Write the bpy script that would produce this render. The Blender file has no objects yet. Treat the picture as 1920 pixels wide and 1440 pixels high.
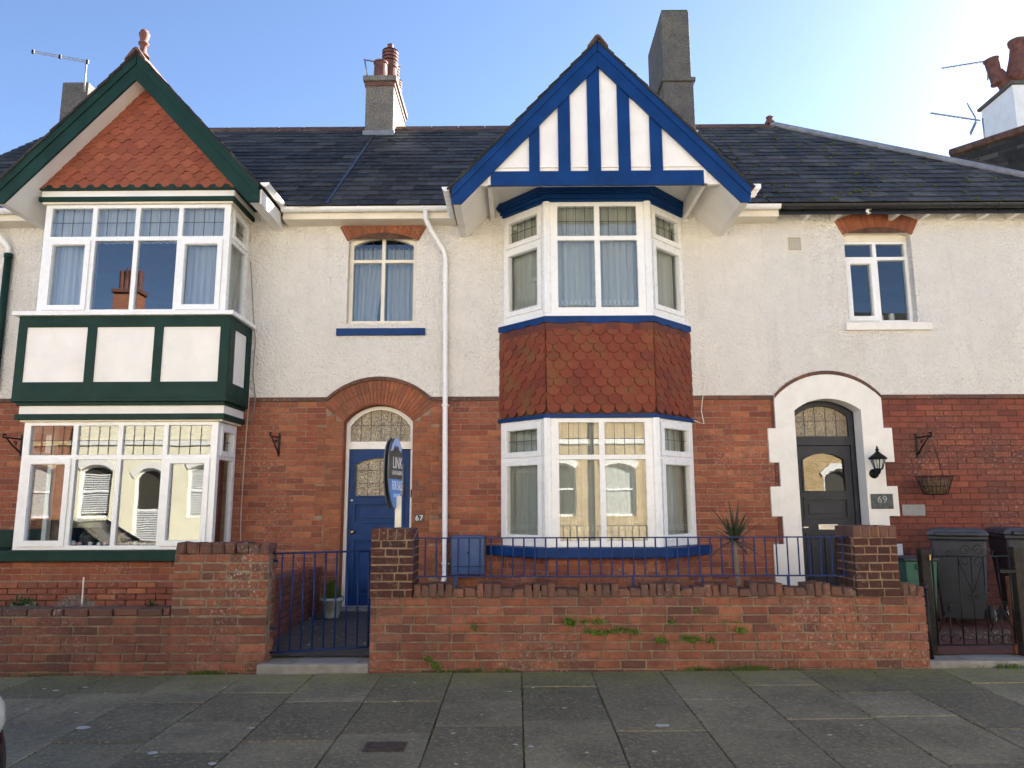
import bpy, bmesh, math, random
import numpy as np
from mathutils import Vector, Matrix
from mathutils.geometry import tessellate_polygon

R = math.radians
rnd = random.Random(11)
sc = bpy.context.scene
COL = sc.collection

# ------------------------------------------------------------------ camera
F, CAMZ = 1402.0, 1.45                       # focal length in photo pixels, eye height
cam_d = bpy.data.cameras.new('camera')
cam = bpy.data.objects.new('camera', cam_d)
COL.objects.link(cam)
cam_d.sensor_width = 36.0
cam_d.lens = F / 1920.0 * 36.0
cam_d.clip_start, cam_d.clip_end = 0.05, 2000.0
CM = (Matrix.Translation((0, 0, CAMZ)) @ Matrix.Rotation(R(0.4), 4, 'Z')
      @ Matrix.Rotation(R(90 + 9.24), 4, 'X') @ Matrix.Rotation(R(-0.2), 4, 'Z'))
cam.matrix_world = CM
sc.camera = cam
CMI = CM.inverted()

# ------------------------------------------------------------------ sky, sun, exposure
SUN_AZ, SUN_EL = R(51), R(28)                # behind the houses, to the right
world = bpy.data.worlds.new('World')
sc.world = world
world.use_nodes = True
wn = world.node_tree.nodes
wl = world.node_tree.links
bg = wn['Background']
sky = wn.new('ShaderNodeTexSky')
sky.sky_type = 'NISHITA'
sky.sun_disc = False
sky.sun_elevation = SUN_EL
sky.sun_rotation = SUN_AZ
sky.altitude = 0.0
sky.air_density = 0.5
sky.dust_density = 0.18
sky.ozone_density = 1.3
wl.new(sky.outputs['Color'], bg.inputs['Color'])
bg.inputs['Strength'].default_value = 0.05
sun_d = bpy.data.lights.new('sun', 'SUN')
sun_d.energy = 5.0
sun_d.angle = R(0.53)
sun_d.color = (1.0, 0.95, 0.87)
sun = bpy.data.objects.new('sun', sun_d)
COL.objects.link(sun)
sdir = Vector((math.sin(SUN_AZ) * math.cos(SUN_EL), math.cos(SUN_AZ) * math.cos(SUN_EL), math.sin(SUN_EL)))
sun.rotation_euler = sdir.to_track_quat('Z', 'Y').to_euler()
sun.location = sdir * 60
vs = sc.view_settings
vs.view_transform = 'Standard'
vs.look = 'None'
vs.exposure = 3.12
vs.gamma = 1.0
vs.use_curve_mapping = False
sc.render.engine = 'CYCLES'
cy = sc.cycles
cy.use_denoising = True
cy.max_bounces = 8
cy.diffuse_bounces = 4
cy.glossy_bounces = 4
cy.transparent_max_bounces = 16
cy.transmission_bounces = 4
cy.caustics_reflective = False
cy.caustics_refractive = False
cy.sample_clamp_indirect = 6.0

# ------------------------------------------------------------------ pixel helpers
def ray(px, py):
    d = CM.to_3x3() @ Vector(((px - 960) / F, -(py - 720) / F, -1.0))
    return d
def U(px, py, Y):
    """photo pixel -> (X, Z) on the upright plane y = Y that the thing stands in"""
    d = ray(px, py); t = Y / d.y
    return d.x * t, CAMZ + d.z * t
def UX(px, py, Y): return U(px, py, Y)[0]
def UZ(px, py, Y): return U(px, py, Y)[1]
def proj(p):
    q = CMI @ Vector(p)
    if q.z > -0.1: return None
    return 960 + F * q.x / -q.z, 720 - F * q.y / -q.z, -q.z

# ------------------------------------------------------------------ object helpers
WM = {}
def wm(o): return WM.get(o.name, Matrix.Identity(4))
def hook(o, parent):
    if parent is not None:
        o.parent = parent
        o.matrix_parent_inverse = wm(parent).inverted()
def tag(o, label=None, cat=None, group=None, kind=None):
    if label: o['label'] = label
    if cat: o['category'] = cat
    if group: o['group'] = group
    if kind: o['kind'] = kind
    return o
def thing(name, loc, label, cat, group=None):
    o = bpy.data.objects.new(name, None)
    o.empty_display_size = 0.1
    COL.objects.link(o)
    o.location = loc
    WM[o.name] = Matrix.Translation(loc)
    return tag(o, label, cat, group)

class Frame:
    """local axes: u along the face, v up, w outwards"""
    def __init__(s, O, u=(1, 0, 0), n=(0, -1, 0), v=(0, 0, 1)):
        s.O, s.u, s.n, s.v = Vector(O), Vector(u).normalized(), Vector(n).normalized(), Vector(v).normalized()
    def __call__(s, a, b, c): return s.O + s.u * a + s.v * b + s.n * c
    def shift(s, a, b, c): return Frame(s(a, b, c), s.u, s.n, s.v)
    def mat(s, a, b, c):
        m = Matrix.Identity(4)
        for i in range(3):
            m[i][0], m[i][1], m[i][2] = s.u[i], -s.n[i], s.v[i]
        p = s(a, b, c)
        for i in range(3): m[i][3] = p[i]
        return m
WORLD = Frame((0, 0, 0), (1, 0, 0), (0, 1, 0), (0, 0, 1))     # u=x, v=z, w=y

def rect(a, b, c, d): return [(a, c), (b, c), (b, d), (a, d)]
def arc_v(u, u0, u1, vsp, vcr):
    h = vcr - vsp
    if h < 1e-4: return vsp
    c = (u1 - u0) / 2; r = (c * c + h * h) / (2 * h); m = (u0 + u1) / 2
    return vcr - r + math.sqrt(max(r * r - (u - m) ** 2, 0))
def arched(u0, u1, v0, vsp, vcr, n=14):
    pts = [(u0, v0), (u1, v0)]
    for i in range(n + 1):
        u = u1 + (u0 - u1) * i / n
        pts.append((u, arc_v(u, u0, u1, vsp, vcr)))
    return pts
def arched_part(a, b, v0, u0, u1, vsp, vcr, n=8):
    pts = [(a, v0), (b, v0)]
    for i in range(n + 1):
        u = b + (a - b) * i / n
        pts.append((u, arc_v(u, u0, u1, vsp, vcr)))
    return pts

class MB:
    def __init__(s, fr=WORLD): s.V, s.Fc, s.fr = [], [], fr
    def add(s, vs, fs):
        o = len(s.V)
        s.V += [tuple(v) for v in vs]
        s.Fc += [tuple(o + i for i in f) for f in fs]
        return s
    def box(s, a0, a1, b0, b1, c0, c1, fr=None):
        f = fr or s.fr
        vs = [f(a, b, c) for c in (c0, c1) for b in (b0, b1) for a in (a0, a1)]
        return s.add(vs, [(0, 1, 3, 2), (4, 6, 7, 5), (0, 4, 5, 1), (2, 3, 7, 6), (0, 2, 6, 4), (1, 5, 7, 3)])
    def quad(s, pts): return s.add(pts, [tuple(range(len(pts)))])
    def prism(s, outer, c0, c1, holes=(), fr=None):
        f = fr or s.fr
        rings = [outer] + list(holes)
        flat = [p for r in rings for p in r]
        tris = tessellate_polygon([[Vector((p[0], p[1], 0)) for p in r] for r in rings])
        n = len(flat)
        vs = [f(p[0], p[1], c1) for p in flat] + [f(p[0], p[1], c0) for p in flat]
        fs = [tuple(t) for t in tris] + [tuple(n + i for i in reversed(t)) for t in tris]
        o = 0
        for r in rings:
            m = len(r)
            for i in range(m):
                j = (i + 1) % m
                fs.append((o + i, o + j, n + o + j, n + o + i))
            o += m
        return s.add(vs, fs)
    def tube(s, pts, r, seg=8, cap=True):
        pts = [Vector(p) for p in pts]
        rs = r if isinstance(r, (list, tuple)) else [r] * len(pts)
        rings = []
        prev = None
        for i, p in enumerate(pts):
            a = pts[max(i - 1, 0)]; b = pts[min(i + 1, len(pts) - 1)]
            t = (b - a).normalized()
            if prev is None:
                ref = Vector((0, 0, 1)) if abs(t.z) < 0.9 else Vector((1, 0, 0))
                x = t.cross(ref).normalized()
            else:
                x = (prev - t * prev.dot(t)).normalized()
            prev = x
            y = t.cross(x)
            rings.append([p + (x * math.cos(2 * math.pi * k / seg) + y * math.sin(2 * math.pi * k / seg)) * rs[i] for k in range(seg)])
        vs = [v for g in rings for v in g]
        fs = []
        for i in range(len(rings) - 1):
            for k in range(seg):
                k2 = (k + 1) % seg
                fs.append((i * seg + k, i * seg + k2, (i + 1) * seg + k2, (i + 1) * seg + k))
        if cap:
            fs.append(tuple(reversed(range(seg))))
            fs.append(tuple((len(rings) - 1) * seg + k for k in range(seg)))
        return s.add(vs, fs)
    def lathe(s, c, prof, seg=20, axis=(0, 0, 1)):
        c = Vector(c); t = Vector(axis).normalized()
        ref = Vector((0, 0, 1)) if abs(t.z) < 0.9 else Vector((1, 0, 0))
        x = t.cross(ref).normalized(); y = t.cross(x)
        vs, fs = [], []
        for r, h in prof:
            for k in range(seg):
                a = 2 * math.pi * k / seg
                vs.append(c + t * h + (x * math.cos(a) + y * math.sin(a)) * r)
        for i in range(len(prof) - 1):
            for k in range(seg):
                k2 = (k + 1) % seg
                fs.append((i * seg + k, i * seg + k2, (i + 1) * seg + k2, (i + 1) * seg + k))
        fs.append(tuple(reversed(range(seg))))
        fs.append(tuple((len(prof) - 1) * seg + k for k in range(seg)))
        return s.add(vs, fs)
    def mesh(s, name, recalc=True):
        me = bpy.data.meshes.new(name)
        me.from_pydata(s.V, [], s.Fc)
        if recalc:
            bm = bmesh.new(); bm.from_mesh(me)
            bmesh.ops.recalc_face_normals(bm, faces=bm.faces)
            bm.to_mesh(me); bm.free()
        return me
    def build(s, name, mat, parent=None, bevel=0.0, smooth=False, label=None, cat=None, group=None, kind=None, recalc=True):
        me = s.mesh(name, recalc)
        me.materials.append(mat)
        if smooth: me.shade_smooth()
        o = bpy.data.objects.new(name, me)
        COL.objects.link(o)
        hook(o, parent)
        if bevel:
            b = o.modifiers.new('bevel', 'BEVEL'); b.width = bevel; b.segments = 2; b.limit_method = 'ANGLE'; b.angle_limit = R(35)
        return tag(o, label, cat, group, kind)

# pieces: many alike meshes, the largest in view as objects of their own, the rest joined
def emit(name, pieces, parent, mat, rest, cap=300):
    """pieces: list of (mesh, matrix, size)"""
    if not pieces: return
    scored = []
    for me, m, size in pieces:
        q = proj(m.translation)
        seen = q is not None and -30 < q[0] < 1950 and -30 < q[1] < 1470
        scored.append((size / q[2] ** 2 if seen else -1, me, m))
    scored.sort(key=lambda t: -t[0])
    one = [t for t in scored if t[0] > 0][:cap]
    left = scored[len(one):]
    for _, me, m in one:
        if not me.materials: me.materials.append(mat)
        o = bpy.data.objects.new(name, me)
        COL.objects.link(o)
        hook(o, parent)
        o.matrix_basis = m
    if left:
        V, Fc, off = [], [], 0
        cache = {}
        for _, me, m in left:
            if me.name not in cache:
                a = np.empty(len(me.vertices) * 3); me.vertices.foreach_get('co', a)
                cache[me.name] = (a.reshape(-1, 3), [tuple(p.vertices) for p in me.polygons])
            a, fs = cache[me.name]
            mm = np.array(m)
            V.append(a @ mm[:3, :3].T + mm[:3, 3])
            Fc += [tuple(i + off for i in f) for f in fs]
            off += len(a)
        me = bpy.data.meshes.new(rest)
        me.from_pydata(np.concatenate(V).tolist(), [], Fc)
        me.materials.append(mat)
        o = bpy.data.objects.new(rest, me)
        COL.objects.link(o)
        hook(o, parent)
        o['kind'] = 'stuff'

_txt = {}
def text_mb(mb, fr, s, size, a, b, c, align='CENTER', xs=1.0, depth=0.002):
    cu = bpy.data.curves.new('lettering', 'FONT')
    cu.body = s; cu.size = size; cu.align_x = align; cu.align_y = 'CENTER'; cu.extrude = depth
    ob = bpy.data.objects.new('lettering', cu)
    COL.objects.link(ob)
    dg = bpy.context.evaluated_depsgraph_get()
    me = bpy.data.meshes.new_from_object(ob.evaluated_get(dg))
    bpy.data.objects.remove(ob)
    mb.add([fr(a + v.co.x * xs, b + v.co.y, c + v.co.z) for v in me.vertices], [tuple(p.vertices) for p in me.polygons])
    bpy.data.meshes.remove(me)

# ------------------------------------------------------------------ materials
class NT:
    def __init__(s, name):
        s.m = bpy.data.materials.new(name); s.m.use_nodes = True
        s.t = s.m.node_tree; s.n = s.t.nodes; s.l = s.t.links
        s.b = s.n['Principled BSDF']
        s.out = s.n['Material Output']
    def node(s, typ, **kw):
        x = s.n.new(typ)
        for k, v in kw.items():
            if k.startswith('i_'): x.inputs[k[2:].replace('_', ' ')].default_value = v
            else: setattr(x, k, v)
        return x
    def link(s, a, b): s.l.new(a, b)
    def coords(s, obj=False):
        if obj:
            return s.node('ShaderNodeTexCoord').outputs['Object']
        return s.node('ShaderNodeNewGeometry').outputs['Position']
    def noise(s, vec, scale, detail=4, rough=0.55, mscale=None):
        if mscale:
            mp = s.node('ShaderNodeMapping'); mp.inputs['Scale'].default_value = mscale
            s.link(vec, mp.inputs['Vector']); vec = mp.outputs['Vector']
        x = s.node('ShaderNodeTexNoise'); x.inputs['Scale'].default_value = scale
        x.inputs['Detail'].default_value = detail; x.inputs['Roughness'].default_value = rough
        s.link(vec, x.inputs['Vector'])
        return x.outputs['Fac']
    def ramp(s, fac, stops):
        x = s.node('ShaderNodeValToRGB')
        cr = x.color_ramp
        while len(cr.elements) < len(stops): cr.elements.new(0.5)
        for e, (p, c) in zip(cr.elements, stops):
            e.position = p; e.color = (c[0], c[1], c[2], 1) if not isinstance(c, (int, float)) else (c, c, c, 1)
        s.link(fac, x.inputs['Fac'])
        return x.outputs['Color']
    def mix(s, fac, a, b, mode='MIX'):
        x = s.node('ShaderNodeMix'); x.data_type = 'RGBA'; x.blend_type = mode
        for sock, v in ((x.inputs[0], fac), (x.inputs[6], a), (x.inputs[7], b)):
            if isinstance(v, (int, float)): sock.default_value = v
            elif isinstance(v, tuple): sock.default_value = (*v[:3], 1)
            else: s.link(v, sock)
        return x.outputs[2]
    def math(s, op, a, b=0.0, clamp=False):
        x = s.node('ShaderNodeMath'); x.operation = op; x.use_clamp = clamp
        for sock, v in ((x.inputs[0], a), (x.inputs[1], b)):
            if isinstance(v, (int, float)): sock.default_value = v
            else: s.link(v, sock)
        return x.outputs[0]
    def rand(s):
        a = s.node('ShaderNodeObjectInfo').outputs['Random']
        b = s.node('ShaderNodeNewGeometry').outputs['Random Per Island']
        return s.math('FRACT', s.math('ADD', a, b))
    def bump(s, h, strength=0.5, dist=0.01, normal=None):
        x = s.node('ShaderNodeBump'); x.inputs['Strength'].default_value = strength; x.inputs['Distance'].default_value = dist
        s.link(h, x.inputs['Height'])
        if normal is not None: s.link(normal, x.inputs['Normal'])
        return x.outputs['Normal']
    def done(s, color=None, rough=None, normal=None, spec=None, metal=None):
        b = s.b
        for k, v in (('Base Color', color), ('Roughness', rough), ('Normal', normal), ('Specular IOR Level', spec), ('Metallic', metal)):
            if v is None: continue
            if isinstance(v, (int, float)): b.inputs[k].default_value = v
            elif isinstance(v, tuple): b.inputs[k].default_value = (*v[:3], 1)
            else: s.link(v, b.inputs[k])
        return s.m

def paint(name, c, rough=0.45, var=0.12, bump=0.15, scale=6.0, dirt=0.0, dirtcol=(0.12, 0.1, 0.07), spec=0.4, metal=0.0):
    t = NT(name); p = t.coords()
    n = t.noise(p, scale, 5)
    lo = tuple(x * (1 - var) for x in c); hi = tuple(min(x * (1 + var), 1) for x in c)
    colr = t.ramp(n, [(0.3, lo), (0.7, hi)])
    if dirt:
        d = t.ramp(t.noise(p, scale * 0.8, 8, 0.7), [(0.5, 0), (0.8, dirt)])
        colr = t.mix(d, colr, dirtcol)
    fine = t.noise(p, 90, 3)
    r = t.ramp(t.noise(p, 15, 4), [(0.3, rough * 0.85), (0.7, min(rough * 1.2, 1))])
    return t.done(colr, r, t.bump(fine, bump, 0.003), spec, metal)

def brick_mat(name, cols, white=0.0, soot=0.15, bumpd=0.004, rough=0.85, green=0.0, scale=1.0):
    t = NT(name); p = t.coords()
    rv = t.rand()
    k = len(cols)
    base = t.ramp(rv, [((i + 0.5) / k, c) for i, c in enumerate(cols)])
    n1 = t.noise(p, 14, 6, 0.65)
    base = t.mix(t.ramp(n1, [(0.35, 0.0), (0.75, 0.42)]), base, tuple(c * 0.55 for c in cols[0]))
    n2 = t.noise(p, 60, 4, 0.7)
    base = t.mix(t.ramp(n2, [(0.52, 0.0), (0.8, 0.35)]), base, tuple(min(1, c * 1.5 + 0.02) for c in cols[0]))
    big = t.noise(p, 1.3, 4)
    base = t.mix(t.ramp(big, [(0.38, 0.0), (0.72, soot)]), base, (0.055, 0.040, 0.034))
    blot = t.noise(p, 7.0, 6, 0.7)
    base = t.mix(t.ramp(blot, [(0.48, 0.0), (0.72, min(1, soot * 1.2))]), base, tuple(c * 0.42 for c in cols[0]))
    if white:
        w = t.math('MULTIPLY', t.ramp(t.noise(p, 1.1, 2), [(0.46, 0.0), (0.62, 1.0)]), t.ramp(t.noise(p, 30, 7, 0.75), [(0.54, 0.0), (0.62, 1.0)]))
        base = t.mix(t.math('MULTIPLY', w, white), base, (0.55, 0.5, 0.44))
    if green:
        w = t.math('MULTIPLY', t.ramp(t.noise(p, 2.3, 3), [(0.5, 0.0), (0.7, 1.0)]), t.ramp(t.noise(p, 25, 6, 0.7), [(0.5, 0.0), (0.65, 1.0)]))
        base = t.mix(t.math('MULTIPLY', w, green), base, (0.06, 0.075, 0.03))
    h = t.math('ADD', t.noise(p, 70, 5, 0.7), t.math('MULTIPLY', t.noise(p, 18, 3), 0.8))
    return t.done(base, rough, t.bump(h, 0.7, bumpd), 0.25)

def mortar_mat(name, c):
    t = NT(name); p = t.coords()
    base = t.ramp(t.noise(p, 9, 6, 0.7), [(0.3, tuple(x * 0.55 for x in c)), (0.7, tuple(x * 1.25 for x in c))])
    return t.done(base, 0.95, t.bump(t.noise(p, 120, 4), 0.8, 0.004), 0.1)

def render_mat(name, c, stain=0.35):
    """roughcast wall render"""
    t = NT(name); p = t.coords()
    a = t.noise(p, 26, 5, 0.62)
    v = t.node('ShaderNodeTexVoronoi'); v.feature = 'SMOOTH_F1'; v.inputs['Scale'].default_value = 38
    t.link(p, v.inputs['Vector'])
    h = t.math('ADD', t.math('MULTIPLY', a, 1.5), t.math('MULTIPLY', v.outputs['Distance'], -0.8))
    base = t.ramp(t.noise(p, 3.0, 5), [(0.3, tuple(x * 0.93 for x in c)), (0.7, c)])
    low = t.noise(p, 0.8, 5, 0.6, (1.6, 1.0, 0.5))
    base = t.mix(t.ramp(low, [(0.52, 0.0), (0.8, stain * .6)]), base, (0.58, 0.52, 0.41))
    streak = t.noise(p, 3.2, 7, 0.65, (1.6, 1.0, 0.16))
    base = t.mix(t.ramp(streak, [(0.54, 0.0), (0.82, stain * 0.8)]), base, (0.54, 0.49, 0.40))
    pit_shade = t.ramp(t.noise(p, 24, 5, 0.7), [(0.54, 0.0), (0.78, 0.32)])  # shading of the roughcast hollows, put into the colour as darker specks
    base = t.mix(pit_shade, base, (0.58, 0.52, 0.43))
    return t.done(base, 0.95, t.bump(h, 1.0, 0.035), 0.1)

M = {}
M['brick'] = brick_mat('facade_brick', [(0.29, 0.090, 0.052), (0.35, 0.118, 0.062), (0.25, 0.068, 0.042), (0.32, 0.112, 0.068), (0.185, 0.056, 0.040), (0.43, 0.155, 0.078)], white=0.4, soot=0.25)
M['brick_r'] = brick_mat('facade_brick_smooth', [(0.235, 0.066, 0.046), (0.27, 0.078, 0.050), (0.195, 0.056, 0.042), (0.30, 0.096, 0.056), (0.16, 0.050, 0.041)], white=0.35, soot=0.45)
M['rubbed'] = brick_mat('rubbed_orange_brick', [(0.30, 0.108, 0.054), (0.35, 0.130, 0.062), (0.26, 0.092, 0.050), (0.215, 0.080, 0.050), (0.33, 0.098, 0.047)], white=0.2, soot=0.4)
M['gw_brick'] = brick_mat('garden_wall_brick', [(0.255, 0.090, 0.056), (0.31, 0.112, 0.066), (0.19, 0.070, 0.050), (0.23, 0.098, 0.074), (0.37, 0.140, 0.080), (0.135, 0.058, 0.048)], white=0.4, soot=0.6, bumpd=0.012, green=0.55)
M['gw_white'] = brick_mat('paint_flecked_brick', [(0.31, 0.105, 0.060), (0.23, 0.085, 0.056), (0.40, 0.150, 0.080), (0.16, 0.072, 0.056)], white=1.0, soot=0.45, bumpd=0.013, green=0.35)
M['coping_brick'] = brick_mat('coping_brick', [(0.165, 0.080, 0.060), (0.21, 0.092, 0.062), (0.12, 0.068, 0.056), (0.145, 0.075, 0.062)], white=0.4, soot=0.5, bumpd=0.009, green=0.6)
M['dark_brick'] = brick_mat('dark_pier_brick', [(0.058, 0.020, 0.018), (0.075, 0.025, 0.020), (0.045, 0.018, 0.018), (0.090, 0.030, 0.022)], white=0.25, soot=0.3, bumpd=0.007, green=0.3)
M['path_brick'] = brick_mat('path_wall_brick', [(0.19, 0.062, 0.045), (0.24, 0.08, 0.055), (0.14, 0.05, 0.04)], white=0.2, soot=0.5, bumpd=0.008, green=0.5)
M['mortar'] = mortar_mat('mortar', (0.30, 0.21, 0.15))
M['mortar_d'] = mortar_mat('dark_mortar', (0.11, 0.065, 0.05))
M['mortar_g'] = mortar_mat('garden_mortar', (0.23, 0.19, 0.14))
M['mortar_p'] = mortar_mat('pier_mortar', (0.27, 0.19, 0.13))
M['render'] = render_mat('white_roughcast', (0.90, 0.865, 0.81))
M['render_b'] = render_mat('grey_white_roughcast', (0.87, 0.845, 0.80), 0.42)
M['smooth_white'] = paint('white_masonry_paint', (0.78, 0.76, 0.72), 0.8, 0.05, 0.4, 5, 0.35, (0.5, 0.47, 0.42))
M['upvc'] = paint('white_upvc', (0.82, 0.825, 0.82), 0.28, 0.03, 0.03, 3, 0.12, (0.45, 0.4, 0.32))
M['cream'] = paint('cream_paint', (0.76, 0.70, 0.58), 0.5, 0.06, 0.15, 4, 0.3, (0.4, 0.34, 0.25))
M['white_board'] = paint('white_board_paint', (0.80, 0.78, 0.74), 0.5, 0.05, 0.12, 3, 0.2, (0.45, 0.42, 0.36))
M['green'] = paint('dark_green_paint', (0.009, 0.034, 0.027), 0.5, 0.2, 0.15, 4, 0.12, (0.05, 0.06, 0.05), spec=0.14)
M['blue'] = paint('blue_gloss_paint', (0.004, 0.036, 0.145), 0.42, 0.2, 0.12, 4, 0.10, (0.03, 0.04, 0.10), spec=0.16)
M['meter_blue'] = paint('sheen_blue_paint', (0.035, 0.085, 0.21), 0.35, 0.2, 0.12, 4, 0.15, (0.12, 0.14, 0.18), spec=0.4)  # blue made lighter: the cupboard's reflected brightness is put into the colour
M['rail_blue'] = paint('blue_railing_paint', (0.006, 0.022, 0.105), 0.45, 0.3, 0.4, 20, 0.2, (0.06, 0.06, 0.08), spec=0.2)
M['door_dark'] = paint('charcoal_door_paint', (0.030, 0.034, 0.045), 0.45, 0.12, 0.1, 5, spec=0.25)
M['black'] = paint('black_paint', (0.007, 0.007, 0.008), 0.45, 0.2, 0.3, 15, spec=0.2)
M['gutter_black'] = paint('black_gutter', (0.010, 0.011, 0.014), 0.3, 0.2, 0.1, 8)
M['bin'] = paint('dark_grey_bin_plastic', (0.018, 0.023, 0.036), 0.5, 0.15, 0.3, 8, 0.2, (0.09, 0.09, 0.09))
M['bin_lid'] = paint('grey_bin_lid', (0.045, 0.052, 0.072), 0.5, 0.15, 0.3, 8, 0.2, (0.12, 0.12, 0.12))
M['box_green'] = paint('green_box_plastic', (0.02, 0.10, 0.065), 0.5, 0.15, 0.2, 6)
M['terracotta'] = paint('terracotta', (0.125, 0.050, 0.037), 0.85, 0.35, 0.5, 9, 0.5, (0.07, 0.055, 0.045))
M['ridge'] = paint('ridge_tile_clay', (0.105, 0.055, 0.040), 0.9, 0.4, 0.6, 9, 0.6, (0.13, 0.12, 0.08))
M['concrete'] = paint('step_concrete', (0.23, 0.22, 0.20), 0.9, 0.25, 0.7, 8, 0.5, (0.13, 0.14, 0.07))
M['path'] = paint('dark_path_concrete', (0.075, 0.070, 0.068), 0.9, 0.3, 0.7, 10, 0.3, (0.03, 0.03, 0.03))
M['redtile'] = paint('quarry_tile_path', (0.13, 0.045, 0.035), 0.8, 0.25, 0.4, 8, 0.3, (0.05, 0.04, 0.03))
M['soil'] = paint('garden_soil', (0.05, 0.038, 0.028), 0.95, 0.4, 1.0, 20)
M['lead'] = paint('lead_sheet', (0.20, 0.21, 0.23), 0.6, 0.25, 0.4, 6, 0.3, (0.4, 0.4, 0.4))
M['came'] = paint('lead_came', (0.05, 0.05, 0.052), 0.5, 0.2, 0.2, 20)
M['metal'] = paint('aerial_metal', (0.30, 0.31, 0.33), 0.4, 0.2, 0.2, 20, metal=0.7)
M['steel'] = paint('steel_plate', (0.55, 0.54, 0.52), 0.3, 0.2, 0.6, 60, metal=0.8)
M['brass'] = paint('brass', (0.45, 0.34, 0.16), 0.35, 0.2, 0.2, 20, metal=0.9)
M['plaque'] = paint('slate_plaque', (0.075, 0.085, 0.085), 0.7, 0.35, 0.7, 25, 0.5, (0.2, 0.2, 0.19))
M['plaque_g'] = paint('grey_plaque', (0.24, 0.245, 0.25), 0.6, 0.12, 0.3, 15)
M['white_text'] = paint('white_lettering', (0.78, 0.78, 0.75), 0.6, 0.05, 0.1)
M['grey_text'] = paint('engraved_lettering', (0.36, 0.37, 0.36), 0.7, 0.1, 0.1)
M['wood_post'] = paint('dark_timber', (0.020, 0.016, 0.014), 0.8, 0.4, 0.8, 12)
M['wood_red'] = paint('red_timber', (0.13, 0.05, 0.03), 0.8, 0.4, 0.8, 12)
M['wood_pale'] = paint('painted_post', (0.72, 0.67, 0.55), 0.6, 0.08, 0.2, 8)
M['sign_dark'] = paint('sign_brown', (0.040, 0.028, 0.026), 0.4, 0.05, 0.05)
M['sign_blue'] = paint('sign_blue', (0.07, 0.23, 0.58), 0.4, 0.05, 0.05)
M['sign_pale'] = paint('sign_pale_blue', (0.36, 0.50, 0.78), 0.4, 0.1, 0.05)
M['sign_back'] = paint('sign_back', (0.09, 0.10, 0.12), 0.5, 0.1, 0.05)
M['interior'] = paint('room_wall', (0.16, 0.14, 0.12), 0.9, 0.2, 0.1, 1.2)
M['pot_glaze'] = paint('weathered_pot', (0.30, 0.33, 0.29), 0.6, 0.3, 0.5, 9, 0.6, (0.12, 0.14, 0.08))
M['coir'] = paint('coir_liner', (0.10, 0.062, 0.035), 0.95, 0.5, 1.0, 30)
M['trunk'] = paint('palm_trunk', (0.22, 0.17, 0.12), 0.9, 0.3, 1.0, 30)
M['tyre'] = paint('tyre_rubber', (0.02, 0.02, 0.02), 0.7, 0.2, 0.3, 30)
M['shade'] = paint('lamp_shade', (0.42, 0.36, 0.26), 0.8, 0.1, 0.3, 30)
M['lampbase'] = paint('dark_lamp_base', (0.05, 0.045, 0.035), 0.4, 0.5, 0.6, 60)
M['bauble_p'] = paint('pink_bauble', (0.55, 0.30, 0.36), 0.5, 0.1, 0.1)
M['bauble_w'] = paint('white_bauble', (0.68, 0.66, 0.64), 0.5, 0.1, 0.1)
M['bauble_m'] = paint('plum_bauble', (0.25, 0.06, 0.14), 0.5, 0.1, 0.1)
M['skin_clay'] = paint('figurine_clay', (0.42, 0.22, 0.13), 0.6, 0.15, 0.2)
M['gum'] = paint('trodden_gum', (0.42, 0.41, 0.38), 0.9, 0.2, 0.5, 30)
M['iron_cover'] = paint('rusty_cover', (0.06, 0.042, 0.035), 0.8, 0.4, 1.0, 40)

def tile_mat(name, cols, lich):
    t = NT(name); p = t.coords(); rv = t.rand()
    k = len(cols)
    base = t.ramp(rv, [((i + 0.5) / k, c) for i, c in enumerate(cols)])
    base = t.mix(t.ramp(t.noise(p, 20, 6, 0.7), [(0.4, 0.0), (0.8, 0.5)]), base, tuple(c * 0.4 for c in cols[0]))
    base = t.mix(t.math('MULTIPLY', t.ramp(t.noise(p, 5, 6, 0.7), [(0.5, 0.0), (0.68, 1.0)]), lich), base, (0.16, 0.10, 0.035))
    base = t.mix(t.math('MULTIPLY', t.ramp(t.noise(p, 30, 6, 0.75), [(0.6, 0.0), (0.66, 1.0)]), lich * 0.6), base, (0.05, 0.03, 0.025))
    return t.done(base, 0.85, t.bump(t.noise(p, 80, 5, 0.7), 0.6, 0.003), 0.25)
M['tile_a'] = tile_mat('gable_tile_clay', [(0.27, 0.078, 0.046), (0.29, 0.085, 0.048), (0.25, 0.070, 0.043), (0.23, 0.064, 0.042), (0.31, 0.095, 0.054)], 0.35)
M['tile_b'] = tile_mat('bay_tile_clay', [(0.205, 0.050, 0.030), (0.225, 0.056, 0.032), (0.185, 0.044, 0.028), (0.235, 0.066, 0.036), (0.165, 0.042, 0.029)], 0.7)

def slate_mat():
    t = NT('roof_slate'); p = t.coords(); rv = t.rand()
    base = t.ramp(rv, [(0.05, (0.014, 0.013, 0.012)), (0.4, (0.029, 0.027, 0.024)), (0.75, (0.043, 0.040, 0.035)), (0.95, (0.072, 0.067, 0.058))])
    base = t.mix(t.ramp(t.noise(p, 2.2, 5, 0.7), [(0.5, 0.0), (0.8, 0.5)]), base, (0.085, 0.082, 0.076))
    base = t.mix(t.ramp(t.noise(p, 34, 7, 0.8), [(0.63, 0.0), (0.7, 0.8)]), base, (0.11, 0.11, 0.085))
    base = t.mix(t.ramp(t.noise(p, 13, 5, 0.6), [(0.63, 0.0), (0.70, 0.9)]), base, (0.045, 0.045, 0.018))
    return t.done(base, t.ramp(t.noise(p, 10, 4), [(0.3, 0.5), (0.7, 0.75)]), t.bump(t.noise(p, 45, 5, 0.7), 0.5, 0.004), 0.3)
M['slate'] = slate_mat()

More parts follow.
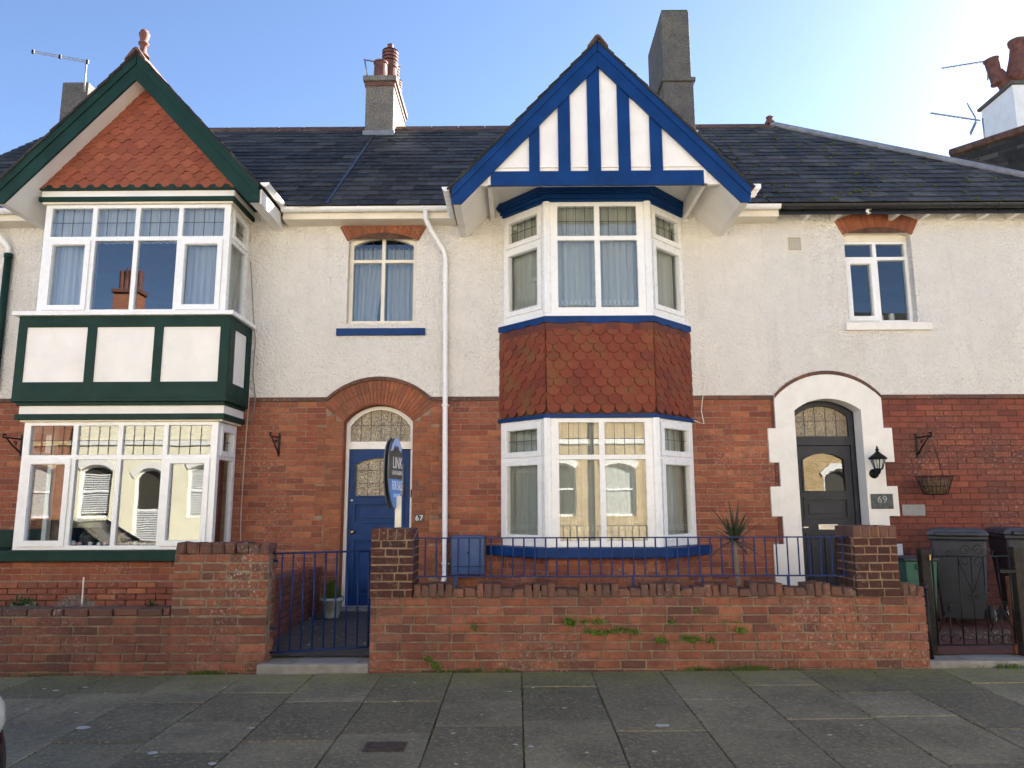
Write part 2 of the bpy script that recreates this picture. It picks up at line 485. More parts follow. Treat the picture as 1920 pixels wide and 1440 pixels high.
def pebbledash(name, c, c2, lichen):
    t = NT(name); p = t.coords()
    v = t.node('ShaderNodeTexVoronoi'); v.inputs['Scale'].default_value = 34; t.link(p, v.inputs['Vector'])
    n = t.noise(p, 5, 6, 0.7)
    base = t.ramp(n, [(0.3, c2), (0.7, c)])
    base = t.mix(t.ramp(v.outputs['Distance'], [(0.1, 0.0), (0.7, 0.6)]), base, tuple(x * 0.45 for x in c))
    base = t.mix(t.ramp(t.noise(p, 3, 7, 0.75), [(0.52, 0.0), (0.62, lichen)]), base, (0.26, 0.22, 0.12))
    h = t.math('ADD', t.math('MULTIPLY', v.outputs['Distance'], -0.8), t.noise(p, 40, 4))
    return t.done(base, 0.95, t.bump(h, 1.0, 0.02), 0.1)
M['stack'] = pebbledash('chimney_pebbledash', (0.29, 0.26, 0.215), (0.17, 0.15, 0.13), 0.3)
M['stack_d'] = pebbledash('chimney_dark_render', (0.19, 0.175, 0.155), (0.11, 0.10, 0.092), 0.18)

def slab_mat():
    t = NT('paving_slab'); p = t.coords(); rv = t.rand()
    base = t.ramp(rv, [(0.1, (0.150, 0.127, 0.080)), (0.5, (0.210, 0.178, 0.112)), (0.9, (0.270, 0.230, 0.146))])
    base = t.mix(t.ramp(t.noise(p, 1.2, 7, 0.7), [(0.38, 0.0), (0.66, 0.75)]), base, (0.085, 0.072, 0.049))
    base = t.mix(t.ramp(t.noise(p, 34, 6, 0.75), [(0.52, 0.0), (0.66, 0.7)]), base, (0.38, 0.33, 0.225))
    base = t.mix(t.ramp(t.noise(p, 22, 6, 0.75), [(0.52, 0.0), (0.68, 0.6)]), base, (0.060, 0.054, 0.046))
    base = t.mix(t.ramp(t.noise(p, 120, 3, 0.7), [(0.58, 0.0), (0.72, 0.7)]), base, (0.33, 0.31, 0.26))
    base = t.mix(t.ramp(t.noise(p, 160, 2, 0.7), [(0.60, 0.0), (0.70, 0.7)]), base, (0.05, 0.047, 0.043))
    sx = t.node('ShaderNodeSeparateXYZ'); t.link(p, sx.inputs[0])
    near = t.ramp(t.math('ADD', sx.outputs['Y'], t.math('MULTIPLY', t.math('SUBTRACT', t.noise(p, 2.0, 5, 0.7), 0.5), 1.6)), [(0.0, 0.0), (1.0, 1.0)])
    mr = t.node('ShaderNodeMapRange'); mr.inputs['From Min'].default_value = 6.25; mr.inputs['From Max'].default_value = 7.05
    t.link(t.math('ADD', sx.outputs['Y'], t.math('MULTIPLY', t.math('SUBTRACT', t.noise(p, 2.0, 5, 0.7), 0.5), 1.5)), mr.inputs['Value'])
    alg = t.math('MULTIPLY', mr.outputs['Result'], t.ramp(t.noise(p, 18, 6, 0.75), [(0.35, 0.1), (0.6, 0.9)]))
    base = t.mix(alg, base, (0.25, 0.25, 0.075))
    return t.done(base, 0.88, t.bump(t.math('ADD', t.noise(p, 110, 4, 0.7), t.noise(p, 9, 4)), 0.7, 0.006), 0.2)
M['slab'] = slab_mat()
M['joint'] = paint('paving_joint_grit', (0.035, 0.034, 0.025), 0.95, 0.5, 0.8, 7, 0.5, (0.06, 0.075, 0.02))

def asphalt():
    t = NT('asphalt'); p = t.coords()
    base = t.ramp(t.noise(p, 140, 3, 0.7), [(0.35, (0.06, 0.06, 0.06)), (0.7, (0.16, 0.157, 0.15))])
    base = t.mix(t.ramp(t.noise(p, 0.7, 5), [(0.4, 0.0), (0.7, 0.5)]), base, (0.12, 0.117, 0.11))
    return t.done(base, 0.9, t.bump(t.noise(p, 140, 4), 0.8, 0.006), 0.2)
M['asphalt'] = asphalt()

def glass_mat(name, tint=(0.94, 0.97, 0.96), base=0.085, wave=0.05, wscale=1.3, rough=0.0, dist=0.02):
    t = NT(name); p = t.coords()
    n = t.noise(p, wscale, 2, 0.4)
    nm = t.bump(n, wave, dist)
    lw = t.node('ShaderNodeLayerWeight'); lw.inputs['Blend'].default_value = 0.5
    f5 = t.math('POWER', lw.outputs['Facing'], 5.0)
    fac = t.math('ADD', t.math('MULTIPLY', f5, 0.9 - base), base, True)
    tr = t.node('ShaderNodeBsdfTransparent'); tr.inputs[0].default_value = (*tint, 1)
    gl = t.node('ShaderNodeBsdfGlossy'); gl.inputs['Roughness'].default_value = rough
    t.link(nm, gl.inputs['Normal'])
    mx = t.node('ShaderNodeMixShader')
    t.link(fac, mx.inputs[0]); t.link(tr.outputs[0], mx.inputs[1]); t.link(gl.outputs[0], mx.inputs[2])
    t.link(mx.outputs[0], t.out.inputs['Surface'])
    return t.m
M['glass'] = glass_mat('window_glass')
M['glass_old'] = glass_mat('wavy_glass', wave=0.07, wscale=2.2)
M['lamp_glass'] = glass_mat('lantern_glass', base=0.05, wave=0.0)

def obscure():
    t = NT('hammered_glass'); p = t.coords()
    v = t.node('ShaderNodeTexVoronoi'); v.inputs['Scale'].default_value = 55; v.feature = 'SMOOTH_F1'; t.link(p, v.inputs['Vector'])
    nm = t.bump(v.outputs['Distance'], 0.8, 0.012)
    c = t.ramp(t.noise(p, 6, 4), [(0.3, (0.16, 0.13, 0.08)), (0.7, (0.25, 0.20, 0.12))])
    return t.done(c, 0.22, nm, 0.9)
M['obscure'] = obscure()

def cloth(name, c, trans=0.5, rough=0.9):
    t = NT(name); p = t.coords()
    wv = t.noise(p, 250, 2, 0.5, (1, 1, 0.3))
    cc = t.ramp(wv, [(0.3, tuple(x * 0.85 for x in c)), (0.7, c)])
    d = t.node('ShaderNodeBsdfDiffuse'); tr = t.node('ShaderNodeBsdfTranslucent')
    t.link(cc, d.inputs[0]); t.link(cc, tr.inputs[0])
    mx = t.node('ShaderNodeMixShader'); mx.inputs[0].default_value = trans
    t.link(d.outputs[0], mx.inputs[1]); t.link(tr.outputs[0], mx.inputs[2])
    t.link(mx.outputs[0], t.out.inputs['Surface'])
    return t.m
M['net'] = cloth('net_curtain_cloth', (0.62, 0.62, 0.58), 0.3)
M['lace'] = cloth('lace_trim', (0.75, 0.75, 0.72), 0.2)
M['voile'] = cloth('pale_voile', (0.62, 0.63, 0.68), 0.35)
M['voile_p'] = cloth('mauve_voile', (0.42, 0.38, 0.50), 0.3)
M['red_drape'] = cloth('dark_red_drape', (0.16, 0.045, 0.04), 0.2)

def leaf_mat(name, cols, rough=0.6, tr=0.25):
    t = NT(name); rv = t.rand(); p = t.coords()
    k = len(cols)
    c = t.ramp(rv, [((i + 0.5) / k, q) for i, q in enumerate(cols)])
    c = t.mix(t.ramp(t.noise(p, 30, 3), [(0.4, 0.0), (0.8, 0.4)]), c, tuple(x * 0.5 for x in cols[0]))
    t.done(c, rough, None, 0.3)
    tl = t.node('ShaderNodeBsdfTranslucent'); t.link(c, tl.inputs[0])
    mx = t.node('ShaderNodeMixShader'); mx.inputs[0].default_value = tr
    t.link(t.b.outputs[0], mx.inputs[1]); t.link(tl.outputs[0], mx.inputs[2])
    t.link(mx.outputs[0], t.out.inputs['Surface'])
    return t.m
M['weed'] = leaf_mat('weed_leaf', [(0.10, 0.20, 0.025), (0.15, 0.26, 0.04), (0.07, 0.14, 0.02), (0.19, 0.29, 0.05)])
M['conifer'] = leaf_mat('conifer_leaf', [(0.07, 0.13, 0.015), (0.11, 0.16, 0.02), (0.14, 0.17, 0.03)])
M['lavender'] = leaf_mat('silver_leaf', [(0.20, 0.24, 0.22), (0.28, 0.31, 0.29), (0.15, 0.19, 0.17)])
M['shrub'] = leaf_mat('dark_leaf', [(0.03, 0.07, 0.02), (0.05, 0.10, 0.03), (0.04, 0.06, 0.02)])
M['succulent'] = leaf_mat('pale_succulent', [(0.20, 0.27, 0.12), (0.28, 0.33, 0.17), (0.12, 0.18, 0.08)])
M['palm'] = leaf_mat('cordyline_leaf', [(0.045, 0.065, 0.03), (0.07, 0.085, 0.045), (0.10, 0.085, 0.05)])
M['grass'] = leaf_mat('grass_blade', [(0.08, 0.14, 0.02), (0.12, 0.18, 0.03), (0.06, 0.10, 0.02)])
M['moss'] = paint('moss', (0.06, 0.075, 0.018), 0.95, 0.4, 1.0, 40)

# ------------------------------------------------------------------ piece meshes
_bm_cache = {}
def brick_mesh(L, H, D, var=0, wear=0.0015, bev=0.004):
    key = (round(L / 0.004), round(H / 0.002), round(D, 3), var, wear, bev)
    if key in _bm_cache: return _bm_cache[key]
    r = random.Random(hash(key) & 0xffff)
    L, H = key[0] * 0.004, key[1] * 0.002
    j = lambda: r.uniform(-wear, wear)
    V = []
    for y, ins in ((D, 0.0), (bev, 0.0), (0.0, bev)):
        for sx, sz in ((-1, -1), (1, -1), (1, 1), (-1, 1)):
            V.append((sx * (L / 2 - ins) + j(), y + (j() if y < D else 0), sz * (H / 2 - ins) + j()))
    Fc = []
    for a in (0, 4):
        for k in range(4):
            k2 = (k + 1) % 4
            Fc.append((a + k, a + 4 + k, a + 4 + k2, a + k2))
    Fc.append((8, 11, 10, 9))
    Fc = [tuple(reversed(f)) for f in Fc]
    me = bpy.data.meshes.new('brick')
    me.from_pydata(V, [], Fc)
    _bm_cache[key] = me
    return me

def lay(fr, u0, u1, v0, v1, ch=0.0762, bl=0.235, joint=0.010, w=0.0, D=0.05, block=(), seed=1, vars_=4, wear=0.0015, bev=0.004, headers=0.0, jig=0.0):
    """courses of bricks over a face, cut round the blocked rectangles (or functions of height)"""
    r = random.Random(seed)
    out = []
    n = int(round((v1 - v0) / ch))
    ch = (v1 - v0) / n
    for i in range(n):
        a, b = v0 + i * ch, v0 + (i + 1) * ch
        cuts = []
        for bk in block:
            if callable(bk): cuts += bk(a, b)
            elif min(b, bk[3]) - max(a, bk[2]) > 0.35 * ch: cuts.append((bk[0], bk[1]))
        free = [(u0, u1)]
        for c0, c1 in cuts:
            nf = []
            for f0, f1 in free:
                if c1 <= f0 or c0 >= f1: nf.append((f0, f1)); continue
                if c0 > f0: nf.append((f0, c0))
                if c1 < f1: nf.append((c1, f1))
            free = nf
        for f0, f1 in free:
            if f1 - f0 < 0.03: continue
            x = u0 - bl + (bl / 2 if i % 2 else 0) + (r.uniform(-jig, jig))
            xs = [f0]
            while x < f1 - 0.05:
                step = bl / 2 if r.random() < headers else bl
                x += step
                if f0 + 0.05 < x < f1 - 0.05: xs.append(x)
            xs.append(f1)
            for p, q in zip(xs, xs[1:]):
                L = q - p - joint
                if L < 0.015: continue
                H = ch - joint
                m = fr.mat((p + q) / 2, (a + b) / 2, w + r.uniform(-wear, wear))
                if wear > 0.002:
                    m = m @ Matrix.Rotation(r.uniform(-1, 1) * wear * 3, 4, 'Y') @ Matrix.Rotation(r.uniform(-1, 1) * wear * 4, 4, 'Z')
                out.append((brick_mesh(L, H, D, r.randrange(vars_), wear, bev), m, L * H))
    return out

def voussoirs(fr, u0, u1, vsp, vcr, depth, n, w=0.0, D=0.06, joint=0.006, flare=0.0, rings=1):
    """wedge bricks round a segmental arch: pieces as their own small meshes"""
    c = (u1 - u0) / 2; h = vcr - vsp
    r0 = (c * c + h * h) / (2 * h); cu, cv = (u0 + u1) / 2, vcr - r0
    a1 = math.asin(min(1, (c + flare) / r0))
    out = []
    for k in range(n):
        ta, tb = -a1 + 2 * a1 * k / n, -a1 + 2 * a1 * (k + 1) / n
        g = joint / r0 / 2
        for q in range(rings):
            ra, rb = r0 + depth * q / rings + (joint / 2 if q else 0), r0 + depth * (q + 1) / rings - (joint / 2 if q < rings - 1 else 0)
            P = [(cu + rr * math.sin(t), cv + rr * math.cos(t)) for rr, t in ((ra, ta + g), (ra, tb - g), (rb, tb - g * ra / rb), (rb, ta + g * ra / rb))]
            mu, mv = sum(p[0] for p in P) / 4, sum(p[1] for p in P) / 4
            mb = MB(Frame((0, 0, 0)))
            mb.prism([(p[0] - mu, p[1] - mv) for p in P], -D, 0.0)
            me = mb.mesh('brick')
            m = Matrix.Identity(4)
            b = fr.mat(mu, mv, w)
            # mesh was built in the frame (u=x, w=-y); b maps x->u, y->-n
            out.append((me, b, depth * 0.06))
    return out

# ------------------------------------------------------------------ windows
def inset_poly(poly, d):
    n = len(poly); out = []
    area = sum(poly[i][0] * poly[(i + 1) % n][1] - poly[(i + 1) % n][0] * poly[i][1] for i in range(n))
    sg = 1 if area > 0 else -1
    for i in range(n):
        p0, p1, p2 = Vector(poly[i - 1]), Vector(poly[i]), Vector(poly[(i + 1) % n])
        e1 = (p1 - p0); e2 = (p2 - p1)
        if e1.length < 1e-6 or e2.length < 1e-6: out.append((p1.x, p1.y)); continue
        e1.normalize(); e2.normalize()
        n1 = Vector((-e1.y, e1.x)) * sg; n2 = Vector((-e2.y, e2.x)) * sg
        bis = n1 + n2
        k = d / max(0.3, (bis.length_squared / 2)) if bis.length > 1e-6 else d
        q = p1 + bis * k
        out.append((q.x, q.y))
    return out

def window(parent, name, fr, outer, lights, mat, w0=-0.06, w1=0.0, bevel=0.006, glass='glass', label=None):
    """lights: (poly, sash width or 0, (nx, ny) leading or None)"""
    mb = MB(fr).prism(outer, w0, w1, [l[0] for l in lights])
    frame = mb.build(name, mat, parent, bevel, label=label)
    for poly, sash, lead in lights:
        gp = poly
        if sash:
            o = inset_poly(poly, -0.012 if sash > 0.03 else 0.002)
            i = inset_poly(poly, sash)
            MB(fr).prism(o, w1 + 0.0015, w1 + 0.022, [i]).build('casement', mat, frame, bevel)
            ii = inset_poly(poly, 0.001)
            MB(fr).prism(ii, w0 + 0.01, w1 + 0.001, [inset_poly(i, 0.004)]).build('casement', mat, frame)
            gp = i
        gw = w1 - 0.030
        ga = inset_poly(gp, -0.004)
        MB(fr).prism(ga, gw - 0.006, gw).build('pane', M[glass], frame)
        if lead:
            us = [p[0] for p in gp]; vs_ = [p[1] for p in gp]
            ua, ub, va, vb = min(us), max(us), min(vs_), max(vs_)
            lm = MB(fr)
            def top(u):
                best = None
                for k in range(len(gp)):
                    (x0, y0), (x1, y1) = gp[k], gp[(k + 1) % len(gp)]
                    if (x0 - u) * (x1 - u) <= 0 and abs(x1 - x0) > 1e-6:
                        y = y0 + (y1 - y0) * (u - x0) / (x1 - x0)
                        best = y if best is None else max(best, y)
                return best if best is not None else vb
            nx, ny = lead
            for k in range(1, nx):
                u = ua + (ub - ua) * k / nx
                lm.box(u - 0.003, u + 0.003, va, top(u), gw + 0.001, gw + 0.005)
            for k in range(1, ny):
                v = va + (vb - va) * k / ny
                cross = [u for u in (ua + (ub - ua) * q / 60 for q in range(61)) if top(u) > v + 0.004]
                if cross: lm.box(cross[0], cross[-1], v - 0.003, v + 0.003, gw + 0.0055, gw + 0.009)
            lm.build('leading', M['came'], frame)
    return frame

def curtain(name, label, fr, u0, u1, v0, v1, w, mat, folds=9, amp=0.025, seed=0, group=None, gather=None, hem=0.0):
    r = random.Random(seed)
    nu, nv = max(24, int((u1 - u0) * 110)), 10
    ph = [r.uniform(0, 6.28) for _ in range(4)]
    V, Fc = [], []
    for j in range(nv + 1):
        t = j / nv
        for i in range(nu + 1):
            s = i / nu
            u = u0 + (u1 - u0) * s
            if gather is not None:
                g = gather * (1 - abs(2 * t - 0.9)) if gather else 0
                u = u0 + (u1 - u0) * (s * (1 - 0.45 * max(0, min(1, (0.75 - t) * 1.6)) * abs(gather)) if gather > 0 else 1 - (1 - s) * (1 - 0.45 * max(0, min(1, (0.75 - t) * 1.6)) * abs(gather)))
            d = amp * (math.sin(s * folds * 6.28 + ph[0] + 0.6 * math.sin(t * 2 + ph[1])) + 0.4 * math.sin(s * folds * 2.3 * 6.28 + ph[2]))
            V.append(fr(u, v0 + (v1 - v0) * t, w + d * (1.0 - 0.35 * t)))
    for j in range(nv):
        for i in range(nu):
            a = j * (nu + 1) + i
            Fc.append((a, a + 1, a + nu + 2, a + nu + 1))
    me = bpy.data.meshes.new(name); me.from_pydata(V, [], Fc); me.shade_smooth(); me.materials.append(mat)
    o = bpy.data.objects.new(name, me); COL.objects.link(o)
    tag(o, label, 'curtain', group)
    if hem:
        lb = MB(fr)
        k = int((u1 - u0) / 0.055)
        for q in range(k):
            u = u0 + (q + 0.5) * (u1 - u0) / k
            lb.prism([(u + 0.018 * math.cos(a), v0 + hem + 0.018 * math.sin(a)) for a in [i * 6.283 / 8 for i in range(8)]], w + 0.036, w + 0.038)
        lb.box(u0, u1, v0 + hem + 0.024, v0 + hem + 0.032, w + 0.036, w + 0.038)
        lb.box(u0, u1, v0 + hem - 0.032, v0 + hem - 0.024, w + 0.036, w + 0.038)
        lb.build('lace_border', M['lace'], o)
    return o

# ------------------------------------------------------------------ foliage
def leaves(mb, pts, size, r, up=0.3, long=2.2):
    for p in pts:
        p = Vector(p)
        d = Vector((r.gauss(0, 1), r.gauss(0, 1), r.gauss(0, 1) + up)).normalized()
        s = d.cross(Vector((r.gauss(0, 1), r.gauss(0, 1), r.gauss(0, 1)))).normalized()
        L = size * r.uniform(0.6, 1.3); W = L / long
        nrm = d.cross(s) * L * 0.15
        mb.add([p, p + d * L * 0.5 + s * W * 0.5 + nrm, p + d * L, p + d * L * 0.5 - s * W * 0.5 + nrm], [(0, 1, 2, 3)])
def blades(mb, base, n, h, spread, r, wid=0.004):
    for _ in range(n):
        b = Vector(base) + Vector((r.gauss(0, spread), r.gauss(0, spread * 0.4), 0))
        L = h * r.uniform(0.4, 1.2); d = Vector((r.gauss(0, 0.5), r.gauss(-0.15, 0.4), 1)).normalized()
        m = b + d * L * 0.6; e = m + (d + Vector((d.x * 1.2, d.y * 1.2, -0.7))).normalized() * L * 0.5
        s = Vector((wid, 0, 0))
        mb.add([b - s, b + s, m + s * 0.8, m - s * 0.8, e], [(0, 1, 2, 3), (3, 2, 4)])

# ------------------------------------------------------------------ slates
_sl = {}
def slate_mesh(wd, ln, th, var):
    key = (round(wd / 0.01), var, round(ln, 2))
    if key in _sl: return _sl[key]
    r = random.Random(var * 7 + key[0])
    wd = key[0] * 0.01
    j = lambda k=0.004: r.uniform(-k, k)
    V = [(-wd / 2 + j(0.002), j(), 0), (wd / 2 + j(0.002), j(), 0), (wd / 2, ln, 0), (-wd / 2, ln, 0)]
    V += [(x, y, th) for x, y, _ in V]
    me = bpy.data.meshes.new('slate')
    me.from_pydata(V, [], [(0, 3, 2, 1), (4, 5, 6, 7), (0, 1, 5, 4), (1, 2, 6, 5), (2, 3, 7, 6), (3, 0, 4, 7)])
    _sl[key] = me
    return me
def slating(O, u, s, width, length, gauge=0.2, wd=0.3, seed=1, keep=None, th=0.009):
    """O: lower left corner at the eaves; u along the eaves; s up the slope"""
    r = random.Random(seed)
    O, u, s = Vector(O), Vector(u).normalized(), Vector(s).normalized()
    n = u.cross(s).normalized()
    if n.z < 0: n = -n
    out = []
    rows = int(math.ceil(length / gauge))
    for i in range(rows):
        a = i * gauge
        x = -wd * (0.5 if i % 2 else 0.0)
        while x < width:
            x0, x1 = max(x, 0), min(x + wd, width)
            x += wd
            if x1 - x0 < 0.05: continue
            c = O + u * ((x0 + x1) / 2) + s * (a + r.uniform(-0.004, 0.004)) + n * (0.016 + r.uniform(0, 0.003))
            if keep and not keep(c + s * gauge * 0.5): continue
            ln = min(gauge * 1.9, length - a + 0.02)
            tilt = -math.atan(0.013 / (gauge * 1.0)) + r.uniform(-0.008, 0.008)
            m = Matrix.Identity(4)
            for k in range(3):
                m[k][0], m[k][1], m[k][2], m[k][3] = u[k], s[k], n[k], c[k]
            m = m @ Matrix.Rotation(tilt, 4, 'X') @ Matrix.Rotation(r.uniform(-0.012, 0.012) * (5 if r.random() < .04 else 1), 4, 'Z')
            if r.random() < .02: m = m @ Matrix.Translation((0, -.045, .004))
            out.append((slate_mesh(x1 - x0 - 0.009, ln, th, r.randrange(5)), m, (x1 - x0) * gauge))
    return out

# ------------------------------------------------------------------ hung tiles
_ht = {}
def hung_tile(wd, ln, tail, style, th=0.016):
    key = (round(wd / 0.005), round(ln / 0.005), style)
    if key in _ht: return _ht[key]
    wd = key[0] * 0.005
    h = wd / 2 - 0.0015
    pts = [(-h, ln), (-h, tail)]
    n = 7
    if style == 'club':
        rr = h * 0.62
        pts = [(-h, ln), (-h, tail * 0.9), (-rr, tail * 0.9)]
        for k in range(1, n):
            a = math.pi + math.pi * k / n
            pts.append((rr * math.cos(a), tail * 0.9 + rr * math.sin(a) * (tail * 0.9 / rr)))
        pts += [(rr, tail * 0.9), (h, tail * 0.9), (h, ln)]
    else:
        for k in range(1, n):
            a = math.pi + math.pi * k / n
            pts.append((h * math.cos(a), tail + tail * math.sin(a)))
        pts += [(h, tail), (h, ln)]
    V = [(x, -th, z) for x, z in pts] + [(x, 0, z) for x, z in pts]
    m = len(pts)
    Fc = [tuple(range(m))] + [(i, m + i, m + (i + 1) % m, (i + 1) % m) for i in range(m)]
    me = bpy.data.meshes.new('tile'); me.from_pydata(V, [], Fc)
    bm = bmesh.new(); bm.from_mesh(me); bmesh.ops.triangulate(bm, faces=[f for f in bm.faces if len(f.verts) > 4])
    bmesh.ops.recalc_face_normals(bm, faces=bm.faces); bm.to_mesh(me); bm.free()
    _ht[key] = me
    return me
def hang_tiles(fr, u0, u1, v0, v1, wd, gauge, style, w=0.01, seed=1, clip=None):
    r = random.Random(seed); out = []
    rows = int(round((v1 - v0) / gauge)); gauge = (v1 - v0) / rows
    n = max(1, int(round((u1 - u0) / wd))); wd = (u1 - u0) / n
    for i in range(rows):
        v = v0 + i * gauge
        for k in range(-1, n + 1):
            a = u0 + k * wd + (wd / 2 if i % 2 else 0); b = a + wd
            a, b = max(a, u0), min(b, u1)
            if b - a < wd * 0.3: continue
            if clip and not clip((a + b) / 2, v + gauge * 0.5): continue
            m = fr.mat((a + b) / 2, v + r.uniform(-0.005, 0.005), w + r.uniform(0, 0.006))
            m = m @ Matrix.Rotation(-0.105 + r.uniform(-0.03, 0.03), 4, 'X') @ Matrix.Rotation(r.uniform(-0.035, 0.035), 4, 'Y')
            out.append((hung_tile(b - a, gauge * 1.5, gauge * (0.55 if style == 'club' else 0.75), style), m, (b - a) * gauge))
    return out

# ================================================================== SETTING
YW = 9.70                     # main front wall plane
ZS = 2.86                     # top of the brick storey
ZE = 5.36                     # top of the wall at the eaves
YE, YR, ZR = 9.33, 12.7, 8.23 # roof: eaves line, ridge line
ZEV = 5.36
SL = (ZR - ZEV) / (YR - YE)   # roof slope
XA, XB, XC, XD = -8.4, -2.5, 3.31, 9.2      # party walls
def gz(x, y): return 0.006 * x - 0.02 * (7.0 - y)      # fall of the pavement

# ground far and wide
mb = MB(); mb.quad([(-300, -300, -0.42), (300, -300, -0.42), (300, 300, -0.42), (-300, 300, -0.42)])
mb.build('ground', M['soil'], kind='structure')
mb = MB(); mb.quad([(-60, -5.0, -0.30), (60, -5.0, -0.30), (60, 3.35, -0.22), (-60, 3.35, -0.22)])
mb.build('road', M['asphalt'], kind='structure')

# pavement: bedding sheet, slabs one by one
mb = MB()
for k in range(40):
    x0, x1 = -30 + k * 1.5, -30 + (k + 1) * 1.5
    mb.quad([(x0, 3.5, gz(x0, 3.5) - 0.022), (x1, 3.5, gz(x1, 3.5) - 0.022), (x1, 7.4, gz(x1, 7.4) - 0.022), (x0, 7.4, gz(x0, 7.4) - 0.022)])
pave = mb.build('pavement', M['joint'], kind='structure')
_sb = {}
def slab_mesh(w, l, v):
    key = (round(w, 2), round(l, 2), v)
    if key in _sb: return _sb[key]
    r = random.Random(v * 31 + int(l * 100))
    b = 0.006
    V = []
    for z, ins in ((-0.05, 0), (-b, 0), (0, b)):
        for sx, sy in ((-1, -1), (1, -1), (1, 1), (-1, 1)):
            V.append((sx * (w / 2 - ins) + r.uniform(-.003, .003), sy * (l / 2 - ins) + r.uniform(-.003, .003), z))
    Fc = [(a + k, a + (k + 1) % 4, a + 4 + (k + 1) % 4, a + 4 + k) for a in (0, 4) for k in range(4)] + [(8, 9, 10, 11)]
    me = bpy.data.meshes.new('paving_slab'); me.from_pydata(V, [], Fc)
    _sb[key] = me
    return me
pieces = []
r = random.Random(5)
x = UX(979, 1290, 6.6) - 0.61 * 20
col = 0
while x < 11.5:
    yy = 6.93
    lens = []
    first = r.choice([0.62, 0.75, 0.9, 0.5])
    while yy > 3.6:
        l = first if yy > 6.9 else r.choice([0.62, 0.76, 0.91, 0.91])
        l = min(l, yy - 3.5)
        cxp, cyp = x + 0.305, yy - l / 2
        m = Matrix.Translation((cxp, cyp, gz(cxp, cyp) + r.uniform(-0.004, 0.004)))
        m = m @ Matrix.Rotation(math.atan(0.02) + r.uniform(-0.004, 0.004), 4, 'X') @ Matrix.Rotation(-math.atan(0.006) + r.uniform(-0.005, 0.005), 4, 'Y') @ Matrix.Rotation(r.uniform(-0.004, 0.004), 4, 'Z')
        pieces.append((slab_mesh(0.603, l - 0.007, r.randrange(3)), m, l * 0.6))
        yy -= l
    x += 0.61
emit('paving_slab', pieces, pave, M['slab'], 'paving')
mj = MB(); rj = random.Random(77); xj0 = UX(979, 1290, 6.6)
for _ in range(620):
    kx_ = rj.choice([0, 0, 0, -1, 2, -3, 4, 5, 1, -5, 3, -7])
    yj = 4.2 + 2.7 * rj.random() ** (.6 if kx_ else 1.2)
    xj = xj0 + kx_ * .61 + rj.gauss(0, .007)
    if math.sin(yj * 5.3 + kx_ * 2.1) < -.1 and yj < 6.6: continue
    sj = rj.uniform(.004, .011)
    mj.lathe((xj, yj, gz(xj, yj) - .006), [(sj, 0), (sj * .8, sj * .5), (sj * .3, sj * .8), (.0005, sj * .85)], 6)
mj.build('moss', M['moss'], pave, kind='stuff')
mb = MB()
for k in range(40):
    x0 = -18 + k * 0.915
    mb.box(x0 + 0.004, x0 + 0.911, -0.40, gz(x0, 3.5) - 0.012, 3.36, 3.497)
kerb = mb.build('kerb', M['concrete'], kind='structure', bevel=0.012)
mb = MB().quad([(-60, -7.5, -0.16), (60, -7.5, -0.16), (60, -3.9, -0.19), (-60, -3.9, -0.19)])
mb.build('pavement', paint('pale_paving', (0.30, 0.29, 0.26), 0.9, 0.2, 0.3, 3), kind='structure')
# concrete strip and drain lid set into the pavement
cx_, _ = 0, 0
q = ray(722, 1404); t_ = (-0.055 - CAMZ) / q.z; dx, dy = q.x * t_, q.y * t_
mb = MB(); mb.box(dx - 0.13, dx + 0.13, gz(dx, dy) + 0.002, gz(dx, dy) + 0.006, dy - 0.09, dy + 0.09)
lid = mb.build('drain_cover', M['iron_cover'], label='small rusty iron drain cover set in the pavement below the blue gate', cat='drain cover')
mb = MB()
for k in range(5): mb.box(dx - 0.115, dx + 0.115, gz(dx, dy) + 0.0065, gz(dx, dy) + 0.009, dy - 0.075 + k * 0.034, dy - 0.061 + k * 0.034)
mb.build('rib', M['iron_cover'], lid)

# garden grounds
def sheet(name, pts, mat, lab=None):
    mb = MB(); mb.quad(pts); return mb.build(name, mat, kind='structure')
sheet('ground', [(-12, 7.1, 0.28), (-2.62, 7.1, 0.28), (-2.62, 9.75, 0.28), (-12, 9.75, 0.28)], M['soil'])
sheet('path', [(-2.48, 7.22, 0.085), (-1.0, 7.22, 0.085), (-1.0, 9.95, 0.165), (-2.48, 9.95, 0.165)], M['path'])
sheet('ground', [(-1.0, 7.1, 0.10), (3.62, 7.1, 0.10), (3.62, 9.95, 0.15), (-1.0, 9.95, 0.15)], M['soil'])
sheet('path', [(3.62, 7.22, 0.09), (5.6, 7.22, 0.09), (5.6, 9.95, 0.16), (3.62, 9.95, 0.16)], M['redtile'])
sheet('ground', [(5.6, 7.1, 0.10), (12, 7.1, 0.10), (12, 9.9, 0.15), (5.6, 9.9, 0.15)], M['soil'])
mb = MB(); rr = random.Random(3)
for _ in range(1500):
    px_, py_ = rr.uniform(4.35, 6.6), rr.uniform(7.3, 8.5)
    if px_ < 4.2 + (8.5 - py_) * 0.55: continue
    s_ = rr.uniform(0.008, 0.017)
    c_ = Vector((px_, py_, 0.11 + s_ * 0.5))
    mb.add([c_ + Vector((s_ * rr.uniform(.6, 1.3) * a, s_ * rr.uniform(.6, 1.3) * b, s_ * 0.6 * c)) for a, b, c in ((1, 0, 0), (0, 1, 0), (-1, 0, 0), (0, -1, 0), (0, 0, 1), (0, 0, -1))],
           [(0, 1, 4), (1, 2, 4), (2, 3, 4), (3, 0, 4), (1, 0, 5), (2, 1, 5), (3, 2, 5), (0, 3, 5)])
mb.build('gravel', paint('gravel_stone', (0.16, 0.13, 0.09), 0.9, 0.5, 0.5, 30), kind='stuff', label='brown gravel behind the black gate', cat='gravel')

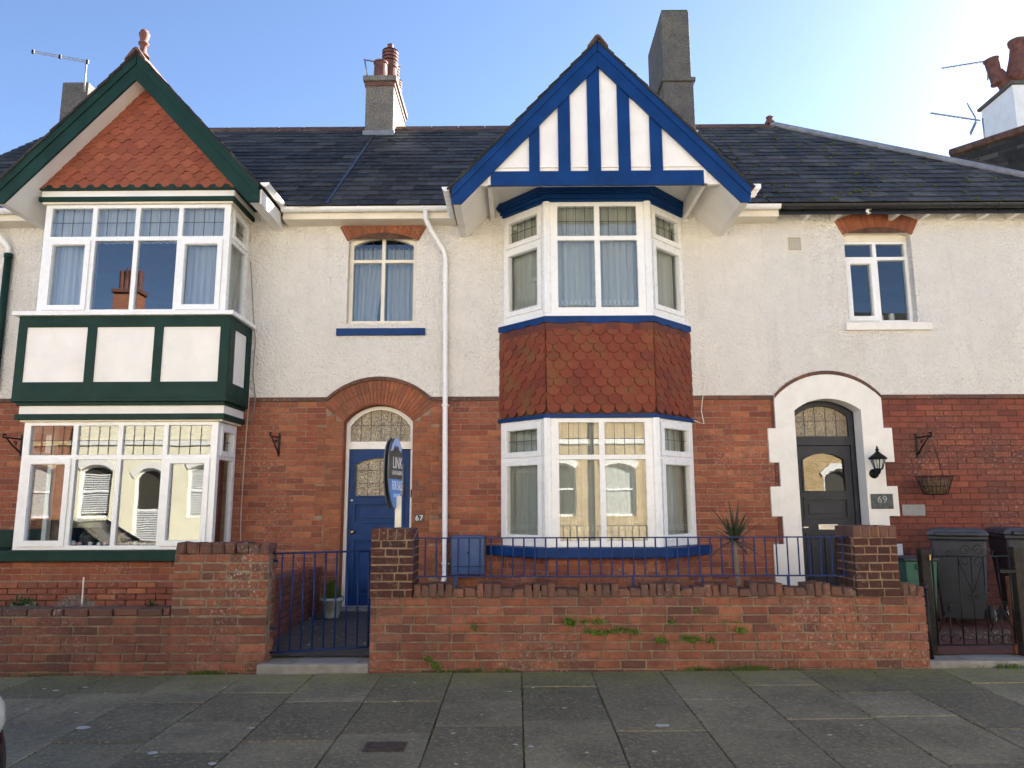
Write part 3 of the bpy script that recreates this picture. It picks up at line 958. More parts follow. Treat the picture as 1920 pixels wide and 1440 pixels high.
FW = Frame((0, YW, 0))
# ------------------------------------------------------------------ the three houses
H65 = thing('terraced_house', (-5.4, YW, 0.15), 'white roughcast and brick terraced house with dark green square bay and tiled gable', 'house', 'terraced houses in the row')
H67 = thing('terraced_house', (0.4, YW, 0.15), 'terraced house with blue half timbered gable, blue door and rounded tile bay', 'house', 'terraced houses in the row')
H69 = thing('terraced_house', (6.2, YW, 0.15), 'terraced house with charcoal front door in white stepped surround and black gutter', 'house', 'terraced houses in the row')

# openings
D67 = dict(u0=-2.276, u1=-1.351, vs=2.544, vc=2.774)
W67 = dict(u0=-2.274, u1=-1.347, vs=UZ(655, 452, YW), vc=UZ(718, 437, YW), v0=UZ(718, 607, YW))
W69 = dict(u0=UX(1588, 530, YW), u1=UX(1714, 530, YW), vs=UZ(1643, 440, YW), vc=UZ(1643, 427, YW), v0=UZ(1650, 604, YW))
D69 = dict(u0=3.600, u1=4.46, vs=UZ(1500, 770, YW), vc=UZ(1548, 748, YW))
BL = (-0.10, 2.16); BLZ = (0.98, 2.50); BUZ = (3.85, 5.15)           # behind the blue bay
GL = (-5.85, -3.80); GLZ = (1.0, 2.45); GUZ = (3.88, 5.15)           # behind the green bay
ARC67 = dict(u0=-2.49, u1=-1.133, vs=ZS + 0.0, vc=3.13)
ARC69 = dict(u0=UX(1450, 745, YW), u1=UX(1650, 745, YW), vs=ZS + 0.0, vc=UZ(1548, 696, YW))
ZG = 0.0

def upper_outline(x0, x1, arc):
    pts = [(x0, ZS)]
    if arc:
        n = 16
        for i in range(n + 1):
            u = arc['u0'] + (arc['u1'] - arc['u0']) * i / n
            pts.append((u, arc_v(u, arc['u0'], arc['u1'], arc['vs'], arc['vc'])))
    pts += [(x1, ZS), (x1, ZE), (x0, ZE)]
    return pts
def lower_outline(x0, x1, arc):
    pts = [(x0, ZG), (x1, ZG), (x1, ZS)]
    if arc:
        n = 16
        for i in range(n + 1):
            u = arc['u1'] + (arc['u0'] - arc['u1']) * i / n
            pts.append((u, arc_v(u, arc['u0'], arc['u1'], arc['vs'], arc['vc']) - 0.001))
    pts.append((x0, ZS))
    return pts

walls = {}
for H, x0, x1, arc, uh, lh, mor in (
    (H65, XA, XB, None, [rect(GL[0], GL[1], *GUZ)], [rect(GL[0], GL[1], *GLZ)], 'mortar'),
    (H67, XB + 0.002, XC - 0.001, ARC67, [rect(BL[0], BL[1], *BUZ), arched(W67['u0'], W67['u1'], W67['v0'], W67['vs'], W67['vc'])],
     [rect(BL[0], BL[1], *BLZ), arched(D67['u0'], D67['u1'], 0.1, D67['vs'], D67['vc'])], 'mortar'),
    (H69, XC + 0.001, XD, ARC69, [arched(W69['u0'], W69['u1'], W69['v0'], W69['vs'], W69['vc'])],
     [arched(D69['u0'] - .02, D69['u1'] + .02, 0.1, D69['vs'] + .015, D69['vc'] + .02)], 'mortar_d')):
    up = MB(FW).prism(upper_outline(x0, x1, arc), -0.25, 0.012, uh).build('rendered_wall', M['render_b' if H is H69 else 'render'], H, bevel=0.006)
    lo = MB(FW).prism(lower_outline(x0, x1, arc), -0.25, -0.007, lh).build('brick_wall', M[mor], H)
    walls[H.name] = (up, lo)
    # dark rooms behind the windows
    sh = MB()
    for za, zb in ((0.12, 2.75), (2.95, 5.2)):
        a, b, c, d = x0 + 0.12, x1 - 0.12, YW + 0.26, YW + 4.0
        for quad in ([(a, d, za), (b, d, za), (b, d, zb), (a, d, zb)], [(a, c, za), (a, d, za), (a, d, zb), (a, c, zb)],
                     [(b, c, za), (b, d, za), (b, d, zb), (b, c, zb)], [(a, c, za), (b, c, za), (b, d, za), (a, d, za)], [(a, c, zb), (b, c, zb), (b, d, zb), (a, d, zb)]):
            sh.quad(quad)
    sh.build('interior', M['interior'], H, recalc=False)

# door surround steps (photo: the jamb widens and narrows every few courses)
STEP = [(2.47, 2.86, 0.0), (2.02, 2.47, 0.115), (1.70, 2.02, 0.0), (1.31, 1.70, 0.115), (0.96, 1.31, 0.0), (0.55, 0.96, 0.115), (0.10, 0.55, 0.0)]
def jamb67(a, b):
    m = (a + b) / 2
    for z0, z1, e in STEP:
        if z0 <= m < z1: return [(-2.49 - e, -1.133 + e)]
    return [(-2.49, -1.133)]
ST69 = [(UZ(1550, 803, YW), 2.9, 0.0), (UZ(1550, 867, YW), UZ(1550, 803, YW), 0.105), (UZ(1550, 912, YW), UZ(1550, 867, YW), -0.02),
        (UZ(1550, 968, YW), UZ(1550, 912, YW), 0.115), (UZ(1550, 1020, YW), UZ(1550, 968, YW), -0.02), (0.45, UZ(1550, 1020, YW), 0.115), (0.0, 0.45, 0.0)]
S69L, S69R = ARC69['u0'], ARC69['u1']
def jamb69(a, b):
    m = (a + b) / 2
    for z0, z1, e in ST69:
        if z0 <= m < z1: return [(S69L - e, S69R + e)]
    return [(S69L, S69R)]

bayG = (-6.02, -3.66); bayB = (-0.215, 2.275)
ctop = ZS - 0.055
n65 = lay(FW, XA, XB, ctop - 36 * 0.0762, ctop, block=[(bayG[0] + 0.03, bayG[1] - 0.03, 0.2, 2.6), (XB - 0.105, XB + 1, 2.02, 2.47), (XB - 0.105, XB + 1, 1.31, 1.70), (XB - 0.105, XB + 1, 0.55, 0.96)], seed=1)
emit('brick', n65, walls[H65.name][1], M['brick'], 'brickwork')
n67 = lay(FW, XB, XC, ctop - 36 * 0.0762, ctop, block=[(bayB[0] + 0.04, bayB[1] - 0.04, 0.2, 2.62), jamb67, lambda a, b: [(S69L - 0.12, 9)] if False else jamb69(a, b)], seed=2)
emit('brick', n67, walls[H67.name][1], M['brick'], 'brickwork')
n69 = lay(FW, XC, XD, ctop - 36 * 0.0762, ctop, block=[jamb69], seed=3, joint=0.008)
emit('brick', n69, walls[H69.name][1], M['brick_r'], 'brickwork')

# orange rubbed brick surround of the blue door
def open67(a, b): return [(D67['u0'], D67['u1'])] if (a + b) / 2 < D67['vs'] + 0.0 else [(-9, 9)]
def outside67(a, b):
    l, h_ = jamb67(a, b)[0]
    return [(-9, l), (h_, 9)]
pc = lay(FW, -2.7, -1.0, 0.12, D67['vs'], ch=0.0762, bl=0.19, joint=0.006, w=0.004, block=[open67, outside67], seed=9)
surr = MB(FW)
for sgn, ua, ub in ((-1, -2.49, D67['u0']), (1, D67['u1'], -1.133)):
    surr.box(ua + 0.003, ub - 0.003, 0.1, D67['vs'] - 0.002, -0.006, -0.002)
ds = surr.build('door_surround', M['mortar'], H67)
pc += voussoirs(FW, D67['u0'], D67['u1'], D67['vs'], D67['vc'], 0.325, 27, w=0.005, flare=0.0, rings=2, joint=0.005)
# haunches between the arch and the outer edge
for sgn in (-1, 1):
    for k in range(6):
        z0 = D67['vs'] + k * 0.0762; z1 = z0 + 0.072
        c_ = (D67['u1'] - D67['u0']) / 2; h_ = D67['vc'] - D67['vs']; r0 = (c_ * c_ + h_ * h_) / (2 * h_)
        mid = (D67['u0'] + D67['u1']) / 2
        a1 = math.asin(c_ / r0)
        # boundary line of the arch's springing side
        ux = c_ + (z1 - D67['vs']) * math.tan(a1) * 1.0
        lim = -1.133 - mid
        if z1 > ZS: 
            for i in range(40):
                if arc_v(mid + lim, ARC67['u0'], ARC67['u1'], ARC67['vs'], ARC67['vc']) >= z1: break
                lim -= 0.01
        if lim - ux > 0.04:
            m = FW.mat(mid + sgn * (ux + lim) / 2, (z0 + z1) / 2, 0.004)
            pc.append((brick_mesh(lim - ux - 0.004, 0.068, 0.05, k % 3), m, 0.01))
emit('brick', pc, ds, M['rubbed'], 'brickwork')
# deep reveals of the doorway
rv = MB(FW)
rv.prism(arched(D67['u0'] - 0.002, D67['u1'] + 0.002, 0.1, D67['vs'] + 0.001, D67['vc'] + 0.002), -0.249, -0.012, [arched(D67['u0'] + 0.012, D67['u1'] - 0.012, 0.101, D67['vs'] - 0.006, D67['vc'] - 0.010)])
rv.build('reveal', M['rubbed'], ds)

# moulded brick string course, swept over the door arches
def string(H, x0, x1, arc):
    segs = []
    if arc:
        segs.append((x0, arc['u0'])); segs.append((arc['u1'], x1))
    else: segs.append((x0, x1))
    base = MB(FW); base.box(x0, x0 + 0.001, ZS - 0.05, ZS - 0.049, 0, 0.001)
    root = None
    out = []
    for a, b in segs:
        n = max(1, int((b - a) / 0.22)); st = (b - a) / n
        for k in range(n):
            mbk = MB(Frame((0, 0, 0)))
            mbk.prism([(-st / 2 + .003, -0.026), (st / 2 - .003, -0.026), (st / 2 - .003, 0.026), (-st / 2 + .003, 0.026)], -0.03, 0.028)
            out.append((mbk.mesh('moulded_brick'), FW.mat(a + (k + .5) * st, ZS - 0.026, 0.0), 0.01))
    if arc:
        n = 9
        for k in range(n):
            u0 = arc['u0'] + (arc['u1'] - arc['u0']) * k / n; u1 = arc['u0'] + (arc['u1'] - arc['u0']) * (k + 1) / n
            P = []
            for u in (u0 + .003, (u0 + u1) / 2, u1 - .003): P.append((u, arc_v(u, arc['u0'], arc['u1'], arc['vs'], arc['vc']) - 0.045))
            for u in (u1 - .003, (u0 + u1) / 2, u0 + .003): P.append((u, arc_v(u, arc['u0'], arc['u1'], arc['vs'], arc['vc']) + 0.002))
            mu, mv = (u0 + u1) / 2, P[1][1]
            mbk = MB(Frame((0, 0, 0))).prism([(p[0] - mu, p[1] - mv) for p in P], -0.03, 0.034)
            out.append((mbk.mesh('moulded_brick'), FW.mat(mu, mv, 0.0), 0.01))
    emit('moulded_brick', out, walls[H.name][1], M['coping_brick'], 'string_course')
string(H65, XA, bayG[0], None); string(H65, bayG[1], XB, None)
string(H67, XB, XC, ARC67)
string(H69, XC, XD, ARC69)

# brick arches over the two upper windows
def win_arch(H, W, name):
    pcs = voussoirs(FW, W['u0'], W['u1'], W['vs'], W['vc'], 0.225, 30, w=0.022, flare=0.02, joint=0.003, D=0.2)
    back = MB(FW).prism([(W['u0'] + 0.02, W['vs'] + 0.02), (W['u1'] - 0.02, W['vs'] + 0.02), (W['u1'] - 0.02, W['vc'] + 0.12), (W['u0'] + 0.02, W['vc'] + 0.12)], 0.0125, 0.0135)
    o = back.build('window_arch', M['mortar_d'], H)
    emit('brick', pcs, o, M['rubbed'], 'brickwork')
win_arch(H67, W67, 'a'); win_arch(H69, W69, 'b')

# ------------------------------------------------------------------ upper windows of 67 and 69
def two_light(W, wb, mull, tr, fw=0.05, lead=True):
    """two arched top lights over two tall lights"""
    u0, u1, v0, vs_, vc = W['u0'], W['u1'], W['v0'], W['vs'], W['vc']
    m = (u0 + u1) / 2 + mull
    iu0, iu1 = u0 + fw, u1 - fw
    T = []
    top = lambda a, b: arched_part(a, b, tr + 0.022, iu0, iu1, vs_ - fw * 0.8, vc - fw)
    T.append((top(iu0, m - 0.024), 0, (3, 2) if lead else None))
    T.append((top(m + 0.024, iu1), 0, (3, 2) if lead else None))
    T.append((rect(iu0, m - 0.024, v0 + fw, tr - 0.022), 0, None))
    T.append((rect(m + 0.024, iu1, v0 + fw, tr - 0.022), 0, None))
    return T
fr67 = FW.shift(0, 0, -0.07)
tr67 = UZ(718, 487, YW)
window(H67, 'window', fr67, arched(W67['u0'] + .002, W67['u1'] - .002, W67['v0'] + .002, W67['vs'] - .002, W67['vc'] - .002), two_light(W67, 0, 0, tr67, 0.055), M['cream'], -0.07, 0.0, glass='glass_old')
MB(FW).box(UX(630, 620, YW - .06), UX(797, 620, YW - .06), UZ(712, 628, YW - .06), UZ(712, 615, YW - .06), -0.05, 0.06).build('window_sill', M['blue'], H67, 0.005)
curtain('net_curtain', 'grey net curtain drawn aside in the small arched window above the blue door', FW, W67['u0'] + .03, (W67['u0'] + W67['u1']) / 2 - 0.02, W67['v0'] + .03, W67['vc'] - 0.12, -0.30, M['net'], 6, 0.03, 1, gather=0.5)
curtain('net_curtain', 'grey net curtain in the right half of the small window over the blue door', FW, (W67['u0'] + W67['u1']) / 2 + .02, W67['u1'] - .03, W67['v0'] + .03, W67['vc'] - 0.12, -0.31, M['net'], 6, 0.03, 2)
fr69 = FW.shift(0, 0, -0.10)
u0, u1 = W69['u0'], W69['u1']; v0, vsp = W69['v0'], UZ(1643, 449, YW)
trz = UZ(1643, 480, YW); m69 = u0 + (u1 - u0) * 0.50
outer69 = arched(u0 + .002, u1 - .002, v0 + .002, W69['vs'] - .002, W69['vc'] - .002)
lights69 = [(rect(u0 + .045, m69 - .025, trz + .02, vsp - .03), 0, None), (rect(m69 + .025, u1 - .045, trz + .02, vsp - .03), 0, None),
            (rect(u0 + .045, m69 - .02, v0 + .05, trz - .025), 0.055, None), (rect(m69 + .03, u1 - .045, v0 + .05, trz - .025), 0, None)]
w69 = window(H69, 'window', fr69, outer69, lights69, M['upvc'], -0.07, 0.0)
MB(fr69).prism(arched_part(u0 + .01, u1 - .01, vsp, u0 + .002, u1 - .002, W69['vs'] - .004, W69['vc'] - .004, 12), 0.001, 0.012).build('head_board', M['cream'], w69)
MB(FW).box(UX(1587, 612, YW - .07), UX(1750, 612, YW - .07), UZ(1665, 618, YW - .07), UZ(1665, 604, YW - .07), -0.09, 0.07).build('window_sill', M['smooth_white'], H69, 0.008)
# things standing on the sill inside
zz = v0 + 0.055
st = thing('candle', (u0 + .62, YW + .35, zz), 'white candle on the sill inside the upper window above the charcoal door', 'candle')
MB().lathe((m69 + .26, YW + .30, zz), [(0.0, 0), (0.035, 0), (0.037, .01), (0.037, .13), (0.03, .135), (0.0, .135)], 14).build('wax', M['bauble_w'], st, smooth=True)
MB().tube([(m69 + .26, YW + .30, zz + .13), (m69 + .26, YW + .30, zz + .16)], 0.003).build('wick', M['black'], st)
cl = thing('mantel_clock', (m69 + .1, YW + .35, zz), 'round pale clock inside the upper window above the charcoal door', 'clock')
MB().lathe((m69 + .09, YW + .33, zz + .08), [(0.0, -.02), (0.075, -.02), (0.078, .0), (0.07, .015), (0.0, .015)], 22, (0, -1, 0)).build('case', M['bauble_w'], cl, smooth=True)
MB().lathe((m69 + .09, YW + .31, zz + .08), [(0.0, .0), (0.05, .0), (0.05, .003), (0.0, .003)], 22, (0, -1, 0)).build('dial', M['plaque_g'], cl)

# ------------------------------------------------------------------ doors
def front_door(H, DD, yb, mat, fmat, glass_, zt0, zt1, zthr, frw, fan_lead, glz, label):
    """frame with fanlight, panelled leaf with an arched glazed top"""
    fr = FW.shift(0, 0, -yb)
    a, b = DD['u0'] + .014, DD['u1'] - .014
    vs_, vc = DD['vs'] - .012, DD['vc'] - .014
    fan = arched(a + frw * 1.25, b - frw * 1.25, zt1, vs_ - frw * .9, vc - frw * 1.15)
    hole = rect(a + frw, b - frw, zthr, zt0)
    fb = MB(fr).prism(arched(a, b, zthr - 0.02, vs_, vc), -0.09, 0.0, [fan, hole]).build('door_frame', fmat, H, 0.006)
    MB(fr).prism(inset_poly(fan, -.004), -0.05, -0.044).build('pane', M[glass_], fb)
    us = [p[0] for p in fan]; ua, ub = min(us), max(us); vb = max(p[1] for p in fan)
    lm = MB(fr)
    for k in range(1, fan_lead[0]):
        u = ua + (ub - ua) * k / fan_lead[0]
        lm.box(u - .0035, u + .0035, zt1, arc_v(u, ua, ub, vs_ - frw * .9, vc - frw * 1.15), -0.0435, -0.038)
    lm.box(ua, ub, zt1 + (vb - zt1) * .52 - .003, zt1 + (vb - zt1) * .52 + .003, -0.0375, -0.034)
    lm.build('leading', M['came'], fb)
    L, Rr = a + frw + .004, b - frw - .004
    gl_ = arched(L + .085, Rr - .085, glz[0], glz[1], glz[2])
    mid = [glz[0] - .10 - .24, glz[0] - .10]
    bot = [zthr + .14, mid[0] - .22]
    p1 = rect(L + .085, Rr - .085, *mid)
    pm = (L + Rr) / 2
    p2, p3 = rect(L + .085, pm - .04, *bot), rect(pm + .04, Rr - .085, *bot)
    leaf = MB(fr).prism(rect(L, Rr, zthr + .006, zt0 - .006), -0.065, -0.022, [gl_, p1, p2, p3]).build('door', mat, H, 0.003)
    MB(fr).prism(inset_poly(gl_, -.006), -0.052, -0.046).build('pane', M[glass_], leaf)
    MB(fr).prism(inset_poly(gl_, -.016), -0.0215, -0.008, [inset_poly(gl_, .006)]).build('moulding', mat, leaf, .003)
    for pp in (p1, p2, p3):
        MB(fr).prism(inset_poly(pp, -.003), -0.05, -0.042).build('panel', mat, leaf)
        MB(fr).prism(inset_poly(pp, -.018), -0.0215, -0.008, [inset_poly(pp, .012)]).build('moulding', mat, leaf, .004)
        MB(fr).prism(inset_poly(pp, .05), -0.0415, -0.028).build('panel', mat, leaf, .008)
    return fr, fb, leaf, L, Rr, gl_
fr, fb, leaf, L, Rr, gl_ = front_door(H67, D67, 0.16, M['blue'], M['white_board'], 'obscure', UZ(710, 842, 9.86), UZ(710, 828, 9.86), 0.19, 0.042, (6, 2), (UZ(705, 930, 9.87), UZ(705, 870, 9.87), UZ(705, 858, 9.87)), '')
lm = MB(fr)
ga, gb = min(p[0] for p in gl_), max(p[0] for p in gl_)
for k in range(1, 4):
    u = ga + (gb - ga) * k / 4; lm.box(u - .003, u + .003, gl_[0][1], gl_[2][1] + (0.03 if k == 2 else .015), -0.0455, -0.041)
for k in range(1, 3):
    v = gl_[0][1] + (UZ(705, 858, 9.87) - gl_[0][1]) * k / 3; lm.box(ga, gb, v - .003, v + .003, -0.0405, -0.037)
lm.build('leading', M['came'], leaf)
kx = L + .05
MB().lathe(fr(kx + .02, UZ(668, 997, 9.87), -0.022), [(0, 0), (.022, 0), (.012, .015), (.012, .03), (.028, .04), (.03, .055), (.015, .066), (0, .067)], 16, (0, -1, 0)).build('door_knob', M['brass'], leaf, smooth=True)
MB().lathe(fr(kx - .005, UZ(659, 938, 9.87), -0.022), [(0, 0), (.02, 0), (.02, .008), (0, .008)], 14, (0, -1, 0)).build('door_lock', M['steel'], leaf, smooth=True)
MB().box(D67['u0'] + .0, D67['u1'] - .0, 0.10, 0.188, YW - .05, YW + .30).build('door_step', M['concrete'], H67, 0.01)
MB(fr).box(D67['u1'] - .05, D67['u1'] - .02, UZ(768, 950, 9.85), UZ(768, 940, 9.85), 0.001, 0.03).build('bell_push', M['white_board'], H67)
MB(fr).box(D67['u1'] - .045, D67['u1'] - .02, UZ(768, 932, 9.85), UZ(768, 918, 9.85), 0.001, 0.025).build('bell_push', M['black'], H67)

fr, fb, leaf, L, Rr, gl_ = front_door(H69, D69, 0.20, M['door_dark'], M['door_dark'], 'obscure', UZ(1550, 835, 9.9), UZ(1550, 818, 9.9), 0.19, 0.05, (5, 2), (UZ(1545, 921, 9.9), UZ(1545, 862, 9.9), UZ(1545, 849, 9.9)), '')
for o in list(bpy.data.objects):
    if o.parent == leaf and o.name.split('.')[0] == 'pane': o.data.materials.clear(); o.data.materials.append(M['glass_old'])
lp = MB(fr); lp.box(UX(1536, 989, 9.9), UX(1572, 989, 9.9), UZ(1554, 993, 9.9), UZ(1554, 983, 9.9), -0.0215, -0.012)
lpo = lp.build('letter_plate', M['steel'], leaf, 0.003)
tm = MB(); text_mb(tm, fr, 'LETTERS', 0.055, UX(1554, 988, 9.9), UZ(1554, 988, 9.9), -0.0105, xs=0.85, depth=0.001); tm.build('lettering', M['grey_text'], lpo)
MB(fr).box(L + .03, L + .10, UZ(1512, 990, 9.9), UZ(1512, 987.5, 9.9), -0.021, 0.01).box(L + .06, L + .066, UZ(1512, 992, 9.9), UZ(1512, 985, 9.9), -0.0209, -0.003).build('door_handle', M['steel'], leaf, .003)
MB().box(D69['u0'], D69['u1'], 0.10, 0.188, YW - .05, YW + .32).build('door_step', M['concrete'], H69, 0.01)
MB(fr).box(D69['u0'] + .0145, D69['u0'] + .045, UZ(1500, 935, 9.88), UZ(1500, 927, 9.88), 0.001, 0.02).build('bell_push', M['bauble_w'], H69, .003)
# white painted surround with stepped blocks
out = [(D69['u0'], 0.1)]
pl, pr = [], []
for z0, z1, e in ST69:
    pl += [(S69L - e, z1 if z1 < 2.88 else ZS), (S69L - e, max(z0, 0.1))]
    pr += [(S69R + e, z1 if z1 < 2.88 else ZS), (S69R + e, max(z0, 0.1))]
arcp = [(S69L + (S69R - S69L) * i / 16, arc_v(S69L + (S69R - S69L) * i / 16, ARC69['u0'], ARC69['u1'], ZS, ARC69['vc']) - 0.046) for i in range(17)]
arcp = [p for p in arcp if p[1] > ZS - 0.04]
op = arched(D69['u0'], D69['u1'], 0.1, D69['vs'], D69['vc'])
inner = [op[0]] + list(reversed(op[2:])) + [op[1]]     # up the left jamb, over the arch, down the right
poly = list(reversed(pl)) + arcp + pr + list(reversed(inner))
sur69 = MB(FW).prism(poly, -0.20, 0.03).build('door_surround', M['smooth_white'], H69, 0.006)

# ================================================================== GREEN BAY (square)
CG = -4.835
YL, YP, YU = 9.08, 8.95, 9.01            # lower window, panel box, upper window planes
def square_bay_window(y, x0, x1, z0, z1, ztr, lead, name):
    fr = Frame((0, y, 0))
    n = 4; fw = 0.055
    inner0, inner1 = x0 + 0.085, x1 - 0.085
    st = (inner1 - inner0) / n
    L = []
    for k in range(n):
        a, b = inner0 + k * st + (0.0 if k == 0 else 0.03), inner0 + (k + 1) * st - (0.0 if k == n - 1 else 0.03)
        L.append((rect(a, b, ztr + 0.028, z1 - 0.045), 0, lead))
        if k in (0, 3): L.append((rect(a, b, z0 + 0.05, ztr - 0.028), 0.055, None))
        else: L.append((rect(a, b, z0 + 0.05, ztr - 0.028), 0, None))
    w = window(H65, name, fr, rect(x0, x1, z0, z1), L, M['upvc'])
    # returns: side lights from the front plane back to the wall
    for side in (1, -1):
        xs = x1 if side > 0 else x0
        sf = Frame((xs - side * 0.002, 0, 0), (0, 1, 0), (side, 0, 0))
        a, b = y + 0.062, YW - 0.005
        ls = [(rect(a + 0.03, b - 0.09, ztr + 0.03, z1 - 0.06), 0.05, (2, 2)), (rect(a + 0.03, b - 0.09, z0 + 0.05, ztr - 0.03), 0, None)]
        ws = window(H65, name, sf, rect(a, b, z0 + .002, z1 - .002), ls, M['upvc'], -0.06, 0.0)
    return fr
zl0, zl1 = UZ(218, 1031, YL), UZ(218, 791, YL)
frL = square_bay_window(YL, -6.04, -3.655, zl0, zl1, UZ(218, 857, YL), (4, 2), 'bay_window')
zu0, zu1 = UZ(250, 587, YU), UZ(250, 384, YU)
frU = square_bay_window(YU, -5.995, -3.63, zu0, zu1, UZ(250, 447, YU), (4, 2), 'bay_window')
def boxbay(name, mat, y, x0, x1, z0, z1, bev=0.004):
    return MB().box(x0, x1, z0, z1, y, YW - 0.003).build(name, mat, H65, bev)
# sill and brick base under the lower window
MB().box(-7.2, -3.56, UZ(150, 1053, YL - .09), zl0 - .002, YL - 0.10, YW - .004).build('bay_sill', M['green'], H65, 0.01)
MB().box(-7.3, -6.05, zl0 + .002, UZ(10, 993, YW - .06), YW - .06, YW - .012).build('green_board', M['green'], H65, 0.004)
yb = YL + 0.015
basefr = Frame((0, yb, 0))
bz = UZ(150, 1090, yb - .05)
bb = MB().box(-7.2, -3.66, 0.15, UZ(150, 1053, YL - .09) - .003, yb + 0.007, YW - .01).build('bay_base', M['mortar'], H65)
pcs = lay(basefr, -7.2, -3.66, bz, UZ(150, 1053, YL - .09) - .004, seed=21)
pl_fr = Frame((0, yb - 0.045, 0))
pcs += lay(pl_fr, -7.2, -3.64, 0.3, bz - .01, seed=22, D=0.09)
emit('brick', pcs, bb, M['brick'], 'brickwork')
# panel box: white boards between green battens
gx0, gx1 = -6.14, -3.53
gz0, gz1 = 2.76, UZ(230, 593, YP)
pb = boxbay('panel_box', M['white_board'], YP + 0.012, gx0 + .012, gx1 - .012, gz0, gz1)
pz0, pz1 = UZ(230, 716, YP), UZ(230, 613, YP)
frP = Frame((0, YP + .012, 0))
holes = [rect(UX(a, 665, YP), UX(b, 665, YP), pz0, pz1) for a, b in ((46, 161), (178, 287), (303, 411))]
MB(frP).prism(rect(gx0, gx1, gz0 - .002, gz1 + .002), 0.001, 0.022, holes).build('batten_frame', M['green'], pb, 0.002)
for side, xs in ((1, gx1 - .012), (-1, gx0 + .012)):
    sf = Frame((xs, 0, 0), (0, 1, 0), (side, 0, 0))
    MB(sf).prism(rect(YP + .0, YW - .02, gz0 - .0, gz1 + .0), 0.001, 0.022, [rect(YP + .16, YW - .17, pz0, pz1)]).build('batten_frame', M['green'], pb, 0.002)
# mouldings under and over
boxbay('moulding', M['green'], YP - 0.012, gx0 - .012, gx1 + .012, 2.715, 2.759)
boxbay('moulding', M['green'], YP + 0.03, gx0 + .03, gx1 - .03, 2.675, 2.714)
boxbay('band_board', M['white_board'], YL - 0.055, gx0 + .05, gx1 - .05, UZ(230, 776, YL - .05), 2.674)
boxbay('moulding', M['green'], YL - 0.085, gx0 + .02, gx1 - .03, UZ(230, 786, YL - .08), UZ(230, 776, YL - .05) - .001)
boxbay('head_strip', M['cream'], YL - 0.035, gx0 + .06, gx1 - .07, zl1 + .001, UZ(230, 786, YL - .08) - .001)
boxbay('bay_sill', M['upvc'], YP - 0.075, gx0 - .06, gx1 + .055, gz1 + .001, zu0 - .001, 0.006)
hz1 = UZ(250, 378, YU - .04)
boxbay('head_strip', M['cream'], YU - .04, -6.03, -3.60, zu1 + .001, hz1)
hz2 = UZ(250, 368, YU - .07)
boxbay('moulding', M['green'], YU - .07, -6.06, -3.57, hz1 + .001, hz2)
hz3 = UZ(250, 357.5, YU - .05)
boxbay('band_board', M['white_board'], YU - .05, -6.04, -3.58, hz2 + .001, hz3)
hz4 = UZ(250, 345, YU - .10)
boxbay('moulding', M['green'], YU - .10, -6.09, -3.55, hz3 + .001, hz4)

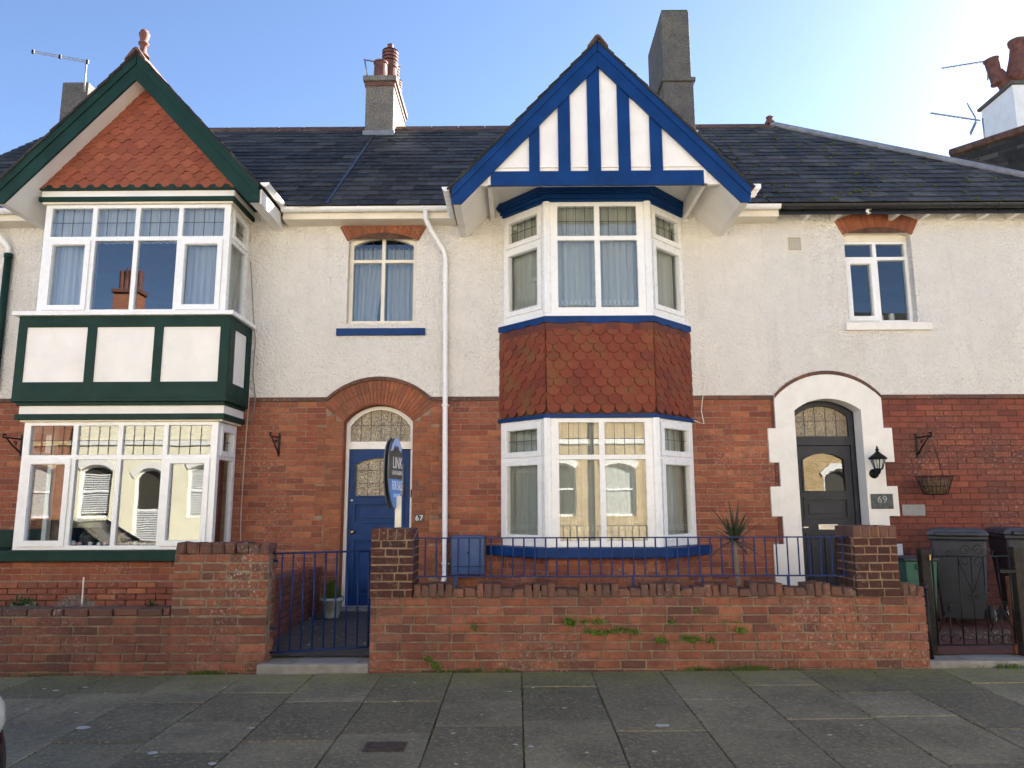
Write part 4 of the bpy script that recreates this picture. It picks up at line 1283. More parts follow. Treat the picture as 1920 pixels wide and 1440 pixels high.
# ------------------------------------------------------------------ gables
def gable(H, cx, hw, yb_, za, zf, bh, mat, yinf, name):
    """roof slabs, bargeboards and soffits of a front gable; za: apex of the board's top edge, zf: its foot"""
    sl = (za - zf) / hw
    yback = YE + (za - ZEV) / SL + 0.25
    roof = MB()
    t = 0.012
    for s in (-1, 1):
        P = [(cx, za + 0.006), (cx + s * (hw + .03), zf - sl * .03 + 0.006), (cx + s * (hw + .03), zf - sl * .03 + 0.006 + t), (cx, za + 0.006 + t)]
        roof.prism(P, yb_ - 0.03, yback)
    ro = roof.build('gable_roof', M['slate'], H)
    # slates on both slopes
    pcs = []
    ln = math.hypot(hw + .05, sl * (hw + .05))
    for s in (-1, 1):
        up = Vector((-s, 0, sl)).normalized()
        O = Vector((cx + s * (hw + .04), yb_ - 0.045, zf - sl * .04 + 0.002 + t))
        keep = lambda c: c.z > ZEV + (c.y - YE) * SL - 0.1 or c.y < YE
        if s < 0: pcs += slating(O, (0, 1, 0), up, yback - yb_ + .05, ln, seed=31, keep=keep)
        else: pcs += slating(O + Vector((0, yback - yb_ + .05, 0)), (0, -1, 0), up, yback - yb_ + .05, ln, seed=32, keep=keep)
    emit('slate', pcs, ro, M['slate'], 'slating', cap=60)
    # ridge tiles
    k = int((yback - yb_ + .06) / 0.42) + 1
    for i in range(k):
        y0 = yb_ - 0.065 + i * 0.42
        mb = MB()
        prof = [(-0.13, -0.13 * sl), (0, 0.0), (0.13, -0.13 * sl), (0.13, -0.13 * sl + .028), (0.03, 0.03), (0, 0.045), (-0.03, 0.03), (-0.13, -0.13 * sl + .028)]
        mb.prism([(cx + a, za + t + 0.020 + b) for a, b in prof], y0, y0 + 0.412)
        mb.build('ridge_tile', M['ridge'], ro, 0.004)
    gb = MB(Frame((0, yinf, 0)))
    # infill panel
    zb = UZ(1115, 347, YBB + .02) + .02 if name == 'blue' else hz4 + .002
    wb = (za - bh * .6 - zb) / sl
    gb.prism([(cx - wb, zb), (cx + wb, zb), (cx, za - bh * .6)], -0.05, 0.0)
    g = gb.build('gable', M['white_board'] if name == 'blue' else M['mortar_d'], H)
    # bargeboards with a raised top fillet; feet cut level
    for s in (-1, 1):
        zc = zf - bh * 0.62
        xo = cx + s * (hw + 0.005)
        P = [(cx, za), (xo, zf), (xo, zc), (cx + s * (za - bh - zc) / sl, zc), (cx, za - bh)]
        MB(Frame((0, yb_, 0))).prism(P, -0.03, 0.0).build('bargeboard', mat, g, 0.004)
        P2 = [(cx + s * 0.003, za + .004), (xo, zf + .004), (xo, zf - bh * .36), (cx + s * .003, za - bh * .36)]
        MB(Frame((0, yb_, 0))).prism(P2, 0.001, 0.018).build('fillet', mat, g, 0.003)
        # boxed soffit following the slope, back to the wall
        xi = cx + s * (hw - .012)
        MB().prism([(cx + s * .002, za - .02), (xi, zf - .02), (xi, zc + .012), (cx + s * (za - bh + .02 - zc - .012) / sl, zc + .012), (cx + s * .002, za - bh + .02)], yb_ + 0.031, YW - .004).build('soffit', M['white_board'], g, 0.004)
    MB(FW).prism([(cx - hw + .05, ZE + .001), (cx + hw - .05, ZE + .001), (cx, za - .1)], -.2, 0.010).build('rendered_wall', M['render'], H)
    return g, sl
YBG = 8.65
zaG = UZ(260, 103, YBG)
hwG = UX(484, 360, YBG) - (-4.79)
g65, slG = gable(H65, -4.79, hwG, YBG, zaG, UZ(482, 348, YBG), 0.335, M['green'], YP - .02, 'green')
# clay tiles hung in the green gable
frT = Frame((0, YP - .02, 0))
zt0 = hz4 + .004
wt = (zaG - .2 - zt0) / slG
tl = hang_tiles(frT, -4.79 - wt, -4.79 + wt, zt0 - .055, zaG - .1, 0.168, 0.088, 'club', seed=4, clip=lambda u, v: abs(u + 4.79) < (zaG - 0.10 - v) / slG)
emit('tile', tl, g65, M['tile_a'], 'tiling')
# finial
fx, fy, fz = -4.79 + .01, YBG + 0.10, zaG + .03
fin = MB().lathe((fx, fy, fz), [(0, 0), (.085, 0), (.07, .03), (.048, .07), (.04, .10), (.04, .17), (.062, .178), (.065, .195), (.05, .205), (.042, .22), (.06, .29), (.068, .32), (.06, .335), (.045, .37), (.015, .385), (0, .385)], 18)
fin.build('finial', M['terracotta'], H65, smooth=True)

YBB = 8.50
CB = 1.015
zaB = 7.126
g67, slB = gable(H67, CB, 1.79, YBB, zaB, 5.22, 0.315, M['blue'], YBB + .06, 'blue')
frI = Frame((0, YBB + .06, 0))
ztt, ztb = UZ(1115, 320, YBB + .02), UZ(1115, 347, YBB + .02)
MB(frI).box(UX(920, 333, YBB + .02), UX(1320, 333, YBB + .02), ztb, ztt, 0.002, 0.042).build('tie_beam', M['blue'], g67, 0.004)
for a, b in ((992, 1012), (1047, 1070), (1103, 1127), (1160, 1183), (1220, 1243)):
    x0, x1 = UX(a, 300, YBB + .03), UX(b, 300, YBB + .03)
    tp = lambda u: zaB - 0.26 - abs(u - CB) * slB
    if x0 < CB < x1: P = [(x0, ztt + .001), (x1, ztt + .001), (x1, tp(x1)), (CB, tp(CB)), (x0, tp(x0))]
    else: P = [(x0, ztt + .001), (x1, ztt + .001), (x1, tp(x1)), (x0, tp(x0))]
    MB(frI).prism(P, 0.001, 0.03).build('post', M['blue'], g67, 0.003)
# flat boarded soffit up behind the tie beam, with a bracket board at each end
zso = 5.50
sx0, sx1 = UX(914, 345, YBB + .05), UX(1326, 345, YBB + .05)
for k in range(7):
    y0 = YBB + .035 + k * .165
    MB().box(sx0 + .052, sx1 - .052, zso, zso + .02, y0, y0 + .163 if k < 6 else YW - .013).build('soffit_board', M['white_board'], g67, .004)
for xa_ in (sx0, sx1 - .05):
    MB().box(xa_, xa_ + .05, ztb + .02, zso + .02, YBB + .035, YW - .002).build('bracket_board', M['white_board'], g67, .004)
# ================================================================== BLUE BAY (canted)
CX = 1.03
def canted(ho, hf, p):
    """plan points from the wall round the bay, left to right"""
    return [(CX - ho, YW), (CX - hf, YW - p), (CX + hf, YW - p), (CX + ho, YW)]
def faces(pl):
    out = []
    for a, b in zip(pl, pl[1:]):
        a3, b3 = Vector((*a, 0)), Vector((*b, 0))
        u = (b3 - a3); L = u.length; u.normalize()
        n = Vector((u.y, -u.x, 0))
        out.append((Frame(a3, u, n), L))
    return out
def plan_prism(name, mat, ho, hf, p, z0, z1, parent, bevel=0.004, extra=0.0):
    pl = canted(ho, hf, p)
    pts = [(x, y) for x, y in pl]
    pts[0] = (pts[0][0], YW - .004); pts[-1] = (pts[-1][0], YW - .004)
    fr = Frame((0, 0, 0), (1, 0, 0), (0, 0, 1), (0, 1, 0))
    return MB(fr).prism(pts, z0, z1).build(name, mat, parent, bevel)
def canted_window(ho, hf, p, z0, z1, ztr, zb_glass, name):
    fs = faces(canted(ho, hf, p))
    for i, (fr, L) in enumerate(fs):
        if i == 1:
            a, b = 0.045, L - 0.045
            g0, g1 = a + 0.095, b - 0.095; m = (g0 + g1) / 2
            ls = [(rect(g0, m - .035, ztr + .03, z1 - .055), 0, (4, 2)), (rect(m + .035, g1, ztr + .03, z1 - .055), 0, (4, 2)),
                  (rect(g0, m - .035, z0 + .075, ztr - .03), 0, None), (rect(m + .035, g1, z0 + .075, ztr - .03), 0, None)]
            window(H67, name, fr, rect(a, b, z0, z1), ls, M['upvc'])
        else:
            a, b = (0.0, L - 0.045) if i == 0 else (0.045, L)
            e0, e1 = (0.07, 0.055) if i == 0 else (0.055, 0.07)
            ls = [(rect(a + e0, b - e1, ztr + .03, z1 - .06), 0.055, (4, 2)), (rect(a + e0, b - e1, z0 + .08, ztr - .03), 0.055, None)]
            window(H67, name, fr, rect(a, b, z0, z1), ls, M['upvc'])
    for s in (-1, 1):       # corner posts with fluting
        c = Vector((CX + s * hf, YW - p, 0))
        pm = MB()
        pm.lathe((c.x, c.y + .018, z0 + .001), [(0.055, 0), (0.055, z1 - z0 - .002)], 8)
        for d in (-0.03, 0.0, 0.03):
            pm.tube([(c.x + d, c.y - .028 + abs(d) * .45, z0 + .002), (c.x + d, c.y - .028 + abs(d) * .45, z1 - .002)], 0.010, 6)
        pm.build('corner_post', M['upvc'], H67)
zb0, zb1 = 0.957, 2.508
canted_window(1.245, 0.665, 0.58, zb0, zb1, UZ(1130, 857, 9.12), 0, 'bay_window')
zc0, zc1 = 3.835, 5.305
canted_window(1.215, 0.645, 0.57, zc0, zc1, UZ(1117, 446, 9.13), 0, 'bay_window')
plan_prism('bay_sill', M['blue'], 1.245 + .19, 0.665 + .13, 0.58 + .13, UZ(1130, 1047, 9.0), zb0 - .002, H67, 0.012)
bbs = plan_prism('bay_base', M['mortar'], 1.235, 0.66, 0.565, 0.1, UZ(1130, 1047, 9.0) - .002, H67)
pcs = []
for fr, L in faces(canted(1.245, 0.665, 0.575)):
    pcs += lay(fr, 0.0, L, 0.12, UZ(1130, 1047, 9.0) - .004, seed=41 + int(L * 10))
emit('brick', pcs, bbs, M['brick'], 'brickwork')
zt1 = 3.69
plan_prism('blue_moulding', M['blue'], 1.245 + .04, 0.665 + .03, 0.58 + .03, zb1 + .001, 2.555, H67)
core = plan_prism('tile_hanging', M['mortar_d'], 1.235, 0.66, 0.57, 2.556, zc0 - .03, H67)
pcs = []
for i, (fr, L) in enumerate(faces(canted(1.25, 0.668, 0.585))):
    pcs += hang_tiles(fr, 0.0, L, 2.562, zt1 - .045, 0.166, 0.108, 'scale', w=0.012, seed=51 + i)
emit('tile', pcs, core, M['tile_b'], 'tiling')
pcs = []
for i, (fr, L) in enumerate(faces(canted(1.262, 0.676, 0.598))):
    n = int(round(L / .165)); stp = L / n
    for k in range(n):
        mbk = MB(Frame((0, 0, 0))).prism(rect(-stp / 2 + .002, stp / 2 - .002, 0, .10), -.012, 0.0)
        pcs.append((mbk.mesh('top_tile'), fr.mat((k + .5) * stp, zt1 - .085, 0.012) @ Matrix.Rotation(-.05, 4, 'X'), .016))
emit('top_tile', pcs, core, tile_mat('brown_course_tile', [(0.12, 0.042, 0.032), (0.15, 0.05, 0.035), (0.10, 0.036, 0.03)], 0.2), 'tiling')
# blue lead flashing with a wavy lower edge, then the white sill line
fl = MB()
for fr, L in faces(canted(1.29, 0.69, 0.615)):
    n = 22
    P = [(0, zt1 + .075), (L, zt1 + .075)]
    P = [(L * i / n, zt1 + .012 + .012 * math.sin(i * .9 + L)) for i in range(n + 1)] + [(L, zt1 + .085), (0, zt1 + .085)]
    fl.prism(P, -0.03, 0.0, fr=fr)
fl.build('flashing', M['blue'], H67)
plan_prism('flashing_top', M['blue'], 1.285, 0.685, 0.61, zt1 + .086, zt1 + .10, H67)
plan_prism('bay_sill', M['upvc'], 1.255, 0.67, 0.60, zt1 + .101, zc0 - .001, H67)
# stepped blue cornice over the upper window
plan_prism('cornice', M['blue'], 1.235, 0.66, 0.59, zc1 + .001, zc1 + .035, H67)
plan_prism('cornice', M['blue'], 1.26, 0.675, 0.615, zc1 + .036, zc1 + .092, H67)
plan_prism('cornice', M['blue'], 1.29, 0.69, 0.645, zc1 + .093, zc1 + .12, H67)
plan_prism('cornice', M['blue'], 1.31, 0.70, 0.66, zc1 + .121, zso - .001, H67)

# curtains of the blue bay
for lvl, z0, z1, ho, hf, p, hem, nm in ((0, zb0 + .06, zb1 - .02, 1.245, .665, .58, .16, 'lower'), (1, zc0 + .06, zc1 - .02, 1.215, .645, .57, .10, 'upper')):
    for i, (fr, L) in enumerate(faces(canted(ho, hf, p))):
        side = ('left side', 'front', 'right side')[i]
        curtain('net_curtain', f'net curtain with lace hem in the {side} of the {nm} blue bay window', fr, .07 if i != 1 else .06, L - .07, z0, z1, -0.135, M['net'], 7 if i != 1 else 12, 0.018, 60 + lvl * 3 + i, hem=hem)
# curtains of the green bay, upper
curtain('curtain', 'pale curtain hanging left in the upper green bay window', frU, -5.93, -5.45, zu0 + .05, zu1 - .02, -0.17, M['voile'], 5, 0.03, 71)
curtain('curtain', 'mauve curtain drawn to the right in the upper green bay window', frU, -4.22, -3.72, zu0 + .05, zu1 - .02, -0.17, M['voile'], 5, 0.03, 72)
curtain('curtain', 'narrow mauve curtain fold beside the pale curtain in the upper green bay window', frU, -5.47, -5.38, zu0 + .05, zu1 - .02, -0.19, M['voile_p'], 2, 0.02, 73)
curtain('lace_valance', 'lace valance across the leaded top panes of the upper green bay window', frU, -5.95, -3.68, UZ(250, 450, YU), zu1 - .02, -0.13, M['voile'], 26, 0.012, 74)
curtain('curtain', 'grey curtain in the side panes of the upper green bay window', Frame((-3.63, 0, 0), (0, 1, 0), (1, 0, 0)), 9.12, 9.62, zu0 + .05, zu1 - .02, -0.15, M['net'], 4, 0.02, 75)
curtain('curtain', 'dark red curtain in the side pane of the lower green bay window', Frame((-3.655, 0, 0), (0, 1, 0), (1, 0, 0)), 9.16, 9.66, zl0 + .05, zl1 - .02, -0.15, M['red_drape'], 5, 0.022, 76)

# ================================================================== MAIN ROOFS
sv = Vector((0, YR - YE, ZR - ZEV)); slen = sv.length; sv.normalize()
XH = UX(1447, 240, YR)                       # ridge end, where the hip starts
XEH = XH + (YR - YE) * 1.0                   # hip foot at the eaves
def roof(H, x0, x1, hip=None):
    mb = MB()
    if hip is None:
        ga, gb_ = (-4.79 - hwG + .1, -4.79 + hwG - .1) if x0 < -5 else (CB - 1.69, CB + 1.69)
        yc2 = YW + .03; zc2 = ZEV + (yc2 - YE) * SL          # the deck stops short behind the front gable
        mb.quad([(x0, YE, ZEV), (ga, YE, ZEV), (ga, yc2, zc2), (x0, yc2, zc2)])
        mb.quad([(gb_, YE, ZEV), (x1, YE, ZEV), (x1, yc2, zc2), (gb_, yc2, zc2)])
        mb.quad([(x0, yc2, zc2), (x1, yc2, zc2), (x1, YR, ZR), (x0, YR, ZR)])
        mb.quad([(x0, YR, ZR), (x1, YR, ZR), (x1, 2 * YR - YE, ZEV), (x0, 2 * YR - YE, ZEV)])
        keep = lambda c: not (ga < c.x < gb_ and c.y < yc2 + .12)
    else:
        mb.add([(x0, YE, ZEV), (XEH, YE, ZEV), (XH, YR, ZR), (x0, YR, ZR), (XEH, 2 * YR - YE, ZEV), (x0, 2 * YR - YE, ZEV)], [(0, 1, 2, 3), (1, 4, 2), (3, 2, 4, 5)])
    ro = mb.build('roof', M['slate'], H, recalc=False)
    if hip: keep = lambda c: c.x < XEH - (c.y - YE) * 1.0 - .08
    pcs = slating((x0, YE - .03, ZEV - .02), (1, 0, 0), sv, (XEH if hip else x1) - x0, slen, gauge=0.215, wd=0.305, seed=80 + int(x0), keep=keep)
    emit('slate', pcs, ro, M['slate'], 'slating')
    xe = XH if hip else x1
    k = int((xe - x0) / .45); st = (xe - x0) / k
    for i in range(k):
        mb = MB(Frame((0, 0, 0), (0, 1, 0), (1, 0, 0), (0, 0, 1)))
        pr = [(YR - .14, ZR - .105), (YR, ZR + .012), (YR + .14, ZR - .105), (YR + .14, ZR - .07), (YR + .03, ZR + .045), (YR, ZR + .055), (YR - .03, ZR + .045), (YR - .14, ZR - .07)]
        mb.prism(pr, x0 + i * st + .006, x0 + (i + 1) * st - .006)
        mb.build('ridge_tile', M['ridge'], ro, .004)
    return ro
r65 = roof(H65, XA, XB); r67 = roof(H67, XB + .001, XC); r69 = roof(H69, XC + .001, XD, True)
# valley seam at the party line
MB().box(XB - .02, XB + .02, 0, slen, .02, .034, fr=Frame((0, YE, ZEV), (1, 0, 0), Vector((0, -sv.z, sv.y)), sv)).build('roof_seam', M['gutter_black'], r65)
# hip capping
hp = [(XH - .05, YR - .05, ZR + .02)] + [(XH + (XEH - XH) * t, YR + (YE - YR) * t, ZR + (ZEV - ZR) * t + .05) for t in (0.02, .25, .5, .75, 1.0)]
MB().tube(hp, 0.055, 8).build('hip_capping', M['lead'], r69, smooth=True)
MB().lathe((XH - .03, YR, ZR + .03), [(0, 0), (.11, 0), (.09, .05), (.06, .10), (.06, .15), (.07, .155), (.05, .17), (0, .17)], 8).build('ridge_end', M['terracotta'], r69)
mossm = MB(); rr = random.Random(8)
for _ in range(260):
    x = rr.uniform(XC - .4, XEH - 1.0); t = rr.random() ** 1.3
    y = YE + (YR - YE) * t
    if x > XEH - (y - YE) - .25: continue
    if rr.random() > math.exp(-((x - 4.2) / 1.6) ** 2) + .25: continue
    s = rr.uniform(.012, .034)
    c = Vector((x, y, ZEV + (y - YE) * SL + .035))
    mossm.lathe(c, [(s, 0), (s * .9, s * .4), (s * .4, s * .65), (.001, s * .7)], 6, (rr.uniform(-.2, .2), -.6, .8))
mossm.build('moss', M['moss'], r69, kind='stuff')

# ------------------------------------------------------------------ chimneys
def chimney(H, x0, x1, y0, y1, zb, zt, mat, cap, name='chimney'):
    c = MB().box(x0, x1, zb, zt, y0, y1).build(name, mat, H, 0.012)
    if cap == 'slab':
        MB().box(x0 - .05, x1 + .05, zt + .001, zt + .10, y0 - .05, y1 + .05).build('chimney_cap', M['stack'], c, 0.015)
        MB().box(x0 - .02, x1 + .02, zt - .09, zt - .02, y0 - .02, y1 + .02).build('brick_band', M['terracotta'], c, 0.006)
        MB().box(x0 + .02, x1 - .02, zt + .101, zt + .15, y0 + .03, y1 - .03).build('flaunching', M['stack_d'], c, 0.03)
    MB().box(x0 - .03, x1 + .03, zb, ZEV + (y0 - YE) * SL + .10, y0 - .03, y0 + .4).build('flashing', M['lead'], c, 0.004)
    return c
c1x0, c1x1 = UX(684, 230, 12.3), UX(737, 230, 12.3)
zt = UZ(710, 150, 12.25)
ch1 = chimney(H67, c1x0, c1x1, 12.3, 13.6, 7.2, zt, M['stack'], 'slab')
def pot(par, x, y, z, h, r, kind, name='chimney_pot'):
    pr = [(0, 0), (r * 1.12, 0), (r * 1.12, .04), (r, .05), (r * .92, h * .9), (r * 1.05, h * .92), (r * 1.05, h), (r * .8, h), (r * .8, h - .05), (0, h - .05)]
    if kind == 'cowl':
        pr = [(0, 0), (r * 1.05, 0), (r * .98, h * .55), (r * 1.1, h * .58), (r * 1.1, h * .66)]
        z0 = h * .66
        for k in range(4):
            a = z0 + k * h * .085
            pr += [(r * 1.12, a), (r * 1.12, a + h * .05), (r * .78, a + h * .052), (r * .78, a + h * .083)]
        pr += [(r * 1.12, h), (r * .5, h + .03), (r * .42, h + .04), (r * .42, h + .14), (0, h + .15)]
    MB().lathe((x, y, z), pr, 20).build(name, M['terracotta'], par, smooth=False)
cm = (c1x0 + c1x1) / 2
pot(ch1, cm - .03, 12.48, zt + .12, .36, .125, 'plain')
pot(ch1, cm + .07, 12.85, zt + .12, .82, .135, 'cowl')
pot(ch1, cm + .06, 13.2, zt + .12, .72, .12, 'cowl')
pot(ch1, cm + .06, 13.52, zt + .12, .62, .12, 'cowl')
c2x0, c2x1 = UX(1243, 150, 12.2), UX(1300, 150, 12.2)
zb2 = UZ(1270, 150, 12.15); zt2 = UZ(1270, 18, 12.2)
ch2 = chimney(H67, c2x0, c2x1, 12.2, 13.6, 7.0, zb2, M['stack_d'], None)
MB().box(c2x0 - .04, c2x1 + .04, zb2 + .001, zb2 + .075, 12.16, 13.64).build('string_band', M['stack_d'], ch2, 0.02)
MB().box(c2x0 + .012, c2x1 - .02, zb2 + .076, zt2, 12.22, 13.58).build('upper_stack', M['stack_d'], ch2, 0.03)
MB().box(c2x0 + .03, c2x1 - .03, zt2 + .001, zt2 + .04, 12.25, 13.55).build('chimney_cap', M['moss'], ch2, 0.015)
c3x0, c3x1 = UX(113, 200, 12.3), UX(162, 200, 12.3)
zt3 = UZ(140, 154, 12.3)
ch3 = chimney(H65, c3x0, c3x1, 12.3, 13.6, 7.2, zt3, M['stack_d'], None)
MB().box(c3x0 + .04, c3x1 - .04, zt3 + .001, zt3 + .03, 12.35, 13.5).build('chimney_cap', M['stack'], ch3, 0.012)
pot(ch3, (c3x0 + c3x1) / 2 + .08, 12.9, zt3 + .03, .12, .12, 'plain')

# ------------------------------------------------------------------ eaves: fascia, soffit, gutters, pipes
def eaves(H, x0, x1, gm, fm, fas=True):
    if fas:
        MB().box(x0, x1, 5.215, 5.33, YE + .10, YE + .125).build('fascia', fm, H, .003)
        MB().box(x0, x1, 5.215, 5.232, YE + .126, YW - .001).build('soffit', fm, H)
    pr = [(.0, .0)]
    pr = [(-.055 * math.cos(a), -.055 * math.sin(a)) for a in [math.pi * k / 10 for k in range(11)]]
    pr += [(.047 * math.cos(a), -.047 * math.sin(a)) for a in [math.pi * k / 10 for k in range(11)]]
    fr = Frame((0, YE + .04, 5.345), (0, 1, 0), (1, 0, 0), (0, 0, 1))
    g = MB(fr).prism(pr, x0, x1).build('gutter', gm, H)
    k = max(1, int((x1 - x0) / .62))
    for i in range(k):
        xx = x0 + (i + .5) * (x1 - x0) / k
        p2 = [(-.061 * math.cos(a), -.061 * math.sin(a)) for a in [math.pi * q / 8 for q in range(9)]] + [(.0562 * math.cos(a), -.0562 * math.sin(a)) for a in [math.pi * q / 8 for q in range(9)]]
        MB(fr).prism(p2, xx - .014, xx + .014).build('gutter_bracket', gm, g)
    return g
gx65 = -4.79 + hwG
eaves(H65, gx65 + .06, XB - .001, M['upvc'], M['cream'])
eaves(H65, XA, -4.79 - hwG - .06, M['upvc'], M['cream'])
eaves(H67, XB + .001, CB - 1.79 - .04, M['upvc'], M['cream'])
eaves(H67, CB + 1.79 + .0, UX(1464, 390, 9.35), M['upvc'], M['cream'])
g69 = eaves(H69, UX(1464, 390, 9.35) + .002, XEH - .1, M['gutter_black'], M['gutter_black'], False)
MB().box(UX(1464, 390, 9.35) + .003, XEH - .1, 5.24, 5.36, YE + .10, YE + .12).build('fascia', M['gutter_black'], H69, .003)
MB().box(UX(1464, 390, 9.35) + .003, XEH - .1, 5.345, 5.358, YE + .121, YW).build('soffit', M['cream'], H69)
for k, px in enumerate((1515, 1572, 1682, 1738, 1795, 1850, 1905)):
    xx = UX(px, 402, 9.5)
    MB().box(xx - .03, xx + .03, 5.24, 5.343, YE + .125, YW + .0).build('rafter_end', M['white_board'], H69, .004)
# short gutters of the gable roofs running back beside the bargeboards
def side_gutter(H, x, y0, y1, z, gm):
    fr = Frame((x, 0, z), (1, 0, 0), (0, 1, 0), (0, 0, 1))
    pr = [(-.05 * math.cos(a), -.05 * math.sin(a)) for a in [math.pi * k / 10 for k in range(11)]] + [(.043 * math.cos(a), -.043 * math.sin(a)) for a in [math.pi * k / 10 for k in range(11)]]
    MB(fr).prism(pr, y0, y1).build('gutter', gm, H)
    MB(fr).prism([(-.055 * math.cos(a), -.055 * math.sin(a)) for a in [math.pi * k / 10 for k in range(11)]], y0 - .014, y0 - .001).build('gutter_end', gm, H)
zfG = UZ(482, 348, YBG)
side_gutter(H65, gx65 + .075, YBG + .02, YE + .05, zfG + .045, M['upvc'])
side_gutter(H67, CB - 1.79 - .07, YBB + .02, YE + .05, 5.245, M['upvc'])
MB().box(gx65 + .01, gx65 + .03, zfG - .22, zfG - .03, YBG + .04, YE + .12).build('fascia', M['white_board'], H65)
# down pipe of the blue house
yp = YW - .07
dp = MB().tube([(UX(798, 392, YE + .04), YE + .04, 5.30), (UX(798, 400, YE + .04), YE + .06, 5.20), (UX(806, 425, YE + .1), YE + .12, 5.08), (UX(832, 468, yp), yp, UZ(832, 470, yp)), (UX(835, 490, yp), yp, UZ(835, 485, yp)), (UX(834, 1080, yp), yp, UZ(830, 1078, yp)), (UX(831, 1092, yp - .06), yp - .06, UZ(830, 1090, yp))], 0.034, 12).build('downpipe', M['upvc'], H67, smooth=True)
for py in (530, 762, 1060):
    MB().lathe((UX(834.5, py, yp), yp, UZ(834, py, yp)), [(.035, 0), (.041, .003), (.041, .035), (.035, .038)], 14).build('pipe_collar', M['upvc'], dp, smooth=True)
    MB().box(UX(834.5, py, yp) - .05, UX(834.5, py, yp) + .05, UZ(834, py, yp) + .008, UZ(834, py, yp) + .028, yp + .033, YW - .002).build('pipe_bracket', M['upvc'], dp)
# green down pipe at the far left
yg = YW - .07
gp = MB().tube([(UX(16, 478, yg), yg, UZ(16, 478, yg)), (UX(16, 478, yg), yg, 2.95)], 0.045, 12).build('downpipe', M['green'], H65, smooth=True)
MB().tube([(UX(-20, 405, YE + .1), YE + .1, 5.2), (UX(16, 466, yg), yg, UZ(16, 464, yg)), (UX(16, 477, yg), yg, UZ(16, 478, yg))], 0.036, 10).build('swan_neck', M['upvc'], gp, smooth=True)
MB().lathe((UX(16, 478, yg), yg, UZ(16, 484, yg)), [(.046, 0), (.053, .004), (.053, .06), (.046, .064)], 14).build('pipe_collar', M['green'], gp, smooth=True)

# ================================================================== GARDEN WALLS
YF = 7.0
FG = Frame((0, YF, 0))
def garden_wall(label, x0, x1, z1, name='garden_wall', depth=0.22):
    t = thing(name, ((x0 + x1) / 2, YF + .1, 0), label, 'wall', 'brick garden walls')
    MB().box(x0 + .006, x1 - .006, -0.12, z1 - .004, YF + .012, YF + depth - .01).build('core', M['mortar_g'], t)
    return t
def both_sides(x0, x1, z0, z1, seed, ch, **kw):
    p = lay(FG, x0, x1, z0, z1, seed=seed, ch=ch, D=0.09, wear=0.004, bev=0.007, joint=0.013, headers=0.18, jig=0.06, bl=0.228, **kw)
    return p
# wall in front of the blue house
wx0, wx1 = -1.345, 3.675
wz = 0.625
gw67 = garden_wall('low red brick garden wall with blue railing on top and uneven upright coping', wx0, wx1, wz)
pcs = both_sides(wx0, wx1, -0.07, wz, 101, 0.0772)
emit('brick', pcs, gw67, M['gw_brick'], 'brickwork')
bk = Frame((0, YF + .22, 0), (-1, 0, 0), (0, 1, 0))
emit('brick', lay(Frame((wx1, 0, 0), (0, 1, 0), (1, 0, 0)), YF + .002, YF + .218, -0.07, wz, seed=103, ch=.0772, D=.05, wear=.004, bev=.007), gw67, M['gw_brick'], 'brickwork')
# coping: bricks on end, set in uneven groups
pcs = []
rr = random.Random(17)
x = wx0 + .395
hi = False; left = 0
while x < wx1 - .01:
    if left <= 0:
        hi = not hi; left = rr.choice([2, 3, 3, 4, 5] if hi else [2, 2, 3])
        if rr.random() < .2: hi = True
    if 3.04 < x < 3.46: x = 3.465; continue
    w_ = min(.073 + rr.uniform(-.006, .006) if hi else .105, wx1 - x)
    if w_ < .04: break
    h_ = (.115 if hi else .075) + rr.uniform(-.008, .008)
    m = FG.mat(x + w_ / 2, wz + h_ / 2 + .004, .004 + rr.uniform(-.008, .008)) @ Matrix.Rotation(rr.uniform(-.03, .03), 4, 'Y') @ Matrix.Rotation(rr.uniform(-.03, .03), 4, 'Z')
    pcs.append((brick_mesh(w_ - .009, h_, .215, rr.randrange(5), .006, .011), m, w_ * h_))
    x += w_; left -= 1
emit('coping_brick', pcs, gw67, M['coping_brick'], 'coping')
MB().box(wx0 + .40, wx1 - .01, wz - .003, wz + .055, YF + .02, YF + .205).build('coping_bed', M['mortar_g'], gw67)

def pier(label, x0, x1, z0, z1, yf):
    t = thing('brick_pier', ((x0 + x1) / 2, yf + .15, z0), label, 'pier', 'dark brick piers on the garden wall')
    d = x1 - x0
    MB().box(x0 + .008, x1 - .008, z0, z1 - .004, yf + .009, yf + d - .009).build('core', M['mortar_p'], t)
    P = []
    zt_ = z1 - .105
    kw = dict(ch=.0762, wear=.003, bev=.005, joint=.013, headers=.45, jig=.03, D=.06)
    P += lay(Frame((0, yf, 0)), x0, x1, z0, zt_, seed=int(x0 * 10) + 140, **kw)
    for s, xs in ((1, x1), (-1, x0)):
        P += lay(Frame((xs, 0, 0), (0, 1, 0), (s, 0, 0)), yf + .062, yf + d, z0, zt_, seed=150 + s, **kw)
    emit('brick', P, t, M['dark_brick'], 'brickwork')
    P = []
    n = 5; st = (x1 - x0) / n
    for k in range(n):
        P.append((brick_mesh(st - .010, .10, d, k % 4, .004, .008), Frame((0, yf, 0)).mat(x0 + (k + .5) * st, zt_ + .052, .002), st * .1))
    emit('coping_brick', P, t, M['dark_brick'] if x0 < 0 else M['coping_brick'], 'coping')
    return t
pz1 = UZ(733, 991, 6.97)
pier('dark brick pier between the blue gate and the blue railing', -1.352, -0.955, wz + .0, pz1, 6.985)
pier('dark brick pier at the right end of the blue railing near the bins', 3.058, 3.462, wz + .0, UZ(1645, 986, 6.97), 6.985)

